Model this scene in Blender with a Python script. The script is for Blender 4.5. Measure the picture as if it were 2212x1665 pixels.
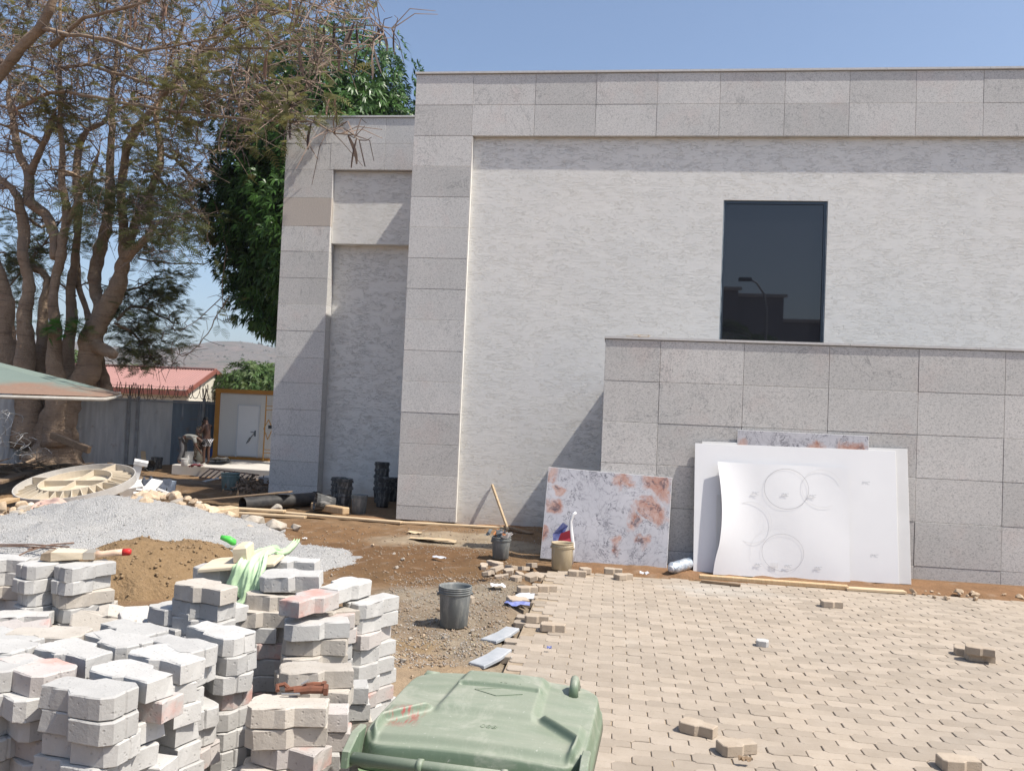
import bpy, bmesh, math, random
import numpy as np
from mathutils import Vector, Matrix, Euler

for o in list(bpy.data.objects):
    bpy.data.objects.remove(o, do_unlink=True)
SC = bpy.context.scene
COL = SC.collection
rng = random.Random(7)
nrs = np.random.RandomState(11)
R_ = math.radians

# ------------------------------------------------------------------ camera
W_, H_, F_ = 2212.0, 1665.0, 3100.0 / 1.73599
YAW, PITCH, ROLL = R_(7.1616), R_(1.8891), R_(2.4399)
CAM = np.array([0.0, 0.0, 2.0])
fw = np.array([-math.sin(YAW) * math.cos(PITCH), math.cos(YAW) * math.cos(PITCH), math.sin(PITCH)])
rt0 = np.array([math.cos(YAW), math.sin(YAW), 0.0])
up0 = np.cross(rt0, fw)
rt = rt0 * math.cos(ROLL) + up0 * math.sin(ROLL)
up = -rt0 * math.sin(ROLL) + up0 * math.cos(ROLL)

def ray(u, v):
    return fw + rt * (u - W_ / 2) / F_ - up * (v - H_ / 2) / F_
def atz(u, v, z=0.0):
    d = ray(u, v); p = CAM + d * ((z - CAM[2]) / d[2]); return Vector(p)
def aty(u, v, Y):
    d = ray(u, v); p = CAM + d * ((Y - CAM[1]) / d[1]); return Vector(p)
def atx(u, v, X):
    d = ray(u, v); p = CAM + d * ((X - CAM[0]) / d[0]); return Vector(p)
def proj(p):
    w = np.array(p, float) - CAM; z = w @ fw
    return W_ / 2 + F_ * (w @ rt) / z, H_ / 2 - F_ * (w @ up) / z

cam_d = bpy.data.cameras.new('camera')
cam_d.sensor_width = 36.0
cam_d.lens = 3100.0 / 3840.0 * 36.0
cam_d.clip_start = 0.05
cam_d.clip_end = 20000
cam = bpy.data.objects.new('camera', cam_d)
COL.objects.link(cam)
M = Matrix.Identity(4)
for i in range(3):
    M[i][0] = rt[i]; M[i][1] = up[i]; M[i][2] = -fw[i]; M[i][3] = CAM[i]
cam.matrix_world = M
SC.camera = cam

# ------------------------------------------------------------------ light
TO_SUN = Vector((3.83, -1.0, 6.0)).normalized()
SUN_EL = math.asin(TO_SUN.z)
world = bpy.data.worlds.new('World')
SC.world = world
world.use_nodes = True
nt = world.node_tree
nt.nodes.clear()
sky = nt.nodes.new('ShaderNodeTexSky')
sky.sky_type = 'NISHITA'
sky.sun_disc = False
sky.sun_elevation = SUN_EL
sky.sun_rotation = math.atan2(TO_SUN.x, TO_SUN.y)
sky.altitude = 400
sky.air_density = 1.0
sky.dust_density = 2.4
sky.ozone_density = 1.6
bg = nt.nodes.new('ShaderNodeBackground')
bg.inputs['Strength'].default_value = 0.110
wo = nt.nodes.new('ShaderNodeOutputWorld')
nt.links.new(sky.outputs[0], bg.inputs[0])
nt.links.new(bg.outputs[0], wo.inputs[0])
sd = bpy.data.lights.new('sun', 'SUN')
sd.energy = 4.0
sd.angle = R_(0.53)
sd.color = (1.0, 0.945, 0.865)
sun = bpy.data.objects.new('sun', sd)
COL.objects.link(sun)
sun.rotation_euler = TO_SUN.to_track_quat('Z', 'Y').to_euler()
vs = SC.view_settings
vs.view_transform = 'Standard'
vs.look = 'None'
vs.exposure = 0.72
vs.gamma = 1.0
vs.use_curve_mapping = False
SC.cycles.max_bounces = 6
SC.cycles.diffuse_bounces = 3
SC.cycles.glossy_bounces = 3
SC.cycles.transparent_max_bounces = 6

# ------------------------------------------------------------------ numpy noise
def _h(ix, iy, s):
    n = (ix.astype(np.int64) * 374761393 + iy.astype(np.int64) * 668265263 + s * 974711) & 0x7fffffff
    n = ((n ^ (n >> 13)) * 1274126177) & 0x7fffffff
    return ((n ^ (n >> 16)) & 0xffff) / 65535.0
def vnoise(x, y, s=0):
    x = np.asarray(x, float); y = np.asarray(y, float)
    ix = np.floor(x); iy = np.floor(y); fx = x - ix; fy = y - iy
    fx = fx * fx * (3 - 2 * fx); fy = fy * fy * (3 - 2 * fy)
    a = _h(ix, iy, s); b = _h(ix + 1, iy, s); c = _h(ix, iy + 1, s); d = _h(ix + 1, iy + 1, s)
    return (a * (1 - fx) + b * fx) * (1 - fy) + (c * (1 - fx) + d * fx) * fy
def fbm(x, y, o=4, s=0):
    r = 0; a = 0.5
    for i in range(o):
        r = r + a * vnoise(x * 2 ** i, y * 2 ** i, s + i * 17); a *= 0.5
    return r / (1 - 0.5 ** o)
def sstep(a, b, x):
    t = np.clip((x - a) / (b - a), 0, 1); return t * t * (3 - 2 * t)

# ------------------------------------------------------------------ mesh building
class MB:
    def __init__(s): s.v = []; s.f = []; s.m = []
    def add(s, vs, fs, mi=0):
        b = len(s.v); s.v.extend([tuple(p) for p in vs]); s.f.extend([tuple(i + b for i in f) for f in fs]); s.m.extend([mi] * len(fs)); return s
    def box(s, c, d, rot=None, mi=0, taper=None):
        x, y, z = d[0] / 2, d[1] / 2, d[2] / 2
        P = [Vector(p) for p in ((-x,-y,-z),(x,-y,-z),(x,y,-z),(-x,y,-z),(-x,-y,z),(x,-y,z),(x,y,z),(-x,y,z))]
        if taper: P = [Vector((p.x * (taper if p.z > 0 else 1), p.y * (taper if p.z > 0 else 1), p.z)) for p in P]
        if rot is not None: P = [rot @ p for p in P]
        c = Vector(c)
        return s.add([p + c for p in P], [(0,3,2,1),(4,5,6,7),(0,1,5,4),(1,2,6,5),(2,3,7,6),(3,0,4,7)], mi)
    def bbox(s, a, b, mi=0):
        a = Vector(a); b = Vector(b); return s.box((a + b) / 2, b - a, None, mi)
    def bar(s, a, b, w, h=None, mi=0, upv=(0,0,1)):
        a = Vector(a); b = Vector(b); d = b - a; L = d.length; d.normalize(); u = Vector(upv)
        if abs(d.dot(u)) > .98: u = Vector((0,1,0))
        x = u.cross(d).normalized(); y = d.cross(x)
        rot = Matrix((x, y, d)).transposed()
        return s.box((a + b) / 2, (w, h or w, L), rot, mi)
    def prism(s, out, z0, z1, bev=0.0, mi=0, M=None, closed_bottom=True):
        n = len(out); o = [Vector((p[0], p[1], 0)) for p in out]
        cx = sum((p for p in o), Vector()) / n
        def inset(d):
            r = []
            for i in range(n):
                p, q, t = o[i - 1], o[i], o[(i + 1) % n]
                e1 = (q - p).normalized(); e2 = (t - q).normalized()
                n1 = Vector((-e1.y, e1.x, 0)); n2 = Vector((-e2.y, e2.x, 0))
                m = n1 + n2
                k = m.dot(n1)
                r.append(q + m * (d / max(k, .35)))
            return r
        rings = []
        if bev > 0:
            rings = [[p + Vector((0,0,z0)) for p in inset(bev*.6)], [p + Vector((0,0,z0+bev*.6)) for p in o], [p + Vector((0,0,z1-bev)) for p in o], [p + Vector((0,0,z1)) for p in inset(bev)]]
        else:
            rings = [[p + Vector((0,0,z0)) for p in o], [p + Vector((0,0,z1)) for p in o]]
        vs = [p for r in rings for p in r]; fs = []
        for k in range(len(rings) - 1):
            for i in range(n):
                j = (i + 1) % n; fs.append((k*n+i, k*n+j, (k+1)*n+j, (k+1)*n+i))
        fs.append(tuple(range((len(rings)-1)*n, len(rings)*n)))
        if closed_bottom: fs.append(tuple(reversed(range(n))))
        if M is not None: vs = [M @ p for p in vs]
        return s.add(vs, fs, mi)
    def tube(s, pts, rad, n=6, mi=0, cap=True, flat=1.0, rough=0.0):
        pts = [Vector(p) for p in pts]
        if not hasattr(rad, '__len__'): rad = [rad] * len(pts)
        vs = []; fs = []; ref = None
        for i, p in enumerate(pts):
            d = (pts[min(i+1, len(pts)-1)] - pts[max(i-1, 0)])
            if d.length < 1e-9: d = Vector((0,0,1))
            d.normalize()
            if ref is None: ref = Vector((0,0,1)) if abs(d.z) < .9 else Vector((1,0,0))
            x = ref - d * ref.dot(d)
            if x.length < 1e-6: x = d.orthogonal()
            x.normalize(); ref = x; y = d.cross(x)
            for k in range(n):
                a = 2 * math.pi * k / n
                q = rad[i] * (1 + rough * (.5 * math.sin(2 * a + i * .37) + .4 * math.sin(3 * a - i * .61 + 1) + .35 * math.sin(5 * a + i * 1.13) + .5 * math.sin(i * .83 + 2 * math.sin(i * .31)))) if rough else rad[i]
                vs.append(p + x * (math.cos(a) * q) + y * (math.sin(a) * q * flat))
        for i in range(len(pts) - 1):
            for k in range(n):
                l = (k + 1) % n; fs.append((i*n+k, i*n+l, (i+1)*n+l, (i+1)*n+k))
        if cap: fs.append(tuple(reversed(range(n)))); fs.append(tuple(range((len(pts)-1)*n, len(pts)*n)))
        return s.add(vs, fs, mi)
    def lathe(s, prof, n=24, mi=0, M=None, sx=1.0, sy=1.0):
        vs = []; fs = []
        for r, z in prof:
            for k in range(n):
                a = 2 * math.pi * k / n; vs.append(Vector((r * math.cos(a) * sx, r * math.sin(a) * sy, z)))
        for i in range(len(prof) - 1):
            for k in range(n):
                l = (k + 1) % n; fs.append((i*n+k, i*n+l, (i+1)*n+l, (i+1)*n+k))
        if M is not None: vs = [M @ p for p in vs]
        return s.add(vs, fs, mi)
    def quad(s, a, b, c, d, mi=0): return s.add([a,b,c,d], [(0,1,2,3)], mi)
    def mesh(s, name, mats, smooth=False):
        me = bpy.data.meshes.new(name)
        me.from_pydata(s.v, [], s.f)
        if not isinstance(mats, (list, tuple)): mats = [mats]
        for m in mats: me.materials.append(m)
        if len(mats) > 1: me.polygons.foreach_set('material_index', s.m)
        if smooth: me.polygons.foreach_set('use_smooth', [True] * len(me.polygons))
        me.update()
        return me
    def build(s, name, mats, parent=None, smooth=False, **kw):
        return put(name, s.mesh(name, mats, smooth), parent, **kw)

def put(name, me, parent=None, loc=None, rot=None, kind=None, label=None, scale=None):
    o = bpy.data.objects.new(name, me); COL.objects.link(o)
    if parent is not None: o.parent = parent
    if loc is not None: o.location = loc
    if rot is not None: o.rotation_euler = rot
    if scale is not None: o.scale = (scale,)*3 if not hasattr(scale, '__len__') else scale
    if kind: o['kind'] = kind
    if label: o['label'] = label
    return o
def tag(o, label, cat, group=None, kind=None):
    if label: o['label'] = label
    if cat: o['category'] = cat
    if group: o['group'] = group
    if kind: o['kind'] = kind
    return o
def thing(name, label, cat, loc=(0,0,0), rot=None, group=None):
    o = bpy.data.objects.new(name, None); COL.objects.link(o); o.empty_display_size = .1
    o.location = loc
    if rot is not None: o.rotation_euler = rot
    return tag(o, label, cat, group)
def copy_tree(o, parent=None):
    c = o.copy(); COL.objects.link(c)
    if parent is not None: c.parent = parent
    for ch in list(o.children): copy_tree(ch, c)
    return c
def npmesh(name, V, Fq, mats, smooth=False, col=None, colname='col'):
    V = np.asarray(V, np.float32); Fq = np.asarray(Fq, np.int32); k = Fq.shape[1]
    me = bpy.data.meshes.new(name)
    me.vertices.add(len(V)); me.vertices.foreach_set('co', V.ravel())
    me.loops.add(Fq.size); me.loops.foreach_set('vertex_index', Fq.ravel())
    me.polygons.add(len(Fq)); me.polygons.foreach_set('loop_start', np.arange(0, Fq.size, k, dtype=np.int32))
    if smooth: me.polygons.foreach_set('use_smooth', np.ones(len(Fq), bool))
    me.update(calc_edges=True)
    for m in (mats if isinstance(mats, (list, tuple)) else [mats]): me.materials.append(m)
    if col is not None:
        a = me.color_attributes.new(colname, 'FLOAT_COLOR', 'POINT'); a.data.foreach_set('color', np.asarray(col, np.float32).ravel())
    return me
def rotz(a): return Matrix.Rotation(a, 4, 'Z')

# ------------------------------------------------------------------ materials
class NT:
    def __init__(s, name):
        s.m = bpy.data.materials.new(name); s.m.use_nodes = True; s.t = s.m.node_tree; s.t.nodes.clear()
        s.out = s.n('ShaderNodeOutputMaterial'); s.p = s.n('ShaderNodeBsdfPrincipled'); s.l(s.p.outputs[0], s.out.inputs[0])
    def n(s, t, **kw):
        x = s.t.nodes.new(t)
        for k, v in kw.items(): setattr(x, k, v)
        return x
    def l(s, a, b): s.t.links.new(a, b)
    def coord(s, which='Object', scale=(1,1,1), rot=(0,0,0)):
        if which == 'World': o = s.n('ShaderNodeNewGeometry').outputs['Position']
        else: o = s.n('ShaderNodeTexCoord').outputs[which]
        mp = s.n('ShaderNodeMapping'); mp.inputs['Scale'].default_value = scale; mp.inputs['Rotation'].default_value = rot
        s.l(o, mp.inputs[0]); return mp.outputs[0]
    def noise(s, co, scale, detail=4, rough=.55, dist=0):
        x = s.n('ShaderNodeTexNoise'); x.inputs['Scale'].default_value = scale; x.inputs['Detail'].default_value = detail
        x.inputs['Roughness'].default_value = rough; x.inputs['Distortion'].default_value = dist; s.l(co, x.inputs['Vector']); return x.outputs['Fac']
    def vor(s, co, scale, feature='F1', out='Distance', rnd=1.0):
        x = s.n('ShaderNodeTexVoronoi', feature=feature); x.inputs['Scale'].default_value = scale; x.inputs['Randomness'].default_value = rnd
        s.l(co, x.inputs['Vector']); return x.outputs[out]
    def ramp(s, f, stops):
        x = s.n('ShaderNodeValToRGB'); e = x.color_ramp.elements
        while len(e) < len(stops): e.new(0.5)
        for i, (p, c) in enumerate(stops):
            e[i].position = p; e[i].color = (c, c, c, 1) if not hasattr(c, '__len__') else tuple(c) + (1,)
        s.l(f, x.inputs[0]); return x.outputs[0]
    def mix(s, f, a, b, mode='MIX'):
        x = s.n('ShaderNodeMix', data_type='RGBA', blend_type=mode)
        for i, v in ((0, f), (6, a), (7, b)):
            sock = x.inputs[i]
            if hasattr(v, 'links'): s.l(v, sock)
            elif hasattr(v, '__len__'): sock.default_value = tuple(v) + (1,) if len(v) == 3 else v
            else: sock.default_value = v if i == 0 else (v, v, v, 1)
        return x.outputs[2]
    def math(s, op, a, b=0.0):
        x = s.n('ShaderNodeMath', operation=op)
        for sock, v in ((x.inputs[0], a), (x.inputs[1], b)):
            if hasattr(v, 'links'): s.l(v, sock)
            else: sock.default_value = v
        return x.outputs[0]
    def rand(s): return s.n('ShaderNodeObjectInfo').outputs['Random']
    def attr(s, name): return s.n('ShaderNodeAttribute', attribute_name=name).outputs['Color']
    def bump(s, h, strength=.3, dist=.01, prev=None):
        x = s.n('ShaderNodeBump'); x.inputs['Strength'].default_value = strength; x.inputs['Distance'].default_value = dist
        s.l(h, x.inputs['Height'])
        if prev is not None: s.l(prev, x.inputs['Normal'])
        return x.outputs[0]
    def done(s, color=None, rough=.8, normal=None, metal=0.0, spec=None, ior=None):
        if color is not None:
            if hasattr(color, 'links'): s.l(color, s.p.inputs['Base Color'])
            else: s.p.inputs['Base Color'].default_value = tuple(color) + (1,)
        if hasattr(rough, 'links'): s.l(rough, s.p.inputs['Roughness'])
        else: s.p.inputs['Roughness'].default_value = rough
        if normal is not None: s.l(normal, s.p.inputs['Normal'])
        s.p.inputs['Metallic'].default_value = metal
        if spec is not None: s.p.inputs['Specular IOR Level'].default_value = spec
        if ior is not None: s.p.inputs['IOR'].default_value = ior
        return s.m

def simple(name, c, c2=None, scale=6, rough=.8, bump=0, bscale=40, bdist=.005, which='Object', metal=0, rnd=0, spec=.3, stretch=(1,1,1), detail=5):
    t = NT(name); co = t.coord(which, stretch)
    col = tuple(c)
    if c2 is not None:
        f = t.ramp(t.noise(co, scale, detail, .6), [(.32, 0), (.68, 1)]); col = t.mix(f, c, c2)
    if rnd:
        x = t.n('ShaderNodeMapRange'); x.inputs[3].default_value = 1 - rnd; x.inputs[4].default_value = 1 + rnd; t.l(t.rand(), x.inputs[0])
        cc = t.n('ShaderNodeCombineColor'); 
        for i in range(3): t.l(x.outputs[0], cc.inputs[i])
        col = t.mix(1.0, col, cc.outputs[0], 'MULTIPLY')
    nm = None
    if bump: nm = t.bump(t.noise(co, bscale, 5, .65), bump, bdist)
    return t.done(col, rough, nm, metal, spec)
# ------------------------------------------------------------------ setting materials
def granite():
    t = NT('speckled_granite'); co = t.coord('World')
    wob = t.noise(co, 9, 3)
    cs = t.coord('World', (1, 1, 1.5), (0, .5, 0))
    flake = t.ramp(t.noise(cs, 40, 4, .75, 1.1), [(.53, 0), (.62, 1)])
    flake2 = t.ramp(t.noise(t.coord('World', (1, 1, 1.6), (0, -.6, 0)), 46, 3, .7, .9), [(.55, 0), (.63, 1)])
    fl = t.math('MAXIMUM', flake, t.math('MULTIPLY', flake2, .8))
    base = t.mix(t.ramp(t.noise(co, .9, 4), [(.35, 0), (.7, 1)]), (.62, .60, .57), (.555, .545, .52))
    pink = t.mix(t.math('MULTIPLY', t.ramp(t.noise(co, 1.7, 3), [(.56, 0), (.7, 1)]), .55), base, (.60, .535, .50))
    sp = t.mix(t.math('MULTIPLY', fl, .66), pink, (.19, .19, .19))
    vein = t.noise(co, 1.1, 5, .65, 1.6)
    vn = t.ramp(t.math('ABSOLUTE', t.math('SUBTRACT', vein, .5)), [(.002, 1), (.011, 0)])
    msk = t.ramp(t.noise(co, .75, 2), [(.46, 0), (.56, 1)])
    c = t.mix(t.math('MULTIPLY', t.math('MULTIPLY', vn, msk), .45), sp, (.2, .2, .2))
    x = t.n('ShaderNodeMapRange'); x.inputs[3].default_value = .9; x.inputs[4].default_value = 1.08; t.l(t.rand(), x.inputs[0])
    cc = t.n('ShaderNodeCombineColor')
    for i in range(3): t.l(x.outputs[0], cc.inputs[i])
    c = t.mix(1.0, c, cc.outputs[0], 'MULTIPLY')
    nm = t.bump(t.noise(co, 60, 4, .7), .35, .004)
    return t.done(c, .75, nm, 0, .3)
M_GRAN = granite()
M_GRANB = simple('ochre_stained_granite', (.53, .475, .42), (.40, .36, .32), 45, .8, .2, 60, .003, 'World', detail=4)

def stucco():
    t = NT('trowelled_stucco'); co = t.coord('World')
    warp = t.n('ShaderNodeMix', data_type='VECTOR')
    n1 = t.noise(t.coord('World', (4.0, 4.0, 24.0)), 1.0, 4, .5, .7)
    stroke = t.ramp(t.math('ABSOLUTE', t.math('SUBTRACT', n1, .5)), [(.002, 1), (.018, 0)])
    n3 = t.noise(t.coord('World', (6.5, 6.5, 36.0)), 1.0, 3, .5, .9)
    stroke2 = t.ramp(t.math('ABSOLUTE', t.math('SUBTRACT', n3, .47)), [(.002, 1), (.020, 0)])
    gate = t.ramp(t.noise(t.coord('World', (2.4, 2.4, 5.0)), 1.0, 4), [(.455, 0), (.56, 1)])
    gate2 = t.ramp(t.noise(t.coord('World', (3.4, 3.4, 6.0)), 1.3, 4), [(.455, 0), (.56, 1)])
    stroke = t.math('MAXIMUM', t.math('MULTIPLY', stroke, gate), t.math('MULTIPLY', stroke2, gate2))
    n2 = t.noise(t.coord('World', (5, 5, 40)), 1.0, 4, .6, .5)
    h = t.math('ADD', t.math('MULTIPLY', stroke, -1.1), t.math('MULTIPLY', n2, .30))
    big = t.noise(co, 1.1, 3)
    h = t.math('ADD', h, t.math('MULTIPLY', big, 1.3))
    nm = t.bump(h, .62, .016)
    blot = t.ramp(t.noise(co, .55, 4, .6), [(.35, 0), (.68, 1)])
    c = t.mix(blot, (.745, .725, .68), (.705, .695, .66))
    c = t.mix(t.math('MULTIPLY', stroke, .045), c, (.40, .39, .38))
    # splash dirt close to the ground
    geo = t.n('ShaderNodeNewGeometry'); sx = t.n('ShaderNodeSeparateXYZ'); t.l(geo.outputs['Position'], sx.inputs[0])
    dirt = t.math('MULTIPLY', t.ramp(sx.outputs[2], [(.05, 1), (.45, 0)]), t.noise(co, 5, 4))
    c = t.mix(t.math('MULTIPLY', dirt, .7), c, (.48, .38, .27))
    return t.done(c, .85, nm, 0, .25)
M_STUC = stucco()
M_PLAST = simple('smooth_grey_plaster', (.63, .63, .62), (.57, .57, .56), 2.0, .85, .15, 30, .004, 'World')
M_WHITEEDGE = simple('cream_plaster_reveal', (.74, .72, .67), (.66, .63, .57), 5, .85, .15, 60, .003, 'World')
M_CORE = simple('dark_joint_backing', (.24, .235, .225), None, rough=.95)
M_COPE = simple('pale_stone_coping', (.60, .59, .57), (.5, .49, .48), 20, .7, .1, 80, .002, 'World')
M_ALU = simple('dark_aluminium', (.07, .085, .10), None, rough=.35, metal=.7)
M_SEAL = simple('blue_grey_sealant', (.16, .21, .26), (.3, .33, .35), 30, .6)
tg = NT('tinted_glass'); M_GLASS = tg.done((.014, .015, .019), .015, None, 0, .62, 1.62)

def ground_mat():
    t = NT('bare_earth'); co = t.coord('World'); c = t.attr('col')
    n = t.noise(co, 3.2, 6, .65); f = t.noise(co, 26, 5, .7); g = t.noise(co, 110, 3, .7)
    k = t.math('ADD', t.math('MULTIPLY', n, .55), t.math('ADD', t.math('MULTIPLY', f, .38), t.math('MULTIPLY', g, .25)))
    x = t.n('ShaderNodeMapRange'); x.inputs[1].default_value = .3; x.inputs[2].default_value = .88; x.inputs[3].default_value = .45; x.inputs[4].default_value = 1.5; t.l(k, x.inputs[0])
    cc = t.n('ShaderNodeCombineColor')
    for i in range(3): t.l(x.outputs[0], cc.inputs[i])
    c = t.mix(1.0, c, cc.outputs[0], 'MULTIPLY')
    nm = t.bump(t.math('ADD', f, t.math('MULTIPLY', g, .5)), .8, .025)
    return t.done(c, .92, nm, 0, .2)
M_GROUND = ground_mat()

def concrete(name, c, c2, pit=.25, stain=None, rnd=.1):
    t = NT(name); co = t.coord('Object')
    rv = t.n('ShaderNodeVectorMath', operation='ADD'); cmb = t.n('ShaderNodeCombineXYZ'); r10 = t.math('MULTIPLY', t.rand(), 37.0)
    for i in range(3): t.l(r10, cmb.inputs[i])
    t.l(co, rv.inputs[0]); t.l(cmb.outputs[0], rv.inputs[1]); co = rv.outputs[0]
    f = t.ramp(t.noise(co, 9, 6, .65), [(.3, 0), (.7, 1)])
    col = t.mix(f, c, c2)
    pits = t.ramp(t.vor(co, 55), [(.10, 1), (.24, 0)])
    col = t.mix(t.math('MULTIPLY', pits, pit), col, tuple(v * .45 for v in c))
    if stain:
        s = t.ramp(t.noise(co, 7, 4, .6), [(.5, 0), (.66, 1)]); col = t.mix(t.math('MULTIPLY', s, .75), col, stain)
    x = t.n('ShaderNodeMapRange'); x.inputs[3].default_value = 1 - rnd; x.inputs[4].default_value = 1 + rnd; t.l(t.rand(), x.inputs[0])
    cc = t.n('ShaderNodeCombineColor')
    for i in range(3): t.l(x.outputs[0], cc.inputs[i])
    col = t.mix(1.0, col, cc.outputs[0], 'MULTIPLY')
    h = t.math('ADD', t.noise(co, 60, 5, .7), t.math('MULTIPLY', pits, -.5))
    return t.done(col, .9, t.bump(h, .5, .004), 0, .2)
M_BLOCK = concrete('grey_concrete', (.405, .395, .375), (.49, .48, .455))
M_BLOCKP = concrete('red_dusted_concrete', (.41, .375, .35), (.48, .445, .415), .3, (.52, .27, .22))
M_BLOCKW = concrete('warm_concrete', (.41, .37, .315), (.49, .45, .395), .3)

def paving():
    t = NT('dusty_beige_paving'); co = t.coord('World')
    a = t.attr('tint')
    f = t.ramp(t.noise(co, 5, 6, .65), [(.3, 0), (.72, 1)])
    col = t.mix(f, (.33, .275, .215), (.39, .33, .265))
    big = t.ramp(t.noise(co, .55, 4, .6), [(.4, 0), (.7, 1)])
    col = t.mix(t.math('MULTIPLY', big, .35), col, (.31, .275, .235))
    col = t.mix(t.math('MULTIPLY', t.ramp(t.noise(co, 38, 4, .7), [(.55, 0), (.75, 1)]), .3), col, (.22, .17, .125))
    dm = t.n('ShaderNodeVectorMath', operation='DISTANCE'); dv = t.n('ShaderNodeVectorMath', operation='MULTIPLY'); dv.inputs[1].default_value = (.55, 1, 1); t.l(co, dv.inputs[0]); t.l(dv.outputs[0], dm.inputs[0]); dm.inputs[1].default_value = (.75, 10.1, 0)
    cem = t.math('MULTIPLY', t.ramp(t.math('ADD', dm.outputs['Value'], t.math('MULTIPLY', t.noise(co, 1.6, 5, .65), 1.1)), [(.55, 1), (1.0, 0)]), .6)
    col = t.mix(cem, col, (.46, .435, .39))
    spill = t.ramp(t.noise(co, 1.05, 6, .68, .4), [(.60, 0), (.70, .45)])
    col = t.mix(spill, col, (.42, .375, .315))
    x = t.n('ShaderNodeMapRange'); x.inputs[3].default_value = .86; x.inputs[4].default_value = 1.10
    rr = t.n('ShaderNodeSeparateColor'); t.l(a, rr.inputs[0])
    t.l(t.math('FRACT', t.math('ADD', rr.outputs[0], t.rand())), x.inputs[0])
    cc = t.n('ShaderNodeCombineColor')
    for i in range(3): t.l(x.outputs[0], cc.inputs[i])
    col = t.mix(1.0, col, cc.outputs[0], 'MULTIPLY')
    return t.done(col, .9, t.bump(t.noise(co, 55, 5, .7), .4, .005), 0, .15)
M_PAVE = paving()
M_JOINT = simple('joint_sand', (.27, .21, .145), (.36, .29, .21), 14, .95, .4, 60, .01, 'World')
M_WOOD = simple('raw_timber', (.52, .38, .23), (.42, .28, .15), 5, .8, .25, 30, .004, 'Object', stretch=(1, 1, 12), rnd=.12)
M_WOODX = simple('sun_bleached_plank', (.60, .47, .31), (.46, .34, .21), 4, .85, .25, 40, .004, 'World', stretch=(.6, 6, 6), rnd=.12)
M_WOODD = simple('weathered_beam', (.27, .19, .12), (.17, .12, .08), 6, .9, .4, 30, .008, 'World', stretch=(1, 4, 4), rnd=.15)
M_ROCK = simple('broken_stone', (.50, .45, .38), (.36, .31, .25), 7, .92, .5, 35, .01, 'Object', rnd=.2)
M_ROCKT = simple('tan_rubble', (.56, .44, .31), (.42, .31, .21), 8, .95, .5, 30, .01, 'Object', rnd=.18)
M_WHITEP = simple('white_plastic', (.80, .79, .77), (.7, .69, .66), 6, .4, 0, spec=.5)
M_BLACKP = simple('black_plastic', (.025, .025, .027), (.06, .057, .053), 9, .5, .1, 30, .003)
M_STEEL = simple('rusty_steel', (.12, .085, .07), (.20, .12, .08), 12, .7, .2, 60, .002)

# ------------------------------------------------------------------ ground
def axis(lo, hi, step, far):
    core = np.arange(lo, hi + step / 2, step); g = []; d = step * 1.5; p = 0
    while p < far: p += d; g.append(p); d *= 1.28
    g = np.array(g); return np.concatenate([(lo - g)[::-1], core, hi + g])
GX = axis(-19, 6.2, .085, 2600); GY = axis(1.2, 32, .085, 2600)
X, Y = np.meshgrid(GX, GY)
PAVE_X0, PAVE_Y1 = -.80, 10.74
def base_h(x, y):
    return -.52 * sstep(17.2, 25.5, y) * sstep(-4.6, -7.6, x)
def ground_h(x, y):
    z = base_h(x, y) + (fbm(x * 1.3, y * 1.3, 4, 3) - .5) * .07 + (fbm(x * 5, y * 5, 3, 9) - .5) * .05 - .02 * np.exp(-((fbm(x * .7 + 5, y * .7, 3, 55) - .5) / .03) ** 2)
    inp = sstep(-1.02, -.80, x) * sstep(10.95, 10.78, y)
    z = z * (1 - inp) + (-.075) * inp
    wall = sstep(11.2, 11.6, y) * sstep(-.6, -.2, x)
    z = z * (1 - wall) + .03 * wall
    return z
Z = ground_h(X, Y)
far_m = (np.maximum(np.abs(X + 6) - 14, 0) + np.maximum(np.abs(Y - 16) - 18, 0)) > 0
Z = np.where(far_m, base_h(X, Y) - .02, Z)
wx = X + (fbm(X * .9, Y * .9, 3, 5) - .5) * 1.6; wy = Y + (fbm(X * .9, Y * .9, 3, 6) - .5) * 1.6
def zone(u, v, rx, ry, soft=.5):
    p = atz(u, v); d = np.sqrt(((wx - p.x) / rx) ** 2 + ((wy - p.y) / ry) ** 2); return (1 - sstep(1 - soft, 1 + soft * .6, d))[..., None]
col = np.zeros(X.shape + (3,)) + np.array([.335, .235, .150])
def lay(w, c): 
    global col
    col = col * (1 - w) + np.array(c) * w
lay(zone(1000, 1350, 1.5, 1.6), (.36, .30, .235))
lay(zone(980, 1230, 1.9, 1.3), (.25, .165, .095))
lay(zone(860, 1190, 1.6, 1.1), (.24, .150, .085))
lay(zone(700, 1150, 1.6, .8), (.30, .195, .115))
lay(zone(1060, 1395, .75, .9, .4), (.42, .38, .32))
lay(zone(1060, 1300, .85, .8, .5), (.40, .37, .32))
lay(zone(900, 1440, .9, .55, .5), (.50, .40, .29))
lay(zone(830, 1560, .6, 1.2, .5), (.50, .41, .31))
lay(zone(880, 1385, .5, .3, .5), (.40, .31, .20))
lay(zone(1030, 1170, 1.5, .75, .35), (.50, .45, .37))
lay(zone(930, 1165, .8, .5, .4), (.47, .41, .33))
lay(zone(1010, 1128, 2.0, .16, .5), (.36, .20, .11))
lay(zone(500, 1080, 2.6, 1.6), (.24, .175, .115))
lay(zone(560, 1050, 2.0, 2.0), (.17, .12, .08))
lay(sstep(10.7, 10.95, Y)[..., None] * sstep(11.75, 11.5, Y)[..., None] * sstep(-.9, -.3, X)[..., None] * (.45 + .55 * fbm(X * 2, Y * 2, 3, 40))[..., None], (.38, .235, .145))
speck = (vnoise(X * 11, Y * 11, 77) > .86)[..., None] * .30
col = col * np.array([.64, .575, .49])
col = col * (1 - speck) + np.array([.36, .30, .235]) * speck
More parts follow.
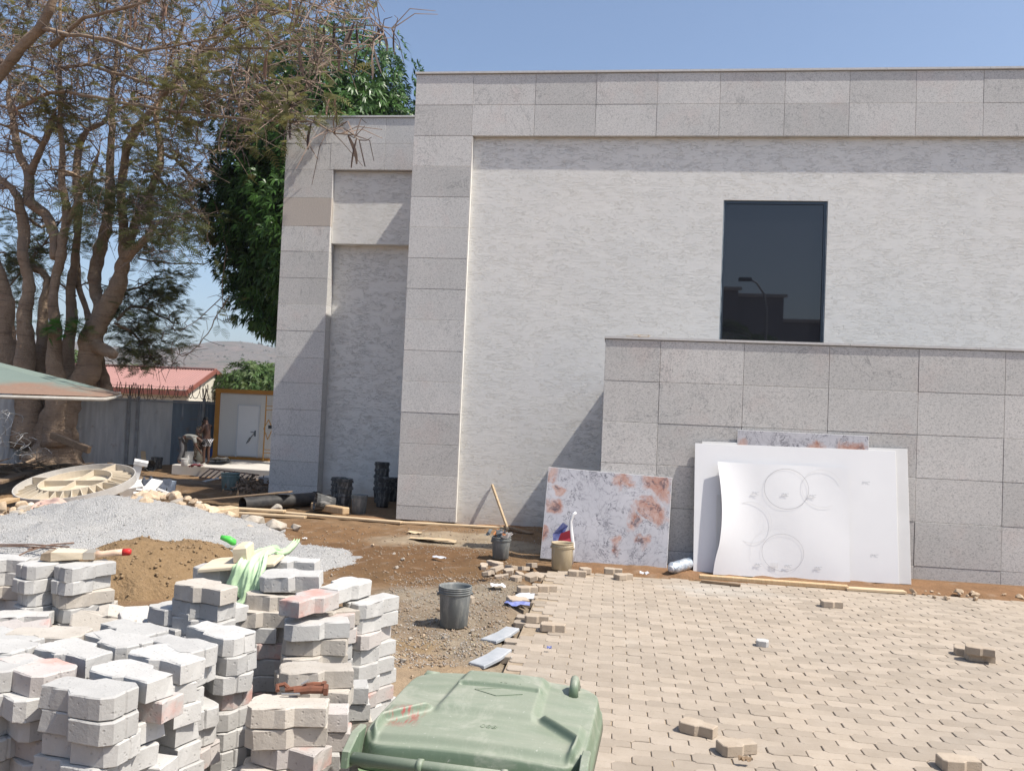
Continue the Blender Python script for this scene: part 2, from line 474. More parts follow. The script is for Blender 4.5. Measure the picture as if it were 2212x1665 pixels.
nV = X.size; idx = np.arange(nV).reshape(X.shape)
quads = np.stack([idx[:-1, :-1], idx[:-1, 1:], idx[1:, 1:], idx[1:, :-1]], -1).reshape(-1, 4)
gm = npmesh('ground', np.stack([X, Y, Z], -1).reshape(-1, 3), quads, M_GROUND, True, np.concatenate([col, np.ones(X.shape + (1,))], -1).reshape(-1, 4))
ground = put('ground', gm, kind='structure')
def gh(x, y): return float(ground_h(np.array([x]), np.array([y]))[0])

# ------------------------------------------------------------------ interlocking paver shape (octagon with a square tail)
TAILGAP = .006
PP, PA, PB, PC, PW, PN = .237, .1405, .0915, .0225, .134, .0885
def paver_outline(chip=0.0, r=None):
    o = [(-PP/2 + PC, -PW/2), (-PP/2 + PA - PC, -PW/2), (-PP/2 + PA, -PN/2), (PP/2 - TAILGAP, -PN/2), (PP/2 - TAILGAP, PN/2),
         (-PP/2 + PA, PN/2), (-PP/2 + PA - PC, PW/2), (-PP/2 + PC, PW/2), (-PP/2, PN/2), (-PP/2, -PN/2)]
    if r: o = [(x + r.uniform(-chip, chip), y + r.uniform(-chip, chip)) for x, y in o]
    return o

pave = thing('paved_yard', None, None); pave['kind'] = 'structure'
jm = MB(); jm.quad((-.78, -1, -.010), (8.2, -1, -.010), (8.2, PAVE_Y1 - .05, -.010), (-.78, PAVE_Y1 - .05, -.010)); jm.build('joint_sand', M_JOINT, pave)
pvm = []
for k in range(6):
    r = random.Random(k); mb = MB(); mb.prism(paver_outline(.0015, r), -.06, 0, .0035, closed_bottom=False)
    me = mb.mesh('paver', M_PAVE); pvm.append((me, np.array(mb.v), mb.f))
slots = []
row = 0; y = 10.66
while y > -.6:
    off = (row % 2) * PP * .5
    n0 = -3
    for i in range(0, 40):
        x = -.77 + off + PP * (i) + (0.035 * math.sin(y * 1.7)) * 0
        if i == 0 and rng.random() < .25: continue
        if x < -.84 + .04 * (10.7 - y) * 0: continue
        if y > 10.45 and x < 1.2 and rng.random() < .3: continue
        if x > 8: break
        slots.append((x + rng.gauss(0, .0018), y + rng.gauss(0, .0016), rng.gauss(-.0005, .0014), rng.gauss(0, .0035), rng.gauss(0, .003), rng.gauss(0, .007)))
    y -= .1113 + .0; row += 1
def vis_size(s):
    u, v = proj((s[0], s[1], 0))
    if not (-10 < u < 2222 and 900 < v < 1690): return -1
    if v > 1480 and 740 < u < 1300: return -1
    return 1.0 / (s[1] ** 2)
order = sorted(slots, key=vis_size, reverse=True)
V = []; Fx = []; T = []; nb = 0
quadsF = {4: [], 10: []}
mbs = MB(); tint = []
for k, s in enumerate(order):
    me, vv, ff = pvm[k % 6]
    Mx = Matrix.Translation((s[0], s[1], s[2])) @ Euler((s[3], s[4], s[5])).to_matrix().to_4x4()
    if k < 298 and vis_size(s) > 0:
        o = put('paver', me, pave); o.matrix_local = Mx
    else:
        A = np.array(Mx); P = vv @ A[:3, :3].T + A[:3, 3]
        b = len(mbs.v); mbs.v.extend(map(tuple, P)); mbs.f.extend([tuple(i + b for i in f) for f in ff]); tint.extend([rng.random()] * len(P))
me = bpy.data.meshes.new('paver_field'); me.from_pydata(mbs.v, [], mbs.f); me.materials.append(M_PAVE); me.update()
a = me.color_attributes.new('tint', 'FLOAT_COLOR', 'POINT'); a.data.foreach_set('color', np.repeat(np.array(tint, np.float32)[:, None], 4, 1).ravel())
put('paver_field', me, pave, kind='stuff')

# ------------------------------------------------------------------ the stone clad building
S_ = 1.0 / 1.73599
def sy(x, y, Yp): return aty(x * S_, y * S_, Yp)
YL, YP, YW = 11.62, 14.6, 17.6
bld = thing('office_building', 'large pale grey building clad in speckled granite and white stucco, flat roof', 'building', (0, 0, 0))
GAP = .0045
def panel(x0, x1, z0, z1, y0, y1, mat=None, jit=True):
    mb = MB(); dy = rng.uniform(-.0025, .0025)
    x0 += GAP / 2; x1 -= GAP / 2; z0 += GAP / 2; z1 -= GAP / 2
    c = .003
    y0 = y0 + dy
    vs = [(x0+c, y0, z0+c), (x1-c, y0, z0+c), (x1-c, y0, z1-c), (x0+c, y0, z1-c), (x0, y0+c, z0), (x1, y0+c, z0), (x1, y0+c, z1), (x0, y0+c, z1), (x0, y1, z0), (x1, y1, z0), (x1, y1, z1), (x0, y1, z1)]
    fs = [(0,1,2,3)]
    for a, b in ((0,4),(4,8)):
        for i in range(4):
            j = (i+1) % 4; fs.append((b+i, b+j, a+j, a+i))
    mb.add(vs, fs)
    return mb.build('granite_panel', mat or M_GRAN, bld)
# --- main block
zt = 8.105; rows = [7.545, 6.978]
xs = [-3.84] + [sy(x, 395, YP).x for x in (1772, 2006, 2235, 2464, 2699, 2942, 3185, 3435, 3688)]
while xs[-1] < 9.5: xs.append(xs[-1] + 1.10)
for zi, (za, zb) in enumerate(((7.545, zt), (6.978, 7.545))):
    for i in range(len(xs) - 1): panel(xs[i], xs[i+1], za, zb, YP, YP + .06)
zr = [0.0, .252] + [.252 + .5605 * k for k in range(1, 13)]
for i in range(len(zr) - 1): panel(-3.84, -2.757, zr[i], min(zr[i+1], 6.978), YP, YP + .10)
RW = YP + .10
mb = MB()
mb.bbox((-3.80, YP + .05, 0), (-2.80, RW + .2, 6.95))                               # pillar core
mb.bbox((-3.80, YP + .05, 6.99), (9.4, RW + .2, zt - .01))
mb.build('cladding_backing', M_CORE, bld)
# stucco wall with window opening
wl, wr = sy(2714, 745, RW).x, sy(3106, 745, RW).x
wt, wb = sy(2900, 752, RW).z, sy(2880, 1292, RW).z - .10
mb = MB()
x0, x1, z1 = -2.79, 9.4, 7.2
mb.quad((x0, RW, -.1), (wl, RW, -.1), (wl, RW, z1), (x0, RW, z1)); mb.quad((wr, RW, -.1), (x1, RW, -.1), (x1, RW, z1), (wr, RW, z1))
mb.quad((wl, RW, wt), (wr, RW, wt), (wr, RW, z1), (wl, RW, z1)); mb.quad((wl, RW, -.1), (wr, RW, -.1), (wr, RW, wb), (wl, RW, wb))
mb.build('stucco_wall', M_STUC, bld)
mb = MB()
D = .09
mb.quad((wl, RW, wb), (wl, RW, wt), (wl, RW + D, wt), (wl, RW + D, wb)); mb.quad((wr, RW, wt), (wr, RW, wb), (wr, RW + D, wb), (wr, RW + D, wt))
mb.quad((wl, RW, wt), (wr, RW, wt), (wr, RW + D, wt), (wl, RW + D, wt)); mb.quad((wr, RW, wb), (wl, RW, wb), (wl, RW + D, wb), (wr, RW + D, wb))
mb.build('window_reveal', M_WHITEEDGE, bld)
win = MB(); t_ = .055
for a, b in (((wl, wb), (wl + t_, wt)), ((wr - t_, wb), (wr, wt)), ((wl + t_, wt - t_), (wr - t_, wt)), ((wl + t_, wb), (wr - t_, wb + t_))):
    pass
win = MB(); win.quad((wl, RW + .075, wb), (wr, RW + .075, wb), (wr, RW + .075, wt), (wl, RW + .075, wt)); win = win.build('window', M_ALU, bld)
for a, b in (((wl, wb), (wl + t_, wt)), ((wr - t_, wb), (wr, wt)), ((wl + t_, wt - t_), (wr - t_, wt)), ((wl + t_, wb), (wr - t_, wb + t_))):
    mb = MB(); mb.bbox((a[0], RW + .035, a[1]), (b[0], RW + .085, b[1])); mb.build('frame', M_ALU, win)
mb = MB(); mb.quad((wl + t_, RW + .06, wb + t_), (wr - t_, RW + .06, wb + t_), (wr - t_, RW + .06, wt - t_), (wl + t_, RW + .06, wt - t_)); mb.build('pane', M_GLASS, win)
for xx in (wl + .008, wr - .008):
    mb = MB()
    pts = [(xx + rng.uniform(-.004, .004), RW + .03, wb + (wt - wb) * i / 24) for i in range(25)]; mb.tube(pts, [.012 * rng.uniform(.6, 1.3) for _ in pts], 5); mb.build('sealant_bead', M_SEAL, win)
# block body, coping
mb = MB(); mb.bbox((-3.80, RW + .21, -.1), (9.4, 24, zt - .05)); mb.bbox((-7.5, YW + .36, -.1), (-3.80, 24, 8.33)); mb.build('rear_wall', M_PLAST, bld)
def coping(xa, xb, y0, z, over=.03, th=.035, n=1.65):
    x = xa
    while x < xb - .01:
        e = min(x + n, xb); mb = MB(); mb.bbox((x + .003, y0 - over, z + .012), (e - .003, y0 + .4, z + .012 + th)); mb.build('coping_stone', M_COPE, bld); x = e
    mb = MB(); mb.bbox((xa + .01, y0 + .004, z - .02), (xb - .01, y0 + .3, z + .012)); mb.build('coping_bed', M_CORE, bld)
coping(-3.86, 9.4, YP, zt)
# --- left wing
zt2 = 8.40; xw0, xw1 = -7.555, -6.43
r2 = [zt2, 7.827, 7.237]
bx = [xw0, sy(1240, 580, YW).x, sy(1443, 580, YW).x, -3.84]
for a, b in ((0, 1), (1, 2)):
    for i in range(3): panel(bx[i], bx[i+1], r2[b], r2[a], YW, YW + .10)
zl = [7.237, 6.60, 5.963, 5.392, 4.80, 4.21, 3.615, 3.022, 2.459, 1.867, 1.30, .727, .194, -.15]
for i in range(len(zl) - 1):
    if i == 2:
        xm = (xw0 + xw1) / 2 - .03
        panel(xw0, xm, zl[3], zl[2], YW, YW + .32); panel(xm, xw1, zl[3], zl[2], YW, YW + .32)
    else: panel(xw0, xw1, zl[i+1], zl[i], YW, YW + .32, M_GRANB if i == 1 else None)
mb = MB(); mb.bbox((xw0 + .04, YW + .06, -.15), (xw1 - .04, YW + .36, 7.2)); mb.bbox((xw0 + .04, YW + .06, 7.25), (-3.9, YW + .36, zt2 - .02)); mb.build('cladding_backing', M_CORE, bld)
zb2 = sy(1385, 915, YW + .1).z
mb = MB(); mb.bbox((xw1 + .004, YW + .12, zb2), (-3.86, YW + .36, 7.236)); mb.build('alcove_beam', M_STUC, bld)
mb = MB(); mb.quad((xw1 - .02, YW + .345, -.15), (-3.82, YW + .345, -.15), (-3.82, YW + .345, zb2), (xw1 - .02, YW + .345, zb2)); mb.build('alcove_wall', M_STUC, bld)
mb = MB(); mb.bbox((-3.838, YP + .11, -.1), (-3.806, YW + .34, zt - .03)); mb.build('side_wall', M_PLAST, bld)
mb = MB(); mb.bbox((xw1 + .002, YW + .105, zb2 + .0), (xw1 + .012, YW + .119, 7.22)); mb.build('reveal_trim', M_WHITEEDGE, bld)
coping(xw0 - .02, -3.86, YW, zt2)
mb = MB(); mb.bbox((-2.755, YP + .003, .0), (-2.742, YP + .096, 6.97)); mb.build('corner_trim', M_WHITEEDGE, bld)
# --- low front wing
zl0 = [-.06, .20, .785, 1.365, 1.938, 2.51, 3.085]
xl = [-.168] + [sy(x, y, YL).x for x, y in ((2474, 1400), (2788, 1400), (3109, 1400), (3445, 1400), (3770, 1400))]
while xl[-1] < 9.0: xl.append(xl[-1] + 1.09)
for zi in range(6):
    for i in range(len(xl) - 1): panel(xl[i], xl[i+1], zl0[zi], zl0[zi+1], YL, YL + .05)
for zi in range(6): 
    mb = MB(); mb.bbox((-.165, YL + .052, zl0[zi] + .003), (-.125, RW - .01, min(zl0[zi+1], 2.62) - .003)); mb.build('granite_panel', M_GRAN, bld) if zi < 5 else None
ZROOF = 2.62
mb = MB(); mb.bbox((-.13, YL + .045, -.1), (9.0, YL + .25, 3.08)); mb.bbox((-.12, YL + .26, -.1), (9.0, RW - .005, ZROOF - .02)); mb.build('cladding_backing', M_CORE, bld)
coping(-.185, 9.0, YL, 3.085, .02, .03)
# ------------------------------------------------------------------ hills
def hills():
    na, nr = 170, 26
    az = np.linspace(R_(-75), R_(30), na); rr = np.linspace(700, 2300, nr)
    A, Rr = np.meshgrid(az, rr)
    x = Rr * np.sin(A); y = Rr * np.cos(A)
    t = (Rr - 700) / 1600
    prof = np.sin(np.clip(t * 1.25, 0, 1) * math.pi / 2) ** 1.5
    crest = 116 + 26 * (fbm(A * 9 + 3, A * 0 + 1.3, 4, 21) - .5) * 2
    z = -3 + crest * prof * (.8 + .4 * fbm(x / 260, y / 260, 4, 8)) + (fbm(x / 60, y / 60, 3, 4) - .5) * 9 * prof
    idx = np.arange(x.size).reshape(x.shape)
    q = np.stack([idx[:-1, :-1], idx[:-1, 1:], idx[1:, 1:], idx[1:, :-1]], -1).reshape(-1, 4)
    t = NT('dry_hillside'); co = t.coord('World')
    f = t.ramp(t.noise(co, .035, 6, .7), [(.42, 0), (.6, 1)])
    c = t.mix(f, (.20, .145, .115), (.085, .085, .055))
    c = t.mix(t.ramp(t.noise(co, .011, 4, .6), [(.45, 0), (.65, 1)]), c, (.15, .125, .10))
    m = t.done(c, 1, t.bump(t.noise(co, .05, 5, .7), 1.0, 9))
    put('hills', npmesh('hills', np.stack([x, y, z], -1).reshape(-1, 3), q, m, True), kind='structure')
    # bushes along the slopes
    mb = MB(); r = random.Random(3)
    for k in range(1500):
        a = r.uniform(R_(-33), R_(-8)); d = r.uniform(1250, 2050)
        i = int((a - az[0]) / (az[-1] - az[0]) * (na - 1)); j = int((d - 700) / 1600 * (nr - 1))
        zz = float(z[j, i]); s = r.uniform(1.4, 3.4); p = Vector((d * math.sin(a), d * math.cos(a), zz + s * .3))
        vs = [p + Vector((r.uniform(.7, 1.2) * s * dx, r.uniform(.7, 1.2) * s * dy, r.uniform(.7, 1.2) * s * dz)) for dx, dy, dz in ((1,0,0),(0,1,0),(-1,0,0),(0,-1,0),(0,0,1),(0,0,-.5))]
        mb.add(vs, [(0,1,4),(1,2,4),(2,3,4),(3,0,4),(1,0,5),(2,1,5),(3,2,5),(0,3,5)])
    tag(mb.build('hill_scrub', simple('scrub', (.055, .06, .035), (.08, .075, .045), .1, 1)), 'dark scrub bushes dotted over the distant dry hillside', 'shrubs', None, 'stuff')
hills()

# ------------------------------------------------------------------ house with the pink roof
def house():
    h = thing('house', 'cream house with a pink corrugated roof and red gable trim behind the fence', 'house', (-24, 44, -.6))
    loc = Vector((-24, 44, -.6))
    mw = simple('cream_wall', (.66, .63, .54), (.6, .57, .48), 1.2, .9, 0, which='World')
    mr = simple('pink_roof_sheet', (.35, .19, .165), (.31, .17, .15), .8, .6, 0, which='World')
    mt = simple('red_trim', (.26, .10, .075), (.22, .085, .065), 3, .6, which='World')
    L = lambda p: Vector(p) - loc
    # main wing: ridge along X
    rz = aty(300, 803, 46).z; ez = aty(300, 847, 42.2).z
    ap = aty(466, 799, 46); xl, xr = aty(20, 803, 46).x, ap.x; rz = ap.z; ef = atx(405, 843, xr); eb = atx(517, 842, xr); yf, yk = ef.y, eb.y; ez = ef.z; ezb = eb.z
    mb = MB(); n = 74
    for i in range(n):
        for s_, (ya, za, yb, zb) in enumerate(((46, rz, yf, ez), (46, rz, yk, ezb))):
            xa = xl + (xr - xl) * i / n; w = (xr - xl) / n
            for (f0, h0), (f1, h1) in (((0, 0), (.3, .035)), ((.3, .035), (.5, .035)), ((.5, .035), (.8, 0)), ((.8, 0), (1, 0))):
                mb.quad(L((xa + f0*w, yb, zb + h0)), L((xa + f1*w, yb, zb + h1)), L((xa + f1*w, ya, za + h1)), L((xa + f0*w, ya, za + h0)))
    mb.build('roof', mr, h)
    mb = MB(); mb.bbox(L((xl, yf - .04, ez - .30)), L((xr, yf + .02, ez - .02))); mb.build('fascia_board', mt, h)
    mb = MB(); mb.bbox(L((xl, 45.85, rz + .02)), L((xr, 46.15, rz + .09))); mb.build('ridge_cap', mr, h)
    mb = MB(); mb.bbox(L((xl + .3, yf + .4, -.6)), L((xr - .3, yk - .4, min(ez, ezb) - .25))); mb.build('wall', mw, h)
    # gable end wall with red barge boards
    gx = xr - .12
    mb = MB(); P = [(yf + .4, -.6), (yk - .4, -.6), (yk - .4, ezb + .1), (46, rz - .12), (yf + .4, ez + .1)]
    vs = [L((gx, y, z)) for y, z in P] + [L((gx - .2, y, z)) for y, z in P]
    mb.add(vs, [(0,1,2,3,4), (9,8,7,6,5), (0,5,6,1), (1,6,7,2), (4,9,5,0)]); mb.build('gable_wall', mw, h)
    for (y, z) in ((yf, ez), (yk, ezb)):
        mb = MB(); mb.bar(L((xr + .02, y, z - .08)), L((xr + .02, 46, rz - .08)), .26, .05, upv=(1, 0, 0)); mb.build('barge_board', mt, h)
house()

# ------------------------------------------------------------------ sheet metal fence
def fence():
    A = Vector((-25.5, 21.8, 0)); B = Vector((-19.05, 27.4, 0)); C = Vector((-14.75, 31.2, 0))
    f = thing('sheet_metal_fence', 'weathered grey sheet metal fence with posts behind the tree and workers', 'fence', (B.x, B.y, -.6))
    loc = Vector((B.x, B.y, -.6))
    def met(name, a, b):
        t = NT(name); co = t.coord('World', (1.6, 1.6, .35))
        c = t.mix(t.ramp(t.noise(co, 2.2, 5, .65), [(.3, 0), (.7, 1)]), a, b)
        c = t.mix(t.math('MULTIPLY', t.ramp(t.noise(t.coord('World', (4, 4, .3)), 2.0, 4, .6), [(.56, 0), (.7, 1)]), .5), c, (.55, .54, .52))
        c = t.mix(t.math('MULTIPLY', t.ramp(t.noise(t.coord('World', (1, 1, 1)), 3.0, 4, .6), [(.62, 0), (.72, 1)]), .4), c, (.22, .13, .08))
        return t.done(c, .6, None, .25, .4)
    m1 = met('grey_zinc_sheet', (.50, .50, .48), (.36, .365, .365)); m2 = met('shade_tinted_sheet', (.16, .20, .235), (.12, .15, .18))  # second metal: shade on the right-hand sheets painted in as darker blue-grey
    mp = simple('grey_post', (.34, .35, .35), (.22, .22, .22), 4, .7, 0, which='World')
    d1 = (C - B).normalized(); nrm = Vector((d1.y, -d1.x, 0))
    Lt = (C - A).length; s = 0; w = .86; d = (C - A).normalized(); nrm = Vector((d.y, -d.x, 0)); k = 0
    while s < Lt - .05:
        e = min(s + w, Lt); near_r = s > Lt - 2.7
        for z0, z1, off in ((-.62, .72, .012), (.70, 1.93, 0)):
            mb = MB(); n = 22; r_ = rng.uniform(-.012, .012)
            vs = []; 
            for i in range(n + 1):
                p = A + d * (s + (e - s) * i / n) + nrm * (off + .006 * math.sin(i / n * 2 * math.pi * 4.5)) - loc
                vs += [p + Vector((0, 0, z0 + r_)), p + Vector((0, 0, z1 + r_)) ]
            mb.add(vs, [(2*i, 2*i+2, 2*i+3, 2*i+1) for i in range(n)])
            mb.build('metal_sheet', m2 if near_r else m1, f)
        s += w - .02
    for s in (.5, 2.9, 5.3, 7.7, 10.25, 10.55, 12.9):
        p = A + d * s + nrm * .05
        mb = MB(); mb.bbox(p - loc + Vector((-.045, -.045, -.7)), p - loc + Vector((.045, .045, 2.02))); mb.build('post', mp, f)
        q = p + nrm * .0
        mb = MB(); mb.bar(q - loc + Vector((0, 0, 2.0)), q - loc + nrm * .28 + Vector((0, 0, 2.42)), .035); mb.build('wire_bracket', M_STEEL, f)
        mb = MB(); mb.bar(q - loc + Vector((0, 0, 2.0)), q - loc - nrm * .28 + Vector((0, 0, 2.42)), .035); mb.build('wire_bracket', M_STEEL, f)
    for z in (1.86,):
        mb = MB(); mb.bar(A + nrm * .035 + Vector((0, 0, z)) - loc, C + nrm * .035 + Vector((0, 0, z)) - loc, .05); mb.build('rail', mp, f)
    # razor wire coil along the top
    a = thing('razor_wire', 'coiled rusty razor wire running along the top of the metal fence', 'razor wire', (B.x, B.y, 2.2))
    pts = []; turns = 56; n = turns * 12; s0 = 4.2
    for i in range(n + 1):
        t = i / n; s = s0 + (Lt - s0 + .2) * t; ang = t * turns * 2 * math.pi
        rr = .27 + .04 * math.sin(t * 23)
        pts.append(A + d * (s + .06 * math.sin(ang * .37)) + nrm * (rr * math.cos(ang)) + Vector((0, 0, 2.24 + .05 * math.sin(t * 17) + rr * math.sin(ang))) - Vector(a.location))
    mb = MB(); mb.tube(pts, .012, 4); mb.build('coil', M_STEEL, a)
    mb = MB()
    for z in (2.05, 2.42): mb.tube([A + d * (s0 + (Lt - s0) * i / 20) + Vector((0, 0, z + .02 * math.sin(i * 2.1))) - Vector(a.location) for i in range(21)], .006, 4)
    mb.build('support_wire', M_STEEL, a, kind='stuff')
fence()

# ------------------------------------------------------------------ cabin, slab, gate frame
def cabin():
    Yc = 29.8; x0, x1 = -15.05, -10.2; z0, z1 = -.2, 2.42
    c = thing('site_cabin', 'white panel site cabin with an orange brown frame and a white door', 'cabin', (x0, Yc, z0))
    O = Vector((x0, Yc, z0)); L = lambda x, y, z: Vector((x, y, z)) - O
    t = NT('ribbed_white_panel'); co = t.coord('World', (1, 1, 1)); wv = t.n('ShaderNodeTexWave', bands_direction='X'); wv.inputs['Scale'].default_value = 3.2; t.l(co, wv.inputs[0])
    mp = t.done((.66, .645, .60), .5, t.bump(wv.outputs['Fac'], .35, .01), 0, .4)
    mo = simple('orange_brown_frame', (.50, .235, .045), (.42, .19, .04), 3, .55, which='World')
    md = simple('white_door', (.76, .76, .75), (.72, .72, .70), 2, .45, which='World'); ma = simple('grey_jamb', (.58, .59, .6), None, rough=.4)
    mb = MB(); mb.bbox(L(x0 + .02, Yc + .03, z0), L(x1, Yc + 4, z1 - .02)); mb.build('cabin_body', mp, c)
    xs = [x0 + .17, x0 + 1.17, x0 + 1.42, x0 + 2.34, x0 + 3.3, x0 + 4.3, x1]
    xs = [x0 + .17, x0 + 1.30, x0 + 2.42, x0 + 3.54, x1]
    for i in range(len(xs) - 1):
        mb = MB(); mb.bbox(L(xs[i] + .004, Yc, z0 + .14), L(xs[i+1] - .004, Yc + .03, z1 - .17)); mb.build('wall_panel', mp, c)
    mb = MB(); mb.bbox(L(x0, Yc - .05, z0 + .10), L(x0 + .17, Yc + .1, z1 - .13)); mb.build('corner_post', mo, c)
    mb = MB(); mb.bbox(L(x0 - .02, Yc - .055, z1 - .13), L(x1, Yc + .1, z1 + .02)); mb.build('top_beam', mo, c)
    mb = MB(); mb.bbox(L(x0 - .02, Yc - .055, z0 - .02), L(x1, Yc + .1, z0 + .10)); mb.build('bottom_beam', mo, c)
    dl, dr = aty(512, 930, Yc).x, aty(561, 930, Yc).x; dz = aty(515, 873, Yc).z
    d = MB(); d.bbox(L(dl + .05, Yc - .045, z0 + .14), L(dr - .05, Yc - .002, dz - .05)); d = d.build('door', md, c)
    for a, b in (((dl, z0 + .1), (dl + .05, dz)), ((dr - .05, z0 + .1), (dr, dz)), ((dl + .05, dz - .05), (dr - .05, dz))):
        mb = MB(); mb.bbox(L(a[0], Yc - .06, a[1]), L(b[0], Yc - .003, b[1])); mb.build('door_jamb', ma, c)
    mb = MB(); hx = dr - .16; hz = z0 + 1.02
    mb.bbox(L(hx - .02, Yc - .055, hz - .12), L(hx + .03, Yc - .047, hz + .1)); mb.bar(L(hx, Yc - .09, hz + .03), L(hx - .16, Yc - .09, hz + .05), .02); mb.bar(L(hx, Yc - .05, hz + .03), L(hx, Yc - .1, hz + .03), .02)
    mb.build('handle', M_ALU, d, kind='stuff')
    mb = MB(); mb.tube([L(hx - .02, Yc - .07, hz - .02), L(hx - .12, Yc - .07, hz - .12), L(hx - .24, Yc - .06, hz - .34), L(hx - .32, Yc - .06, hz - .40), L(hx - .26, Yc - .06, hz - .28), L(hx - .18, Yc - .06, hz - .16)], .012, 5); mb.build('door_cable', M_ALU, d)
    # slab in front
    s = MB(); s.prism([(-14.55, 26.0), (-9.0, 25.55), (-9.0, 29.78), (-15.4, 29.78)], -.75, -.2, .015)
    t = NT('screed'); 
    tag(s.build('concrete_slab', simple('pale_screed', (.56, .52, .46), (.48, .45, .40), 1.5, .9, .2, 30, .004, 'World')), 'low pale concrete slab in front of the white cabin where workers wash', 'slab')
    s = MB(); s.bbox((-10.9, 24.6, -.75), (-8.6, 25.5, -.32)); tag(s.build('concrete_step', simple('grey_screed', (.42, .42, .41), (.36, .36, .36), 1.5, .9, .2, 30, .004, 'World')), 'shaded grey concrete step beside the granite pillar', 'step')
    g = thing('metal_gate_frame', 'slim orange metal gate frame with a black lock box beside the cabin door', 'gate', (-13.05, 29.55, -.2)); O2 = Vector(g.location)
    gm = simple('orange_steel', (.55, .30, .08), None, rough=.5)
    gx0, gx1 = aty(571, 930, 29.5).x, aty(588, 930, 29.5).x
    for x in (gx0, gx1): mb = MB(); mb.bar(Vector((x, 29.5, -.2)) - O2, Vector((x + .02, 29.5, 2.25)) - O2, .035); mb.build('upright', gm, g)
    for z in (.12, .24, 1.72, 1.86): mb = MB(); mb.bar(Vector((gx0, 29.5, z)) - O2, Vector((gx1, 29.5, z)) - O2, .025); mb.build('crossbar', gm, g)
    xm = (gx0 + gx1) / 2
    mb = MB()
    q = [(xm, 1.36), (xm + .17, 1.02), (xm, .62), (xm - .17, 1.02)]
    for i in range(4): mb.bar(Vector((q[i][0], 29.48, q[i][1])) - O2, Vector((q[(i+1)%4][0], 29.48, q[(i+1)%4][1])) - O2, .025)
    mb.build('diamond_bracket', gm, g, kind='stuff')
    mb = MB(); mb.bbox(Vector((xm + .02, 29.43, 1.03)) - O2, Vector((xm + .2, 29.5, 1.15)) - O2); mb.build('lock_box', M_BLACKP, g)
cabin()
# ------------------------------------------------------------------ trees
def leafmat(name, a, b, trans=.25, rough=.6):
    t = NT(name); co = t.coord('World')
    c = t.mix(t.ramp(t.noise(co, 1.3, 3, .6), [(.35, 0), (.65, 1)]), a, b)
    rr = t.n('ShaderNodeSeparateColor'); t.l(t.attr('tint'), rr.inputs[0])
    x = t.n('ShaderNodeMapRange'); x.inputs[3].default_value = .6; x.inputs[4].default_value = 1.45; t.l(rr.outputs[0], x.inputs[0])
    cc = t.n('ShaderNodeCombineColor')
    for i in range(3): t.l(x.outputs[0], cc.inputs[i])
    c = t.mix(1.0, c, cc.outputs[0], 'MULTIPLY')
    t.done(c, rough, None, 0, .35)
    tr = t.n('ShaderNodeBsdfTranslucent'); t.l(c, tr.inputs[0]); mx = t.n('ShaderNodeMixShader'); mx.inputs[0].default_value = trans
    t.l(t.p.outputs[0], mx.inputs[1]); t.l(tr.outputs[0], mx.inputs[2]); t.l(mx.outputs[0], t.out.inputs[0])
    return t.m
def bark():
    t = NT('pale_ringed_bark'); co = t.coord('World')
    ring = t.noise(t.coord('World', (1.2, 1.2, 9)), 1.3, 5, .7, .6)
    c = t.mix(t.ramp(t.noise(co, 2.2, 5, .65), [(.3, 0), (.7, 1)]), (.41, .305, .215), (.26, .185, .13))
    c = t.mix(t.math('MULTIPLY', t.ramp(ring, [(.54, 0), (.64, 1)]), .5), c, (.115, .085, .065))
    c = t.mix(t.math('MULTIPLY', t.ramp(t.noise(co, 1.1, 3), [(.55, 0), (.75, 1)]), .4), c, (.34, .30, .26))
    h = t.math('ADD', ring, t.noise(co, 14, 5, .7))
    return t.done(c, .9, t.bump(h, 1.0, .06), 0, .15)
M_BARK = bark()
M_TWIG = simple('grey_brown_twig', (.27, .20, .155), (.17, .12, .09), 2, .9, which='World')
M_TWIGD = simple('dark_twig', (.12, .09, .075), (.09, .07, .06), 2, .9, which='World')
M_POD = simple('dark_seed_pod', (.055, .035, .028), (.085, .055, .04), 3, .6, which='World', rnd=.35)
M_PODL = simple('brown_seed_pod', (.22, .13, .085), (.15, .09, .065), 3, .7, which='World', rnd=.3)

class Cards:
    """collects many small leaf quads for one foliage mesh"""
    def __init__(s): s.V = []; s.T = []
    def add(s, q, tint):            # q: (n,4,3)
        s.V.append(q); s.T.append(np.repeat(tint, 4))
    def build(s, name, mat, parent=None):
        V = np.concatenate([v.reshape(-1, 3) for v in s.V]); T = np.concatenate(s.T)
        F4 = np.arange(len(V)).reshape(-1, 4)
        if parent is not None: V = V - np.array(parent.location)
        me = npmesh(name, V, F4, mat, False, np.repeat(T[:, None], 4, 1), 'tint')
        return put(name, me, parent, kind='stuff')
def unit(a): return a / np.maximum(np.linalg.norm(a, axis=-1, keepdims=True), 1e-9)
def fronds(C, pos, dirs, length, r, pairs=8, wid=.016, droop=.25):
    """feathery compound leaves: pos (n,3) dirs (n,3)"""
    n = len(pos); d = unit(dirs); side = unit(np.cross(d, np.array([0, 0, 1.0]) + r.normal(0, .35, (n, 3))))
    L = length * r.uniform(.7, 1.25, n)
    tint = np.clip(r.normal(.5, .22, n), 0, 1)
    for k in range(pairs):
        t = (k + .7) / pairs
        base = pos + d * (L * t)[:, None] + np.array([0, 0, -1.0]) * (droop * L * t * t)[:, None]
        ll = L * .30 * math.sin(math.pi * (.18 + .80 * t)) 
        for sg in (-1, 1):
            e = unit(side * sg + d * .55 + np.array([0, 0, -.12]))
            w = d * wid
            tip = base + e * ll[:, None]
            C.add(np.stack([base - w * .6, base + w * .6, tip + w * .35, tip - w * .35], 1), tint)
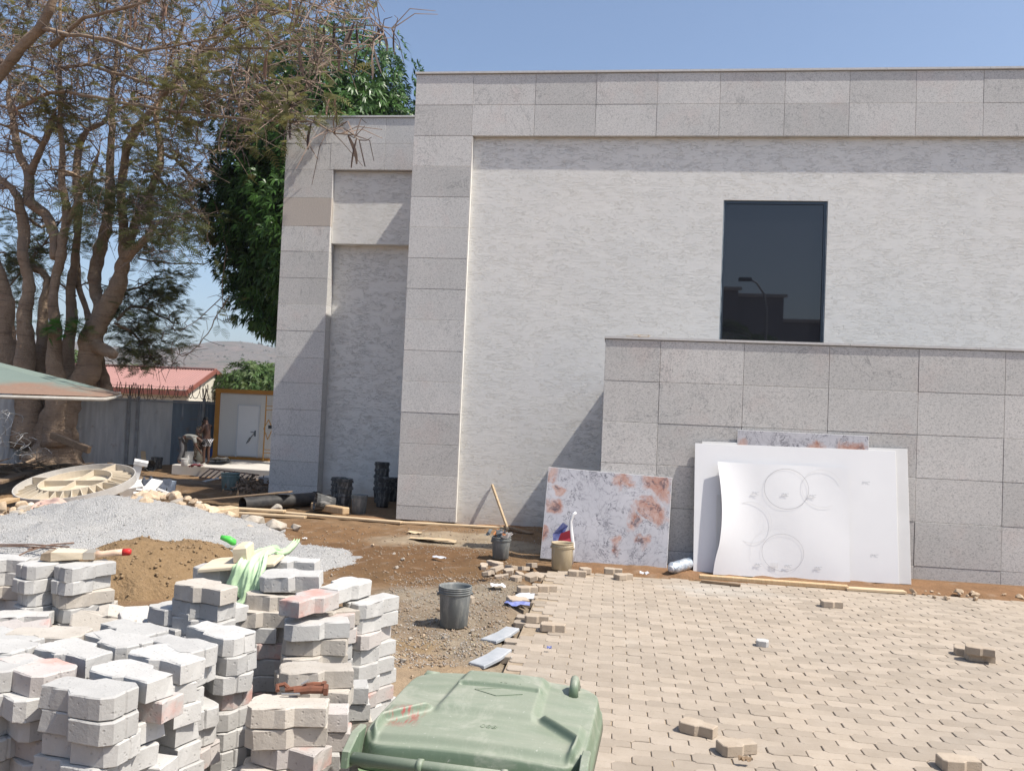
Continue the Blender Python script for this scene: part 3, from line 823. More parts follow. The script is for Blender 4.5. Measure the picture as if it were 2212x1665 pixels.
def rosettes(C, pos, outd, r, n=9, L=.22, W=.05):
    m = len(pos); o = unit(outd); a0 = r.uniform(0, 6.28, m)
    u = unit(np.cross(o, np.array([.3, .2, 1.0]))); v = np.cross(o, u)
    tint0 = r.normal(.5, .16, m)
    for k in range(n):
        a = a0 + 6.28 * k / n + r.normal(0, .25, m)
        sp = r.uniform(.5, 1.15, m)
        d = unit(o * (.75 * (1.1 - sp * .45))[:, None] + (u * np.cos(a)[:, None] + v * np.sin(a)[:, None]) * sp[:, None] + np.array([0, 0, -.25]))
        ln = L * r.uniform(.75, 1.25, m)
        s = unit(np.cross(d, o + r.normal(0, .2, (m, 3)))) * (W / 2)
        p0 = pos + d * .02; p1 = p0 + d * (ln * .5)[:, None]; p2 = p0 + d * ln[:, None] + np.array([0, 0, -1.0]) * (ln * .28)[:, None]
        t = np.clip(tint0 + r.normal(0, .15, m), 0, 1)
        C.add(np.stack([p0 - s * .3, p0 + s * .3, p1 + s, p1 - s], 1), t); C.add(np.stack([p1 - s, p1 + s, p2 + s * .15, p2 - s * .15], 1), t)

def flamboyant():
    YT = 26.6
    root = aty(95, 985, YT); root.z = -.55
    T = thing('flamboyant_tree', 'large spreading many-stemmed tree with feathery leaves and long dark hanging pods', 'tree', root)
    O = root
    # stems: (u, v, width in px, depth offset)
    S = [
     [(112,1003,120,0),(122,930,84,0),(146,858,60,-.1),(187,809,50,-.2),(200,729,50,-.2),(229,664,44,-.3),(258,606,31,-.4),(272,557,28,-.5),(264,513,20,-.5),(266,442,19,-.6),(260,391,18,-.7),(273,325,17,-1),(300,273,16,-1.4),(328,240,15,-1.8),(372,180,10,-2.6),(442,109,8,-3.6),(520,60,6,-4.6),(620,20,4,-6)],
     [(272,560,26,-.5),(296,535,19,-.7),(322,512,17,-.8),(331,487,16,-.9)],
     [(270,545,24,-.4),(290,480,18,-.2),(320,429,17,0),(346,365,15,.1),(344,299,14,.2),(338,255,11,.3),(352,190,8,.1),(372,120,6,-.2),(400,40,5,-.6)],
     [(222,690,32,-.1),(206,637,26,.2),(208,585,26,.3),(213,538,27,.4),(229,494,25,.4),(240,442,22,.4),(234,390,19,.5),(242,325,16,.6),(240,247,12,.8),(245,182,10,.9),(252,100,8,1),(270,20,6,1)],
     [(120,960,60,-.4),(124,880,46,-.5),(120,794,36,-.6),(117,716,26,-.7),(117,650,21,-.8),(119,590,20,-.8),(133,549,20,-.8),(142,494,19,-.8),(141,442,17,-.9),(135,390,15,-1),(133,312,12,-1.1),(130,234,10,-1.2),(129,156,9,-1.3),(130,70,8,-1.4),(132,-40,7,-1.5)],
     [(145,480,17,-.8),(158,455,13,-.9),(171,420,10,-1),(196,380,8,-1.3),(214,330,6,-1.6)],
     [(135,880,44,.6),(146,800,30,.8),(154,664,22,1),(156,598,18,1),(161,549,18,1),(170,507,16,1),(167,440,18,1.1),(167,377,18,1.1),(169,312,15,1.1),(187,281,12,1),(221,266,10,.9),(243,240,8,.8),(258,190,6,.8)],
     [(92,960,60,.2),(88,870,40,.3),(86,781,27,.3),(91,716,24,.4),(99,637,20,.5),(102,606,18,.6),(86,582,12,.8),(58,570,9,1),(20,560,7,1.2)],
     [(66,960,70,-.2),(58,860,52,-.3),(52,768,40,-.4),(57,664,28,-.4),(60,598,24,-.4),(49,533,24,-.5),(49,468,22,-.5),(42,429,18,-.6),(21,404,15,-.7),(-10,380,12,-.8)],
     [(119,560,20,-.7),(122,512,21,-.6),(94,460,23,-.5),(66,437,23,-.4),(60,378,20,-.3),(44,338,17,-.2),(30,280,14,0),(18,200,11,.2)],
     [(60,378,18,-.3),(85,330,14,-.6),(110,282,12,-.8),(118,240,10,-1)],
     [(26,970,80,.3),(14,860,56,.2),(14,768,46,.1),(12,664,35,0),(4,590,22,-.1),(-20,540,16,-.2)],
     [(-30,210,22,-3),(0,156,22,-3.2),(39,109,23,-3.4),(91,60,22,-3.6),(112,21,20,-3.8),(124,-40,18,-4)],
     [(205,745,30,-.3),(226,757,25,-.6),(243,766,22,-.9)],
     [(200,840,30,.5),(214,800,20,.9),(212,760,16,1.0),(190,690,14,1.2),(172,620,12,1.3),(166,560,10,1.4)],
     [(210,770,14,.7),(228,822,22,.6),(236,850,22,.5)],
    ]
    K = YT / F_
    nodes = []; nrad = []
    mb = MB()
    for s in S:
        pts = []; rad = []
        for i in range(len(s) - 1):
            for k in range(6):
                t = k / 6; a, b = s[i], s[i+1]
                u, v, w, dy = [a[j] * (1 - t) + b[j] * t for j in range(4)]
                wob = (math.sin(v * .05 + u * .03) * .03)
                p = aty(u, v, YT + dy); p += Vector((wob, wob, 0)) * min(1, w / 20); pts.append(p - O); rad.append(max(.012, w / 2 * (YT + dy) / F_ * 1.05 * (1 + .07 * math.sin(v * .21 + i))))
        u, v, w, dy = s[-1]; pts.append(aty(u, v, YT + dy) - O); rad.append(max(.01, w / 2 * (YT + dy) / F_))
        mb.tube(pts, rad, 16, rough=.10)
        for p, r_ in zip(pts, rad):
            q = p + O
            if r_ < .13: nodes.append(tuple(q)); nrad.append(r_)
    mb.build('trunk', M_BARK, T, True)
    # cut ends
    for (u, v, w, dy) in ((243,766,22,-.9), (331,487,16,-.9)):
        pass
    # long limbs traced one by one
    limbs = [
     [(20,245,9,-1),(104,200,9,-2),(156,200,8,-2.5),(234,216,8,-3.5),(312,229,7,-4.5),(417,245,6,-6),(520,258,5,-7.8),(622,263,4.5,-9.6),(664,262,4,-10.3),(700,276,3.6,-10.8),(724,289,3.2,-11.1),(765,292,2.6,-11.4),(776,303,2,-11.5)],
     [(328,240,10,-1.8),(400,150,9,-3),(442,109,8,-4),(533,104,5.5,-5.5),(585,104,5,-6.5),(632,86,4.5,-7.2),(711,91,3.6,-8.2),(750,118,3,-8.6),(799,101,2.4,-9),(808,112,2,-9.2)],
     [(372,180,7,-2.6),(470,60,6,-3.5),(544,21,5,-4.5),(612,23,5,-5.6),(670,42,4,-6.6),(723,60,3.5,-7.4),(809,55,2.4,-8.6),(846,62,2,-9),(851,70,1.6,-9.1)],
     [(300,273,8,-1.4),(360,255,7,-2.4),(430,265,5,-3.6),(480,250,4,-4.4),(540,262,3,-5.4)],
     [(344,330,9,.2),(380,345,8,.2),(420,385,6,.2),(455,420,5,.2),(478,470,4,.1),(490,540,3,.1),(480,600,2.4,0),(482,670,2,0)],
     [(346,390,9,.1),(375,418,8,-.3),(410,440,7,-.6),(435,462,5,-.8),(452,480,4,-.9),(448,520,3,-1)],
     [(110,100,12,-3.6),(180,40,9,-4.2),(260,20,8,-5),(360,-10,6,-6)],
     [(91,60,12,-3.6),(150,75,9,-4.4),(230,85,8,-5.2),(310,110,7,-6),(380,100,5,-7),(470,80,4,-8)],
     [(130,150,8,-1.3),(190,140,8,-2),(270,165,7,-3),(350,190,6,-4.2),(440,205,5,-5.6),(520,215,4,-7)],
     [(240,247,8,.8),(300,210,7,1.4),(380,200,6,2),(460,215,5,2.4),(520,200,4,2.8)],
     [(350,190,7,.1),(420,160,6,.8),(500,150,5,1.4),(570,165,4,1.8),(640,150,3,2)],
     [(245,182,8,.9),(300,120,7,1.6),(380,90,6,2.2),(470,110,5,2.6),(560,90,4,3),(640,110,3,3.2)],
     [(252,690,8,-.2),(285,660,6,.6),(320,665,5,1),(360,690,3.5,1.3),(385,700,2.6,1.4)],
     [(250,700,7,-.2),(290,720,6,.8),(330,770,4,1.2),(305,800,3,1.3)],
     [(230,640,7,-.1),(300,620,5,.8),(345,600,4,1.2),(375,600,3,1.4)],
     [(300,560,4,.4),(370,568,3.4,.6),(440,570,2.6,.8),(470,560,2,.9)],
     [(495,640,3,0),(470,680,2.6,.1),(450,720,2.4,.2),(420,755,2,.3),(395,770,1.8,.4),(370,755,1.5,.5),(350,730,1.2,.5)],
     [(480,640,2.4,.0),(430,690,2.2,.3),(390,715,2,.5),(360,705,1.4,.6)],
     [(49,468,9,-.5),(90,490,7,.3),(130,480,5,.8),(20,620,4,1),(0,640,4,1)],
     [(60,580,7,.8),(110,600,5,1.2),(165,640,4,1.4)],
    ]
    mb = MB()
    for s in limbs:
        pts = []; rad = []
        for i in range(len(s) - 1):
            for k in range(3):
                t = k / 3; a, b = s[i], s[i+1]; u, v, w, dy = [a[j] * (1 - t) + b[j] * t for j in range(4)]
                p = aty(u + rng.uniform(-2, 2), v + rng.uniform(-2, 2), YT + dy); pts.append(p - O); rad.append(w / 2 * (YT + dy) / F_)
        a = s[-1]; pts.append(aty(a[0], a[1], YT + a[3]) - O); rad.append(a[2] / 2 * (YT + a[3]) / F_)
        mb.tube(pts, rad, 6)
        for p, r_ in zip(pts, rad): nodes.append(tuple(p + O)); nrad.append(r_)
    mb.build('limbs', M_BARK, T, True, kind='stuff')
    r = np.random.RandomState(15); mb = MB(); N = np.array(nodes); RADN = np.array(nrad)
    for k in range(95):
        u, v = r.uniform(-40, 430), r.uniform(60, 450); P = np.array(aty(u, v, YT + r.uniform(-2.5, 2.5))); dd = np.linalg.norm(N - P, axis=1) + np.where(N[:, 2] > P[2] + .2, 1.2, 0); i = int(dd.argmin()); q = N[i]; L = np.linalg.norm(P - q)
        if L < .4 or L > 4: continue
        r0 = min(RADN[i] * .8, .035 + .022 * L); c1 = q + (P - q) * .3 + r.normal(0, .12 * L, 3) + np.array([0, 0, .12 * L]); c2 = q + (P - q) * .7 + r.normal(0, .12 * L, 3); pts = []
        for j in range(9): t = j / 8; pts.append((1-t)**3 * q + 3*(1-t)**2*t * c1 + 3*(1-t)*t*t * c2 + t**3 * P)
        rad = [r0 * (1 - .65 * j / 8) for j in range(9)]; mb.tube([Vector(x) - O for x in pts], rad, 7, cap=False); nodes += [tuple(x) for x in pts[2:]]; nrad += rad[2:]; N = np.array(nodes); RADN = np.array(nrad)
    mb.build('boughs', M_BARK, T, True, kind='stuff')
    # grown branches: random targets joined to the nearest wood already there
    r = np.random.RandomState(5)
    poly = [(-60,-80),(820,-80),(850,60),(770,120),(720,150),(640,240),(560,300),(520,330),(450,390),(420,430),(390,500),(330,560),(60,420),(-60,420)]
    def inside(u, v, P):
        c = False; j = len(P) - 1
        for i in range(len(P)):
            if (P[i][1] > v) != (P[j][1] > v) and u < (P[j][0] - P[i][0]) * (v - P[i][1]) / (P[j][1] - P[i][1]) + P[i][0]: c = not c
            j = i
        return c
    def wood_color(u): return 0
    tg = []
    while len(tg) < 820:
        u, v = r.uniform(-60, 850), r.uniform(-80, 560)
        if not inside(u, v, poly): continue
        dens = 1.0 if v < 260 else .45
        if u > 560: dens *= .75
        if u > 700: dens *= .55
        if r.rand() > dens: continue
        front = max(0, min(1, (u - 150) / 600))
        Y = YT + r.uniform(-9.2 * front - 2.5, 3.2 - 6 * front * front)
        if u > 560 and v > 225: Y = min(Y, 16.9)
        tg.append(aty(u, v, Y))
    for (u0, v0, u1, v1, n, ya, yb) in ((235, 590, 385, 800, 40, .6, 2.0), (-20, 440, 130, 640, 26, .6, 2.5), (330, 380, 470, 520, 22, -.6, 1.2)):
        for _ in range(n): tg.append(aty(r.uniform(u0, u1), r.uniform(v0, v1), YT + r.uniform(ya, yb)))
    hub = np.array(aty(230, 420, YT))
    tg.sort(key=lambda p: np.linalg.norm(np.array(p) - hub))
    N = np.array(nodes); RAD = np.array(nrad)
    mb = MB(); tips = []
    for p in tg:
        P = np.array(p); dd = np.linalg.norm(N - P, axis=1) + np.where(np.linalg.norm(N - hub, axis=1) > np.linalg.norm(P - hub) + .3, 1.5, 0)
        i = int(dd.argmin()); q = N[i]; L = np.linalg.norm(P - q)
        if L < .15: continue
        r0 = min(RAD[i] * .75, .012 + .016 * L); r0 = max(r0, .014)
        c1 = q + (P - q) * .35 + np.array([0, 0, .10 * L]) + r.normal(0, .09 * L, 3); c2 = q + (P - q) * .7 + np.array([0, 0, .08 * L]) + r.normal(0, .09 * L, 3)
        pts = []; n = 6
        for k in range(n + 1):
            t = k / n; pts.append((1-t)**3 * q + 3*(1-t)**2*t * c1 + 3*(1-t)*t*t * c2 + t**3 * P)
        rad = [r0 * (1 - .6 * k / n) for k in range(n + 1)]
        mb.tube([Vector(x) - O for x in pts], rad, 5, cap=False)
        N = np.concatenate([N, np.array(pts[1:])]); RAD = np.concatenate([RAD, np.array(rad[1:])])
        tips.append((pts[-1], pts[-1] - pts[-2]))
    mb.build('branches', M_TWIG, T, kind='stuff')
    # twigs
    pick = r.choice(len(N), 6800); mb = MB(); mbd = MB(); ends = []; 
    for c, i in enumerate(pick):
        q = N[i]
        if RAD[i] > .09: continue
        L = r.uniform(.25, 1.1); d = unit(np.array([r.normal(.25, .8), r.normal(-.25, .8), r.normal(-.05, .55)]))
        m = q + d * L * .5 + np.array([0, 0, .05]) + r.normal(0, .06, 3); e = q + d * L + r.normal(0, .1, 3) - np.array([0, 0, .12 * L])
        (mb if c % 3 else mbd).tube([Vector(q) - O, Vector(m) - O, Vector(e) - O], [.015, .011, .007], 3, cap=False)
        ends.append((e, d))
    mb.build('twigs', M_TWIG, T, kind='stuff'); mbd.build('darker_twigs', M_TWIGD, T, kind='stuff')  # darker brown twigs mixed in evenly among the others
    # foliage: fronds clustered around a fraction of the twig ends
    E = np.array([e for e, d in ends]); D = np.array([d for e, d in ends])
    pu = np.array([proj(e) for e in E])
    keep = fbm(E[:, 0] * .55 + E[:, 1] * .3, E[:, 2] * .7, 3, 31) + r.normal(0, .08, len(E))
    low = (pu[:, 1] > 400)
    sel = (keep > np.where(low, .50, np.where(pu[:, 0] > 420, .635, .585))) 
    C1 = Cards(); C2 = Cards()
    base = np.repeat(E[sel], 4, 0); dr = np.repeat(D[sel], 4, 0) + r.normal(0, .75, (sel.sum() * 4, 3)); dr[:, 2] = dr[:, 2] * .5 + .05
    lowm = np.repeat(low[sel], 4)
    fronds(C1, base[~lowm] + r.normal(0, .05, base[~lowm].shape), dr[~lowm], .36, r, 7, .028)
    fronds(C2, base[lowm] + r.normal(0, .05, base[lowm].shape), dr[lowm], .46, r, 8, .024)
    # the lower hanging crown is denser
    lo = []
    for (u0, v0, ru, rv, n, dy) in ((290, 700, 60, 50, 64, 1.2), (345, 655, 62, 45, 70, 1.2), (360, 612, 42, 28, 40, 1.3), (300, 770, 45, 38, 50, 1.2), (380, 730, 40, 34, 26, 1.3), (255, 640, 30, 30, 24, 1.2), (150, 700, 60, 26, 22, -1.0), (40, 520, 60, 80, 70, 1.5), (180, 500, 40, 60, 40, .9), (330, 540, 45, 28, 30, .6), (430, 480, 40, 50, 24, .2), (60, 640, 60, 90, 50, 2)):
        for _ in range(n):
            a = r.uniform(0, 6.28); q = math.sqrt(r.rand()); lo.append(aty(u0 + ru * q * math.cos(a), v0 + rv * q * math.sin(a), YT + dy + r.normal(0, .5)))
    lo = np.array([tuple(p) for p in lo]); lo = np.repeat(lo, 4, 0); dd = r.normal(0, 1, lo.shape); dd[:, 2] = dd[:, 2] * .4 - .1
    fronds(C2, lo, dd, .42, r, 8, .024)
    C1.build('dry_foliage', leafmat('olive_leaf', (.21, .185, .065), (.13, .14, .06), .4), T)
    C2.build('green_foliage', leafmat('grey_green_leaf', (.13, .165, .065), (.175, .18, .075), .35), T)
    sp = np.array([tuple(aty(140 + r.normal(0, 22), 705 + r.normal(0, 10), YT - 1.1)) for _ in range(60)]); dd = r.normal(0, 1, sp.shape); dd[:, 2] *= .3
    C3 = Cards(); fronds(C3, sp, dd, .36, r, 8, .03); C3.build('fresh_foliage', leafmat('fresh_green_leaf', (.07, .22, .03), (.09, .25, .04), .4), T)
    # seed pods
    variants = []
    for k in range(4):
        m_ = MB(); b = .10 * (k - 1.5); n = 6
        vs = []; 
        for i in range(n + 1):
            t = i / n; w = .028 * math.sin(math.pi * (.12 + .80 * t)) + .004; x = b * math.sin(t * 2.2) * .5
            vs += [(x - w, -.007, -.5 * t), (x + w, -.007, -.5 * t), (x + w, .007, -.5 * t), (x - w, .007, -.5 * t)]
        fs = []
        for i in range(n):
            for j in range(4): fs.append((4*i+j, 4*i+(j+1)%4, 4*i+4+(j+1)%4, 4*i+4+j))
        fs.append((3,2,1,0)); fs.append(tuple(4*n+j for j in range(4)))
        m_.add(vs, fs); variants.append((m_.mesh('pod', M_POD), m_.mesh('pod', M_PODL)))
    spots = [aty(u, v, YT + dy) for u, v, dy in ((776,303,-11.5),(770,300,-11.4),(752,293,-11.3),(627,266,-9.7),(672,268,-10.4),(851,68,-9.1),(820,58,-8.7),(824,57,-8.7),(816,58,-8.7),(808,108,-9.2),(803,118,-9.1),(771,112,-8.8),(790,50,-8.4),(770,52,-8.2),(765,50,-8.2),(760,62,-8.2),(750,60,-8),(722,50,-7.4),(700,58,-7.2),(730,95,-8.3),(760,55,-8),(745,20,-7.5),(640,180,-6),(660,170,-6.5),(555,165,-5),(575,200,-6),(500,205,-5),(520,210,-5.4),(285,15,-5),(355,8,-6),(362,10,-6),(280,20,-5),(490,110,-5),(410,165,-4),(395,170,-4),(455,215,-5),(445,205,-5),(540,130,-5.5))]
    cand = [i for i in range(len(ends)) if pu[i][1] < 330 and -20 < pu[i][0] < 850]
    r.shuffle(cand)
    for i in cand[:150]: spots.append(Vector(E[i]))
    for k, p in enumerate(spots):
        a = int(r.randint(4)); lt = r.rand() < .38 and k > 20
        o = put('pod', variants[a][1 if lt else 0], T, loc=p - O, rot=(r.normal(0, .16), r.normal(0, .16), r.uniform(0, 3.1)), scale=float(r.uniform(.8, 1.25)))
flamboyant()

def mango(name, label, u, v, Y, R, seed, n, zscale=1.0, trunk=True, mats=None, L=.27, W=.07, lobes=None, base_z=-.6, cat='tree'):
    r = np.random.RandomState(seed); c = np.array(aty(u, v, Y)); loc = Vector((c[0], c[1], base_z))
    T = thing(name, label, cat, loc)
    lobes = lobes or [(0, 0, 0, 1.0)]
    P = []; O = []
    tot = sum(l[3] ** 2 for l in lobes)
    for (lx, ly, lz, lr) in lobes:
        m = int(n * lr ** 2 / tot)
        d = unit(r.normal(0, 1, (m, 3)))
        bump = .74 + .58 * fbm(d[:, 0] * 3 + lx, d[:, 2] * 3 + d[:, 1] * 2, 3, seed)
        rad = R * lr * bump * (1 - .32 * r.rand(m) ** 2.2)
        p = c + np.array([lx, ly, lz]) * R + d * rad[:, None] * np.array([1, 1, zscale])
        P.append(p); O.append(d + np.array([0, 0, .25]))
    P = np.concatenate(P); O = np.concatenate(O)
    ok = P[:, 2] > base_z + .2
    C = Cards(); rosettes(C, P[ok], O[ok], r, 8, L, W); C.build('crown', mats, T)
    if trunk:
        mb = MB(); top = Vector(c) - loc
        mb.tube([Vector((0, 0, 0)), Vector((.1, .05, top.z * .3)), Vector((-.05, .1, top.z * .6)), top], [.35, .28, .24, .12], 9)
        for k in range(9):
            a = k * 2.4; e = top + Vector((math.cos(a), math.sin(a), .5 + .3 * math.sin(k))) * R * .75
            mb.tube([top * (.45 + .05 * k), (top + e) / 2 + Vector((0, 0, .2)), e], [.12, .08, .03], 6)
        mb.build('trunk', M_BARK, T, True)
    return T
M_MANGO = leafmat('mango_leaf', (.035, .085, .018), (.058, .125, .026), .14, .38)
M_BUSH = leafmat('bush_leaf', (.06, .12, .03), (.10, .14, .045), .3, .55)
mango('mango_tree', 'dense dark green mango tree rising behind the left wing of the building', 640, 420, 28.5, 3.9, 4, 10500, 1.0, True, M_MANGO,
      lobes=[(.34, .1, .92, .70), (.68, .2, .55, .55), (.02, 0, .45, .72), (-.22, 0, .0, .58), (-.46, -.1, -.22, .34), (-.12, 0, -.55, .55), (-.20, 0, -.95, .36), (.04, 0, -1.12, .30), (.2, 0, -.3, .8), (.3, .1, .3, .8)])
mango('leafy_tree', 'bright green leafy tree behind the gable of the pink roofed house', 545, 832, 47, 2.2, 9, 1500, .8, False, M_BUSH, L=.3, W=.09, lobes=[(0, 0, 0, .8), (.6, 0, -.1, .7), (-.6, .2, -.2, .6), (1.2, 0, -.1, .8)])
mango('leafy_tree', 'darker green tree behind the cabin, next to the granite pillar', 610, 842, 50, 2.4, 10, 1200, .75, False, M_BUSH, L=.32, W=.1, lobes=[(0, 0, 0, .9), (.7, 0, .1, .7)])
mango('leafy_tree', 'low green tree showing between the stems above the pink roof', 150, 800, 55, 2.6, 12, 1200, .7, False, M_BUSH, L=.34, W=.1, lobes=[(0, 0, 0, .8), (.9, 0, -.2, .6), (-.9, 0, .1, .7), (1.8, 0, -.3, .5), (2.6, 0, -.35, .45)])
mango('leafy_tree', 'rounded green treetop behind the ridge of the pink roof', 270, 815, 60, 2.2, 13, 800, .5, False, M_BUSH, L=.34, W=.1, lobes=[(0, 0, 0, .8), (.9, 0, -.05, .7), (-1.2, 0, 0, .6)])
# ------------------------------------------------------------------ stacked paving blocks
TH = .0587
def zr_(z): return 2.0 - (2.0 - z) * .857
bl_var = {}
def block_mesh(mi, k):
    if (mi, k) in bl_var: return bl_var[(mi, k)]
    r = random.Random(100 + k)
    mb = MB(); o = paver_outline(.0022, r)
    # casting groove on the octagon end and small chips
    o = o[:8] + [o[8], (-PP/2 - .001, .006), (-PP/2 + .003, .002), (-PP/2 + .003, -.002), (-PP/2 - .001, -.006), o[9]]
    oo = []
    for i in range(len(o)):
        a, b = o[i], o[(i+1) % len(o)]; oo.append(a); L = math.hypot(b[0]-a[0], b[1]-a[1])
        if L > .04: oo += [(a[0] + (b[0]-a[0]) * t + r.uniform(-.0012, .0012), a[1] + (b[1]-a[1]) * t + r.uniform(-.0012, .0012)) for t in (.33, .67)]
    mb.prism(oo, 0, TH, .0035)
    vs = []
    for p in mb.v:
        q = Vector(p)
        if q.z > TH * .8: q += Vector((r.uniform(-.0015, .0015), r.uniform(-.0015, .0015), -r.random() * .0015))
        if r.random() < .10: q += Vector((-q.x, -q.y, -.02)).normalized() * r.uniform(.003, .010) * (1 if q.z > TH * .8 else .5)
        vs.append(tuple(q))
    mb.v = vs
    me = mb.mesh('paving_block', (M_BLOCK, M_BLOCKP, M_BLOCKW)[mi]); bl_var[(mi, k)] = me
    return me
nblocks = 0; lower = MB(); low_all = []
ORD = ['topmost', 'second', 'third', 'fourth', 'fifth', 'sixth', 'seventh', 'eighth', 'ninth', 'tenth', 'eleventh', 'twelfth', 'thirteenth', 'fourteenth', 'fifteenth']
MNAME = ['grey', 'red stained', 'warm grey']
def Z5(x, y): return (.3257 * x, 1123.3 + .3257 * y)
def Z6(x, y): return (345.6 + .3257 * x, 1123.3 + .3257 * y)
def block(p, yaw, z, mi, label, tilt=(0, 0), group='stacked interlocking paving blocks'):
    global nblocks; nblocks += 1
    o = put('paving_block', block_mesh(mi, rng.randrange(5)), loc=(p[0], p[1], z), rot=(tilt[0] + rng.gauss(0, .008), tilt[1] + rng.gauss(0, .008), yaw))
    return tag(o, label, 'paving block', group)
def column(px, z, yaw, n, name, mats=(6, 1, 2), jit=.011, first=None, ny=8, shift=(0, 0)):
    z = zr_(z); p = atz(px[0], px[1], z); yaw = R_(yaw); ztop = z + rng.uniform(-.004, .004)
    k = 0
    while ztop - TH > -.005:
        q = (p.x + rng.gauss(0, jit) * (k > 0) + shift[0] * k, p.y + rng.gauss(0, jit) * (k > 0) + shift[1] * k); a = yaw + rng.gauss(0, R_(ny)) * (k > 0)
        mi = first if (k == 0 and first is not None) else rng.choices((0, 1, 2), mats)[0]
        if k < n and nblocks < 296:
            block(q, a, ztop - TH, mi, '%s paving block, %s in the stack %s' % (MNAME[mi], ORD[k], name))
        else:
            me = block_mesh(0, rng.randrange(5)); Mx = Matrix.Translation((q[0], q[1], ztop - TH)) @ rotz(a)
            lower.add([Mx @ v.co for v in me.vertices], [tuple(f.vertices) for f in me.polygons])
        ztop -= TH + .0012; k += 1
# front pallet, near the bottom left corner
FR = (9, .5, .5)
column(Z5(585, 1088), 1.12, 172, 8, 'nearest the camera', FR)
column(Z5(885, 990), 1.12, -21, 8, 'just behind and right of the nearest one', FR)
column(Z5(1120, 885), 1.12, -24, 9, 'left of the tall red stained columns', FR)
column(Z5(1190, 806), 1.12, 155, 9, 'on the right edge of the front pallet', (7, 1.5, 1))
column(Z6(395, 716), 1.12, 157, 10, 'at the front pallet far right corner', (6, 3, 1))
column(Z5(228, 940), 1.12, 157, 7, 'left of the nearest one', (8, 2, 1))
column(Z5(506, 850), 1.12, -22, 2, 'in the front pallet middle, darker top', FR)
column(Z5(778, 776), 1.12, 155, 2, 'at the centre of the front pallet', FR)
column(Z5(880, 708), 1.12, 157, 2, 'at the back centre of the front pallet', FR)
column(Z5(319, 737), 1.12, 192, 2, 'at the back left of the front pallet', FR)
column(Z5(-20, 818), 1.12, 166, 3, 'at the left edge of the front pallet', FR)
column(Z5(60, 752), 1.12, 158, 2, 'at the far left of the front pallet', FR)
column(Z5(-90, 930), 1.12, 176, 4, 'cut off left on the front pallet', FR)
# back right group
B2 = (5, 3, 2)
column(Z6(1405, 515), 1.09, 62, 12, 'nearest the green bin, rightmost', B2, .012)
column(Z6(1225, 590), 1.06, 55, 9, 'left of the rightmost column', B2, .014)
block(atz(*Z6(1225, 425), zr_(1.16)), R_(-105), zr_(1.16) - TH + (1.10 + .0685 - 1.16) * .8, 0, 'smooth grey paving block lying across the rightmost back columns')
block(atz(*Z6(1115, 600), zr_(1.06)), R_(35), zr_(1.06) - TH + (1.00 + .0685 - 1.06) * .8, 2, 'warm grey block wedged under the smooth grey one')
block(atz(*Z6(990, 500), zr_(1.17)), R_(-108), zr_(1.17) - TH + (1.105 + .0685 - 1.17) * .8, 1, 'pink faced paving block topping the tall shaded column')
column(Z6(1050, 655), 1.08, 24, 7, 'under the pink faced block', (3, 2, 3), .016, None, 14)
block(atz(*Z6(885, 350), zr_(1.22)), R_(8), zr_(1.22) - TH + (1.155 + .0685 - 1.22) * .8, 0, 'paving block tilted on the pile beside the green cloth', (.10, -.05))
block(atz(*Z6(875, 268), zr_(1.22)), R_(4), zr_(1.22) - TH + (1.16 + .0685 - 1.22) * .8, 0, 'paving block at the back of the pile, right of the green cloth')
column(Z6(785, 490), 1.13, -6, 4, 'under the tilted block by the cloth', (3, 1, 4))
column(Z6(880, 300), 1.14, 6, 3, 'behind the green cloth', (3, 1, 4))
column(Z6(670, 585), 1.07, 8, 1, 'with clean pale front face, mid pile', (3, 1, 4), first=2)
column(Z6(700, 790), .93, 4, 6, 'below the pale faced block', (3, 5, 1), .012, 1)
column(Z6(1045, 965), 1.01, 22, 3, 'behind the rusty clamps', (3, 1, 6), .012, 2)
column(Z6(1165, 1075), .87, 18, 8, 'between rusty clamps and rightmost column', (5, 2, 3), .012)
column(Z6(865, 1205), .96, 10, 8, 'carrying the rusty clamps', (3, 4, 3), .010, 2)
column(Z6(1010, 1250), .90, 12, 8, 'right of the rusty clamps', (4, 4, 3), .012)
column(Z6(315, 425), 1.20, -20, 1, 'third from the back, left pile', first=2)
column(Z6(130, 568), 1.09, -24, 3, 'leftmost of the middle pile', (5, 1, 4), .015)
column(Z6(395, 545), 1.10, -24, 3, 'in front of the wooden float', (4, 2, 3), .015)
column(Z6(440, 305), 1.20, 4, 2, 'under the wooden float', (7, 1, 1), first=0)
column(Z6(560, 420), 1.06, 30, 2, 'hidden behind the green cloth', (7, 1, 1))
# back left group
column(Z5(575, 285), 1.12, 62, 5, 'carrying the paint brush', (8, 1, 1), .010, 0)
column(Z5(325, 272), 1.12, 66, 4, 'left of the paint brush', (7, 2, 1), .012, 0)
column(Z5(60, 245), 1.12, 2, 6, 'at the far left behind the front pallet', (6, 2, 2), .014, 0)
column(Z5(-170, 250), 1.10, 10, 3, 'cut off at the back left edge', (6, 2, 2), .014)
column(Z5(600, 540), .86, 20, 2, 'low behind the front pallet', (3, 1, 5), .014, 2)
column(Z5(330, 560), .88, 50, 2, 'low and shaded behind the front', (3, 1, 5), .014)
column(Z5(150, 620), .90, 20, 2, 'low at left behind the front', (3, 2, 5), .014)
block(atz(*Z5(120, 690), zr_(1.02)), R_(28), zr_(1.02) - TH + (.94 + .0685 - 1.02) * .8, 1, 'red edged paving block leaning at the left behind the front pallet', (.5, -.12))
block(atz(*Z5(690, 640), zr_(1.0)), R_(30), zr_(1.0) - TH + (.93 + .0685 - 1.0) * .8, 2, 'cream paving block tipped on edge behind the front pallet', (1.1, .15))
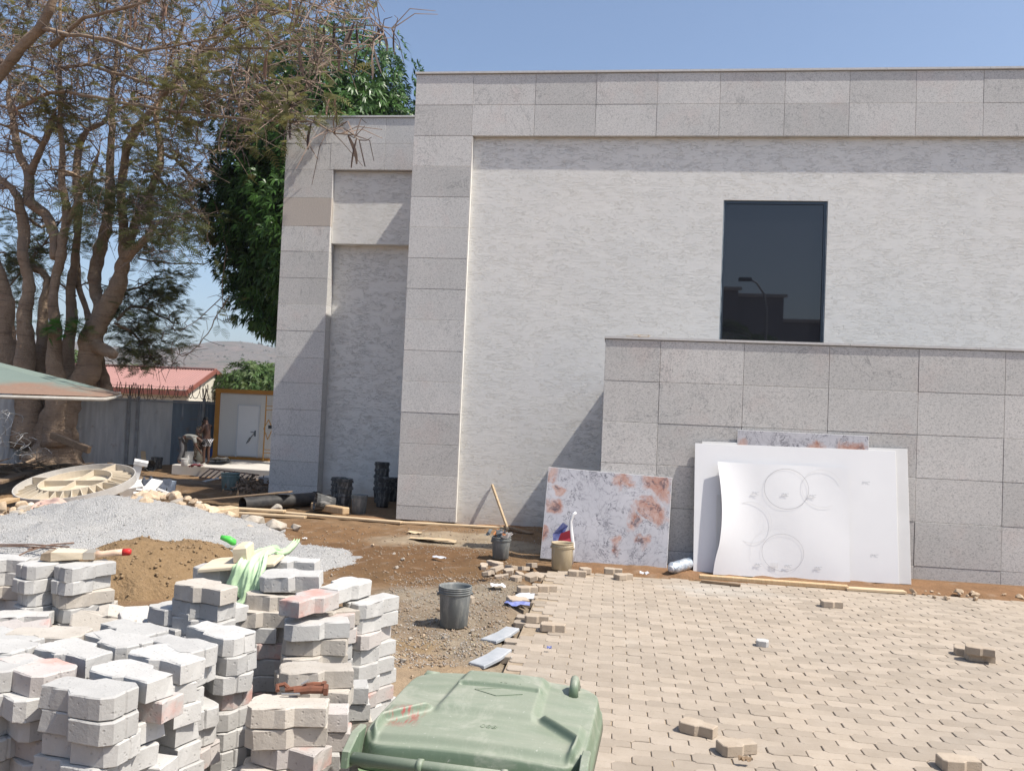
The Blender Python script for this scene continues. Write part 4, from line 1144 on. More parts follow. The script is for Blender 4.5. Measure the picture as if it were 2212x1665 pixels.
block(atz(*Z5(830, 620), zr_(1.0)), R_(48), zr_(1.0) - TH + (.93 + .0685 - 1.0) * .8, 2, 'cream paving block tipped up beside the sand heap', (-.75, .3))
block(atz(*Z5(965, 640), zr_(.98)), R_(60), zr_(.98) - TH + (.93 + .0685 - .98) * .8, 0, 'grey paving block tipped on its side beside the cream ones', (.8, .1))
column(Z5(820, 660), .93, 30, 1, 'supporting the tipped blocks', (3, 1, 5), .014)
column(Z5(960, 665), .92, 20, 1, 'under the grey tipped block', (3, 1, 5), .014)
tag(lower.build('stacked_lower_blocks', M_BLOCK), 'lower courses of the stacked grey paving blocks', 'paving blocks', 'stacked interlocking paving blocks', 'stuff')
# wooden pallets beneath
def pallet(c, yaw, w, d, label):
    T = thing('pallet', label, 'pallet', (c[0], c[1], 0), (0, 0, yaw))
    for i in range(5): mb = MB(); mb.box((0, -d/2 + d * i / 4, .006), (w, .1, .018)); mb.build('deck_board', M_WOODD, T)

# ------------------------------------------------------------------ things lying on the stacks
def brush():
    p = atz(*Z5(520, 258), zr_(1.125))
    T = thing('paint_brush', 'wide pale bristle paint brush with a red tipped wooden handle on the blocks', 'brush', p, (0, 0, R_(20)))
    m1 = simple('cream_bristle', (.70, .60, .45), (.6, .5, .36), 14, .9, .5, 90, .004, stretch=(1, 14, 14)); m2 = simple('dirty_bristle_tip', (.26, .20, .14), (.36, .28, .2), 40, .95, .5, 90, .004)
    m3 = simple('tin_ferrule', (.55, .50, .42), None, rough=.4, metal=.5); m4 = simple('varnished_handle', (.62, .44, .32), None, rough=.4); m5 = simple('red_paint', (.55, .035, .03), None, rough=.4)
    mb = MB(); mb.add([(-.10, -.055, .0), (-.10, .055, .0), (-.10, .06, .04), (-.10, -.06, .04), (.03, -.045, .008), (.03, .045, .008), (.03, .045, .036), (.03, -.045, .036)], [(0,1,2,3), (4,7,6,5), (0,4,5,1), (1,5,6,2), (2,6,7,3), (3,7,4,0)]); mb.build('bristles', m1, T)
    mb = MB(); mb.add([(-.145, -.05, .004), (-.145, .05, .004), (-.14, .052, .032), (-.14, -.052, .032), (-.101, -.056, .0), (-.101, .056, .0), (-.101, .06, .039), (-.101, -.06, .039)], [(0,3,2,1), (4,5,6,7), (0,1,5,4), (1,2,6,5), (2,3,7,6), (3,0,4,7)]); mb.build('bristle_tips', m2, T)
    mb = MB(); mb.bbox((.03, -.047, .006), (.075, .047, .038)); mb.build('ferrule', m3, T)
    mb = MB(); mb.tube([(.075, 0, .022), (.10, 0, .024), (.15, 0, .03), (.185, 0, .032)], [.02, .013, .015, .016], 10); mb.build('handle', m4, T, True)
    mb = MB(); mb.tube([(.186, 0, .0322), (.215, 0, .034), (.222, 0, .034)], [.0165, .016, .011], 10); mb.build('handle_tip', m5, T, True)
brush()
def float_tool():
    p = atz(*Z6(540, 262), zr_(1.24)); p.z = zr_(1.20) + .012
    T = thing('plastering_float', 'cream wooden plastering float lying upturned on the block pile', 'float', p, (R_(6), R_(-6), R_(8)))
    m = simple('cream_wood', (.66, .57, .43), (.56, .46, .33), 5, .8, .25, 40, .004, stretch=(1, 8, 8))
    mb = MB(); mb.prism([(-.15, -.075), (.15, -.06), (.16, .07), (-.11, .085), (-.14, .06)], 0, .016, .004); mb.build('board', m, T)
    mb = MB(); mb.prism([(-.02, -.03), (.035, -.03), (.04, .06), (-.01, .06)], .016, .085, .01); mb.build('grip', m, T)
float_tool()
def cloth_mesh(path, widths, nacross, fold, thick_dir, mat, name, label, seed, cat='cloth', drop=None):
    r = random.Random(seed); n = len(path); vs = []
    P = [Vector(p) for p in path]
    K = 6; fine = []; fw_ = []
    for i in range(n - 1):
        for k in range(K):
            t = k / K
            a = P[max(i-1, 0)]; b = P[i]; c = P[i+1]; d = P[min(i+2, n-1)]
            fine.append(.5 * ((2*b) + (c - a) * t + (2*a - 5*b + 4*c - d) * t*t + (3*b - a - 3*c + d) * t**3)); fw_.append(widths[i] * (1-t) + widths[i+1] * t)
    fine.append(P[-1]); fw_.append(widths[-1])
    for i, p in enumerate(fine):
        d = (fine[min(i+1, len(fine)-1)] - fine[max(i-1, 0)]).normalized(); s = d.cross(Vector(thick_dir)).normalized(); up_ = s.cross(d)
        for j in range(nacross):
            t = j / (nacross - 1) - .5
            vs.append(p + s * (t * fw_[i]) + up_ * (fold * math.sin(t * 17 + i * .21 + seed) * (.4 + .6 * math.sin(i * .17 + j * .6 + seed) ** 2) + fold * .7 * math.sin(t * 37 + i * .33 + seed) * math.sin(i * .5 + t * 9) + r.gauss(0, fold * .12)))
    fs = [(i*nacross+j, i*nacross+j+1, (i+1)*nacross+j+1, (i+1)*nacross+j) for i in range(len(fine)-1) for j in range(nacross-1)]
    mb = MB(); mb.add(vs, fs); o = mb.build(name, mat, None, True)
    md = o.modifiers.new('thickness', 'SOLIDIFY'); md.thickness = .003
    return tag(o, label, cat)
mgc = simple('pale_green_cotton', (.50, .66, .42), (.42, .58, .35), 6, .9, .2, 200, .001)
cloth_mesh([atz(*Z6(905, 178), zr_(1.22)) + Vector((0, 0, .03)), atz(*Z6(830, 235), zr_(1.22)) + Vector((0, 0, .02)), atz(*Z6(740, 245), zr_(1.22)) + Vector((0, 0, .03)), atz(*Z6(655, 280), zr_(1.22)) + Vector((0, 0, .035)), atz(*Z6(610, 340), zr_(1.20)) + Vector((0, -.02, .03)), atz(*Z6(570, 430), zr_(1.14)) + Vector((0, -.03, .0)), atz(*Z6(545, 500), zr_(1.09)) + Vector((0, -.03, -.01)), atz(*Z6(530, 535), zr_(1.06))],
           [.03, .045, .06, .08, .13, .17, .15, .08], 31, .010, (0, -.6, 1), mgc, 'green_cloth', 'crumpled pale green cloth draped over the paving block pile', 3)
def clamps():
    p = atz(*Z6(935, 1155), zr_(.962))
    T = thing('rusty_clamps', 'rusty brown steel clamps and bolts lying on a paving block', 'clamp', p, (0, 0, R_(12)))
    m = simple('brown_rust', (.21, .085, .05), (.13, .06, .04), 30, .9, .4, 80, .002); m2 = simple('bare_steel', (.5, .48, .45), None, rough=.35, metal=.8)
    for k, (a, b, w) in enumerate((((-.02, -.012, .014), (.075, -.002, .016), .02), ((-.05, .012, .01), (.03, .018, .012), .013), ((.0, .02, .02), (.065, .03, .022), .012))):
        mb = MB(); mb.tube([a, ((a[0]+b[0])/2, (a[1]+b[1])/2, a[2] + .004), b], [w * .55, w * .65, w * .6], 8); mb.lathe([(0, -.006), (w * .9, -.006), (w * .9, .006), (0, .006)], 6, 0, Matrix.Translation(b) @ Matrix.Rotation(R_(90), 4, 'Y')); mb.build('bolt', m, T, kind='stuff')
    mb = MB(); mb.tube([(-.07, -.005, .012), (-.075, .012, .022), (-.055, .022, .024), (-.04, .012, .014)], .007, 6); mb.build('jaw', m, T)
    mb = MB(); mb.tube([(-.055, -.018, .006), (.0, -.024, .01)], .004, 6); mb.build('pin', m2, T)
    mb = MB(); mb.tube([(.0, .0, .03), (.02, .01, .04)], .004, 6); mb.build('pin', m2, T)
clamps()

# ------------------------------------------------------------------ green wheeled bin
def binn():
    T = thing('wheeled_bin', 'large faded green plastic wheeled bin with closed ridged lid', 'bin', (-.360, 2.648, 0), (0, 0, R_(-3.8)))
    def dusty(name, a, b, dust):
        t = NT(name); co = t.coord('Object'); geo = t.n('ShaderNodeNewGeometry'); sx = t.n('ShaderNodeSeparateXYZ'); t.l(geo.outputs['Normal'], sx.inputs[0])
        c = t.mix(t.ramp(t.noise(co, 3, 4, .6), [(.3, 0), (.7, 1)]), a, b)
        up_ = t.ramp(sx.outputs[2], [(.25, 0), (.95, 1)])
        d = t.math('MULTIPLY', up_, t.ramp(t.noise(t.coord('Object', (1, 5, 1)), 3.2, 6, .7), [(.25, .25), (.75, .8)]))
        c = t.mix(d, c, dust)
        sc = t.ramp(t.math('ABSOLUTE', t.math('SUBTRACT', t.noise(t.coord('Object', (3, .5, 1), (0, 0, .5)), 5, 5, .7, .8), .5)), [(0, 1), (.012, 0)])
        c = t.mix(t.math('MULTIPLY', sc, .10), c, (.45, .47, .38))
        if name.startswith('faded'):
            sp = t.n('ShaderNodeSeparateXYZ'); t.l(co, sp.inputs[0]); mx_ = t.ramp(t.math('ABSOLUTE', t.math('ADD', sp.outputs[0], .235)), [(.02, 1), (.06, 0)]); my_ = t.ramp(t.math('ABSOLUTE', t.math('ADD', sp.outputs[1], .135)), [(.02, 1), (.08, 0)])
            c = t.mix(t.math('MULTIPLY', t.math('MULTIPLY', mx_, my_), t.ramp(t.noise(t.coord('Object', (40, 9, 9)), 2, 4, .7), [(.46, 0), (.56, .9)])), c, (.30, .06, .05))
            c = t.mix(t.ramp(t.noise(co, 4.2, 6, .7, .6), [(.52, 0), (.70, .75)]), c, (.40, .40, .33))
            c = t.mix(t.ramp(t.noise(co, 55, 3, .7), [(.66, 0), (.74, .6)]), c, (.5, .5, .44))
        return t.done(c, t.ramp(d, [(0, .42), (1, .72)]), t.bump(t.noise(co, 140, 3, .6), .12, .001), 0, .45)
    mg = dusty('faded_green_plastic', (.15, .205, .135), (.125, .175, .115), (.32, .325, .26))
    mgd = dusty('green_plastic_body', (.085, .19, .075), (.07, .16, .065), (.26, .31, .2))
    # lid as a moulded sheet
    n = 190; hw, hd = .345, .312
    us = np.linspace(-1, 1, n); Ux, Uy = np.meshgrid(us, us)
    def rr(a, b): return sstep(0, 1, (b - np.abs(a)) )
    sq = (np.abs(Ux) ** 12 + np.abs(Uy) ** 12) ** (1 / 12)
    z = 1.035 + .022 * (1 - Ux ** 2) * .8 + .022 * (Uy + 1) * .5 * .6
    z = z - .055 * sstep(.945, 1.0, sq) 
    # central raised panel that runs to the hinge side
    pw = .50 - .04 * Uy
    panel_ = sstep(.0, .10, pw - np.abs(Ux)) * sstep(-.30, -.16, Uy) * sstep(1.0, .86, Uy)
    z = z + .021 * panel_
    # flared ridges at the front
    fl = .50 + np.minimum((-.2 - Uy) * 1.0, .36)
    outer = sstep(-.015, .02, np.abs(Ux) - fl) * sstep(-.16, -.24, Uy) * sstep(.93, .86, sq)
    z = z + .018 * outer
    rib = np.exp(-((np.abs(Ux) - fl) / .03) ** 2) * sstep(-.14, -.26, Uy) * sstep(.95, .88, sq)
    z = z + .017 * rib
    # cross groove on the panel
    z = z - .008 * np.exp(-((Uy - .42) / .022) ** 2) * sstep(.40, .36, np.abs(Ux))
    z = z + .010 * np.exp(-((Uy - .46) / .03) ** 2) * sstep(.44, .40, np.abs(Ux))
    # front lip step
    z = z - .02 * sstep(-.80, -.90, Uy)
    rad = 1 - .07 * (np.minimum(np.abs(Ux), np.abs(Uy)) ** 7)
    xw = Ux * hw * rad * (1 - .035 * (1 - Uy) / 2 * 0); yw = Uy * hd * rad
    V = np.stack([xw, yw, z], -1).reshape(-1, 3); idx = np.arange(n * n).reshape(n, n)
    q = np.stack([idx[:-1, :-1], idx[:-1, 1:], idx[1:, 1:], idx[1:, :-1]], -1).reshape(-1, 4)
    # skirt
    per = np.concatenate([idx[0, :-1], idx[:-1, -1], idx[-1, :0:-1], idx[:0:-1, 0]])
    sk = V[per].copy(); sk[:, 2] = .955; sk[:, :2] *= 1.012
    sk2 = sk.copy(); sk2[:, :2] *= .93; b = len(V); m = len(per)
    V = np.concatenate([V, sk, sk2]); f = []
    for i in range(m):
        j = (i + 1) % m; f.append((per[i], b + i, b + j, per[j])); f.append((b + i, b + m + i, b + m + j, b + j))
    q = np.concatenate([q, np.array(f)])
    lid = put('lid', npmesh('lid', V, q, mg, True), T)
    # embossed marks on the lid
    def txt(s, x, y, zz, size, rot):
        cu = bpy.data.curves.new('emboss', 'FONT'); cu.body = s; cu.size = size; cu.extrude = .0012; cu.align_x = 'CENTER'; cu.align_y = 'CENTER'
        o = bpy.data.objects.new('t', cu); COL.objects.link(o); dg = bpy.context.evaluated_depsgraph_get(); me = bpy.data.meshes.new_from_object(o.evaluated_get(dg)); bpy.data.objects.remove(o)
        me.materials.clear(); me.materials.append(mg); put('embossed_mark', me, lid, loc=(x, y, zz), rot=(0, 0, rot))
    txt('880', .03, -.150, 1.0562, .035, math.pi); txt('APEB', .03, .165, 1.0842, .034, math.pi)
    mb = MB(); zz = 1.0822
    dq = [(-.07, .085), (.01, .045), (.09, .085), (.01, .122)]
    for i in range(4):
        if i == 2: continue
        a, c_ = dq[i], dq[(i+1) % 4]; mb.bar((a[0], a[1], zz), (c_[0], c_[1], zz), .003)
    mb.build('embossed_diamond', mg, lid, kind='stuff')
    # grip loop at the far right corner of the lid
    mb = MB(); mb.tube([(.245, .20, 1.05), (.245, .21, 1.085), (.245, .235, 1.10), (.245, .26, 1.085), (.245, .27, 1.04)], [.017, .015, .015, .015, .017], 8); mb.build('lid_grip', mg, lid, True)
    mb = MB(); mb.tube([(-.30, .275, 1.03), (-.29, .29, 1.048), (-.25, .295, 1.045)], [.014, .014, .012], 8); mb.build('lid_knob', mg, lid, True)
    # body
    mb = MB(); segs = 10
    def ring(w, d, zc, r_=.05):
        P = []
        for cx, cy, a0 in ((1, 1, 0), (-1, 1, 90), (-1, -1, 180), (1, -1, 270)):
            for k in range(5):
                a = R_(a0 + 90 * k / 4); P.append((cx * (w - r_) + r_ * math.cos(a), cy * (d - r_) + r_ * math.sin(a), zc))
        return P
    rings = [ring(.225, .245, .06), ring(.235, .26, .10), ring(.29, .295, .86), ring(.292, .297, .90), ring(.322, .33, .905), ring(.325, .333, .95), ring(.29, .30, .952)]
    vs = [p for r_ in rings for p in r_]; fs = []
    for i in range(len(rings) - 1):
        for k in range(20): l = (k + 1) % 20; fs.append((i*20+k, i*20+l, (i+1)*20+l, (i+1)*20+k))
    fs.append(tuple(reversed(range(20)))); mb.add(vs, fs); mb.build('body', mgd, T, False)
    for x in (-.305, .305):
        for y in (-.15, .05, .22): mb = MB(); mb.box((x * .98, y, .85), (.03, .012, .11)); mb.build('side_rib', mgd, T)
    for x in (-.22, -.04, .15): mb = MB(); mb.box((x, -.325, .88), (.02, .05, .12)); mb.build('hinge_rib', mgd, T)
    mb = MB(); mb.tube([(-.345, -.352, 1.000), (.345, -.352, 1.000)], .0175, 14); 
    for x in (-.12, .12): mb.tube([(x - .008, -.352, 1.000), (x + .008, -.352, 1.000)], .0215, 14)
    mb.build('handle_bar', mg, T, True)
    for s in (-1, 1):
        mb = MB(); mb.prism([(-.378, .025), (-.34, .015), (-.27, .02), (-.235, .098), (-.30, .10), (-.37, .068)], -.012, .012, .004, M=Matrix.Translation((s * .335, 0, .955)) @ Matrix(((0, 0, 1, 0), (1, 0, 0, 0), (0, 1, 0, 0), (0, 0, 0, 1)))); mb.build('hinge_arm', mg, T)
        w = MB(); M_ = Matrix.Translation((s * .27, -.25, .10)) @ Matrix.Rotation(R_(90), 4, 'Y'); w.lathe([(.02, -.025), (.085, -.025), (.1, -.015), (.1, .015), (.085, .025), (.02, .025)], 20, 0, M_); w.build('wheel', M_BLACKP, T, True)
    # red paint scuffs on the left ridge
    mr = simple('red_scuff', (.42, .07, .06), (.2, .22, .14), 60, .8)
binn()
# ------------------------------------------------------------------ helper: a panel lying in a plane given by three corners
def plane_obj(name, BL, BR, TL, th, mats, parent=None, outline=None, label=None):
    x = (BR - BL); w = x.length; x.normalize(); y = (TL - BL); y = y - x * y.dot(x); h = y.length; y.normalize(); nz = x.cross(y)
    if nz.y > 0: nz = -nz; 
    Mx = Matrix.Identity(4)
    for i in range(3): Mx[i][0] = x[i]; Mx[i][1] = y[i]; Mx[i][2] = nz[i]; Mx[i][3] = BL[i]
    return Mx, w, h

def marble():
    t = NT('veined_marble_print'); co = t.coord('Object')
    w1 = t.n('ShaderNodeVectorMath', operation='ADD'); nz = t.n('ShaderNodeTexNoise'); nz.inputs['Scale'].default_value = 2.6; nz.inputs['Detail'].default_value = 6; t.l(co, nz.inputs['Vector'])
    sc = t.n('ShaderNodeVectorMath', operation='SCALE'); sc.inputs['Scale'].default_value = .45; t.l(nz.outputs['Color'], sc.inputs[0]); t.l(co, w1.inputs[0]); t.l(sc.outputs[0], w1.inputs[1])
    va = t.noise(w1.outputs[0], 1.9, 7, .62, 1.4); vb = t.noise(t.coord('Object', (1.3, .8, 1), (0, 0, .7)), 2.6, 7, .65, 1.8); vc = t.noise(w1.outputs[0], 6.0, 6, .7, 1.0)
    la = t.ramp(t.math('ABSOLUTE', t.math('SUBTRACT', va, .5)), [(.002, 1), (.012, 0)]); lb = t.ramp(t.math('ABSOLUTE', t.math('SUBTRACT', vb, .5)), [(.002, 1), (.009, 0)])
    lc = t.math('MULTIPLY', t.ramp(t.math('ABSOLUTE', t.math('SUBTRACT', vc, .5)), [(.0, 1), (.03, 0)]), t.ramp(t.noise(co, 2.6, 4), [(.52, 0), (.62, 1)]))
    vein = t.math('MAXIMUM', la, lb); vein2 = lc
    vg = t.ramp(t.noise(co, 4.0, 5, .65), [(.38, .1), (.56, 1)])
    base = t.mix(t.ramp(t.noise(co, 1.6, 4), [(.3, 0), (.7, 1)]), (.42, .415, .44), (.52, .51, .53))
    c = t.mix(t.math('MULTIPLY', t.math('MAXIMUM', t.math('MULTIPLY', vein, vg), vein2), .9), base, (.07, .07, .085))
    # rusty clouds along a diagonal band and at the left edge
    band = None; left = None
    for (bx_, by_, br_, isl) in ((1.05, 1.16, .26, 0), (1.52, 1.12, .30, 0), (1.44, .78, .34, 0), (1.22, .58, .24, 0), (1.36, .36, .16, 0), (1.03, .28, .16, 0), (.06, 1.14, .2, 1), (.10, .76, .20, 1), (.16, .98, .14, 1), (.02, .35, .16, 1)):
        dn = t.n('ShaderNodeVectorMath', operation='DISTANCE'); t.l(w1.outputs[0], dn.inputs[0]); dn.inputs[1].default_value = (bx_ + .22, by_ + .22, .22)
        q = t.ramp(t.math('DIVIDE', dn.outputs['Value'], br_ * 1.5), [(.25, 1), (1.0, 0)])
        if isl: left = q if left is None else t.math('MAXIMUM', left, q)
        else: band = q if band is None else t.math('MAXIMUM', band, q)
    cl = t.noise(w1.outputs[0], 3.4, 6, .7)
    m = t.ramp(t.math('MULTIPLY', t.math('MAXIMUM', band, t.math('MULTIPLY', left, .95)), cl), [(.36, 0), (.50, 1)])
    fr = t.ramp(t.noise(w1.outputs[0], 9, 5, .7), [(.38, 0), (.62, 1)])
    c = t.mix(t.math('MULTIPLY', m, .85), c, t.mix(fr, (.36, .15, .085), (.50, .34, .28)))
    dk = t.ramp(t.math('MULTIPLY', t.math('MAXIMUM', band, left), t.noise(w1.outputs[0], 6.5, 6, .75)), [(.50, 0), (.60, 1)])
    c = t.mix(t.math('MULTIPLY', dk, .85), c, (.09, .075, .09))
    return t.done(c, .18, None, 0, .5)
M_MARB = marble()
M_SHEET = simple('white_sheet_board', (.70, .695, .68), (.645, .64, .625), 1.6, .55, .04, 12, .004)
M_SHEET2 = simple('white_card_board', (.78, .78, .78), (.735, .735, .74), 1.2, .5, .04, 10, .004)
M_SEDGE = simple('white_board_edge', (.70, .69, .66), None, rough=.7)
M_PENCIL = simple('pencil_line', (.30, .30, .31), None, rough=.9); M_PENCILF = simple('faint_pencil_line', (.66, .66, .66), None, rough=.9)
M_INK = simple('grey_stamp_ink', (.46, .47, .49), None, rough=.8)
def slab_board(BL, BR, TL, th, face, edge):
    Mx, w, h = plane_obj('', BL, BR, TL, th, None)
    return Mx, w, h
def mk_board(name, label, BL, BR, TL, th, mats, cat='board', group=None):
    Mx, w, h = plane_obj('', BL, BR, TL, th, None)
    mb = MB(); e = .004
    mb.quad((e, e, th), (w - e, e, th), (w - e, h - e, th), (e, h - e, th), 0)
    o = [(0, 0), (w, 0), (w, h), (0, h)]; i_ = [(e, e), (w - e, e), (w - e, h - e), (e, h - e)]
    for k in range(4):
        a, b, c, d = o[k], o[(k+1)%4], i_[(k+1)%4], i_[k]
        mb.quad((a[0], a[1], th - .001), (b[0], b[1], th - .001), (c[0], c[1], th), (d[0], d[1], th), 1)
        mb.quad((a[0], a[1], 0), (b[0], b[1], 0), (b[0], b[1], th - .001), (a[0], a[1], th - .001), 1)
    mb.quad((0, h, 0), (w, h, 0), (w, 0, 0), (0, 0, 0), 1)
    ob = mb.build(name, mats); ob.matrix_world = Mx
    tag(ob, label, cat, group); return ob, w, h
# marble board leaning at the corner of the low wing
BL, BR = aty(1167, 1205, YL - .26), aty(1440, 1233, YL - .26); TL = aty(1182, 1008, YL - .016)
mk_board('marble_board', 'square marble print board with rust red veins leaning at the corner of the low wing', BL, BR, TL, .012, [M_MARB, M_SEDGE])
# strip of the same print behind the white sheets
BL, BR = aty(1588, 1150, YL - .16), aty(1876, 1168, YL - .16); TL = aty(1590, 928, YL - .02)
mk_board('marble_board', 'narrow strip of purple veined marble board peeking out above the white sheets', BL, BR, TL, .012, [M_MARB, M_SEDGE])
# white sheets
yb = 11.36
def W(u, v, y): return aty(u, v, y)
BL, BR, TL = aty(1513, 1236, YL - .27), aty(1968, 1262, YL - .27), aty(1514, 953, YL - .035)
mk_board('white_sheet', 'rearmost large white sheet of the leaning pile, showing at the right edge', BL, BR, TL, .010, [M_SHEET, M_SEDGE], 'board', 'white sheets leaning on the wall')
BL, BR, TL = aty(1497, 1235, YL - .29), aty(1942, 1261, YL - .29), aty(1500, 957, YL - .052)
s1, w1, h1 = mk_board('white_sheet', 'large plain white sheet in front of the pile, behind the curled one', BL, BR, TL, .010, [M_SHEET2, M_SEDGE], 'board', 'white sheets leaning on the wall')
def stamp(parent, x, y, z, size=.045, txt='IMC', mat=None):
    cu = bpy.data.curves.new('stamp', 'FONT'); cu.body = txt; cu.size = size; cu.shear = .3; cu.extrude = .0003
    o = bpy.data.objects.new('t', cu); COL.objects.link(o); me = bpy.data.meshes.new_from_object(o.evaluated_get(bpy.context.evaluated_depsgraph_get())); bpy.data.objects.remove(o)
    me.materials.clear(); me.materials.append(mat or M_INK); put('printed_stamp', me, parent, loc=(x, y, z))
def to_local(o, u, v):
    """point of the board's face seen at (u,v)"""
    Mi = o.matrix_world.inverted(); c = Mi @ Vector(CAM); d = (Mi.to_3x3() @ Vector(ray(u, v))); t = -c.z / d.z; return c + d * t
bpy.context.view_layer.update()
for (u, v) in ((1860, 1046), (1878, 1203), (1547, 1027)):
    p = to_local(s1, u, v); stamp(s1, p.x, p.y, .0106, .06)
# curled front sheet with pencil circles
BL3, BR3, TL3 = aty(1546, 1240, YL - .345), aty(1836, 1258, YL - .345), aty(1562, 998, YL - .125)
Mx, w3, h3 = plane_obj('', BL3, BR3, TL3, .01, None)
nx, ny = 60, 30; vs = []
for j in range(ny + 1):
    v_ = j / ny
    lx = .07 * math.sin(math.pi * min(1, v_ * 1.02)) * (1 if v_ > .25 else v_ / .25) - .04 * (1 - v_) ** 2
    for i in range(nx + 1):
        t_ = i / nx; curl = .085 * max(0, 1 - t_ * 3.2) ** 2 * (.25 + .75 * math.sin(math.pi * (v_ * .8 + .1)))
        vs.append((lx * (1 - t_) ** 2 + w3 * t_, h3 * v_, .012 + curl + .01 * math.sin(t_ * 9 + v_ * 4) * .4))
mb = MB(); mb.add(vs, [(j*(nx+1)+i, j*(nx+1)+i+1, (j+1)*(nx+1)+i+1, (j+1)*(nx+1)+i) for j in range(ny) for i in range(nx)])
s3 = mb.build('white_sheet', M_SHEET2, None, True); s3.matrix_world = Mx
md = s3.modifiers.new('t', 'SOLIDIFY'); md.thickness = .004; md.offset = -1; es = s3.modifiers.new('e', 'EDGE_SPLIT'); es.split_angle = R_(35)
tag(s3, 'front white sheet with pencil circles and a curled left edge', 'board', 'white sheets leaning on the wall')
bpy.context.view_layer.update()
def ring_on(o, u, v, ru, rv, z, wdt, mat, a0=0, a1=360):
    c = to_local(o, u, v); e = to_local(o, u + ru, v); f = to_local(o, u, v - rv); rx = (e - c).length; ry = (f - c).length
    mb = MB(); n = 64; vs = []
    for k in range(n + 1):
        a = R_(a0 + (a1 - a0) * k / n); vs += [(c.x + (rx - wdt) * math.cos(a), c.y + (ry - wdt) * math.sin(a), z), (c.x + (rx + wdt) * math.cos(a), c.y + (ry + wdt) * math.sin(a), z)]
    mb.add(vs, [(2*k, 2*k+1, 2*k+3, 2*k+2) for k in range(n)]); mb.build('pencil_circle', mat, o)
ring_on(s3, 1698, 1056, 48, 43, .0245, .0020, M_PENCIL); ring_on(s3, 1690, 1193, 45, 40, .0245, .0015, M_PENCIL); ring_on(s3, 1622, 1128, 44, 44, .026, .0025, M_PENCILF); ring_on(s3, 1690, 1193, 70, 58, .0245, .0012, M_PENCILF, 80, 200)
ring_on(s3, 1775, 1055, 44, 40, .024, .0024, M_PENCILF, 20, 300)
for (u, v) in ((1622, 1068), (1686, 1071), (1628, 1222), (1692, 1225), (1757, 1229), (1566, 1219), (1745, 1074)):
    p = to_local(s3, u, v); stamp(s3, p.x, p.y, .027, .055)
p = to_local(s3, 1664, 1226)
mb = MB()
for k in range(14): mb.quad((p.x + k * .007, p.y, .0255), (p.x + k * .007 + (.002 + .003 * (k % 3 == 0)), p.y, .0255), (p.x + k * .007 + (.002 + .003 * (k % 3 == 0)), p.y + .07, .0255), (p.x + k * .007, p.y + .07, .0255))
mb.build('printed_bars', M_PENCILF, s3, kind='stuff')
BL, BR, TL = aty(1546, 1238, YL - .318), aty(1562, 1239, YL - .318), aty(1549, 1068, YL - .165)
mk_board('white_strip', 'narrow white offcut standing between the curled sheet and the large sheet', BL, BR, TL, .008, [M_SHEET, M_SEDGE], 'board')
# timber under the sheets
def plank(name, label, a, b, w, h, mat, cat='plank', group=None, upv=(0, 0, 1)):
    a = Vector(a); b = Vector(b); d = (b - a); L = d.length; mid = (a + b) / 2
    mb = MB(); n = 6; 
    x = Vector(upv).cross(d.normalized()).normalized(); y = d.normalized().cross(x)
    rt_ = Matrix((x, y, d.normalized())).transposed()
    mb.box((0, 0, 0), (w, h, L)); 
    o = mb.build(name, mat); o.matrix_world = Matrix.Translation(mid) @ rt_.to_4x4()
    bv = o.modifiers.new('b', 'BEVEL'); bv.width = min(w, h) * .12; bv.segments = 1
    return tag(o, label, cat, group)
plank('timber_plank', 'brown plank lying under the curled white sheet', atz(1510, 1244, .03), atz(1832, 1268, .03), .10, .045, M_WOOD)
plank('timber_plank', 'pale plank on the paving below the right end of the white sheets', atz(1826, 1270, .02), atz(1955, 1278, .02), .13, .03, M_WOODX)
plank('timber_plank', 'short dark plank end at the left foot of the white sheets', atz(1515, 1254, .02), atz(1600, 1263, .02), .06, .03, M_WOODD)
# foil roll
def foil():
    a, b = atz(1449, 1228, .07), atz(1502, 1212, .09)
    T = thing('foil_roll', 'crumpled silver foil wrapped roll lying between the marble board and white sheets', 'roll', a)
    t = NT('crumpled_foil'); co = t.coord('Object'); m = t.done(t.mix(t.ramp(t.noise(co, 9, 4), [(.4, 0), (.6, 1)]), (.62, .66, .7), (.35, .42, .5)), .35, t.bump(t.noise(co, 22, 6, .7), .9, .02), .45, .5)
    d = b - a; mb = MB(); n = 12; mb.tube([d * (i / n) + Vector((0, 0, .006 * math.sin(i * 2.2))) for i in range(n + 1)], [.045 if i == 0 else .078 + .010 * math.sin(i * 3.1) for i in range(n + 1)], 14); mb.build('wrapped_tube', m, T, True)
    mb = MB(); mb.tube([d * -.02, d * -.005, d * .02], [.03, .045, .05], 12); mb.build('open_end', M_SHEET, T, True)
foil()
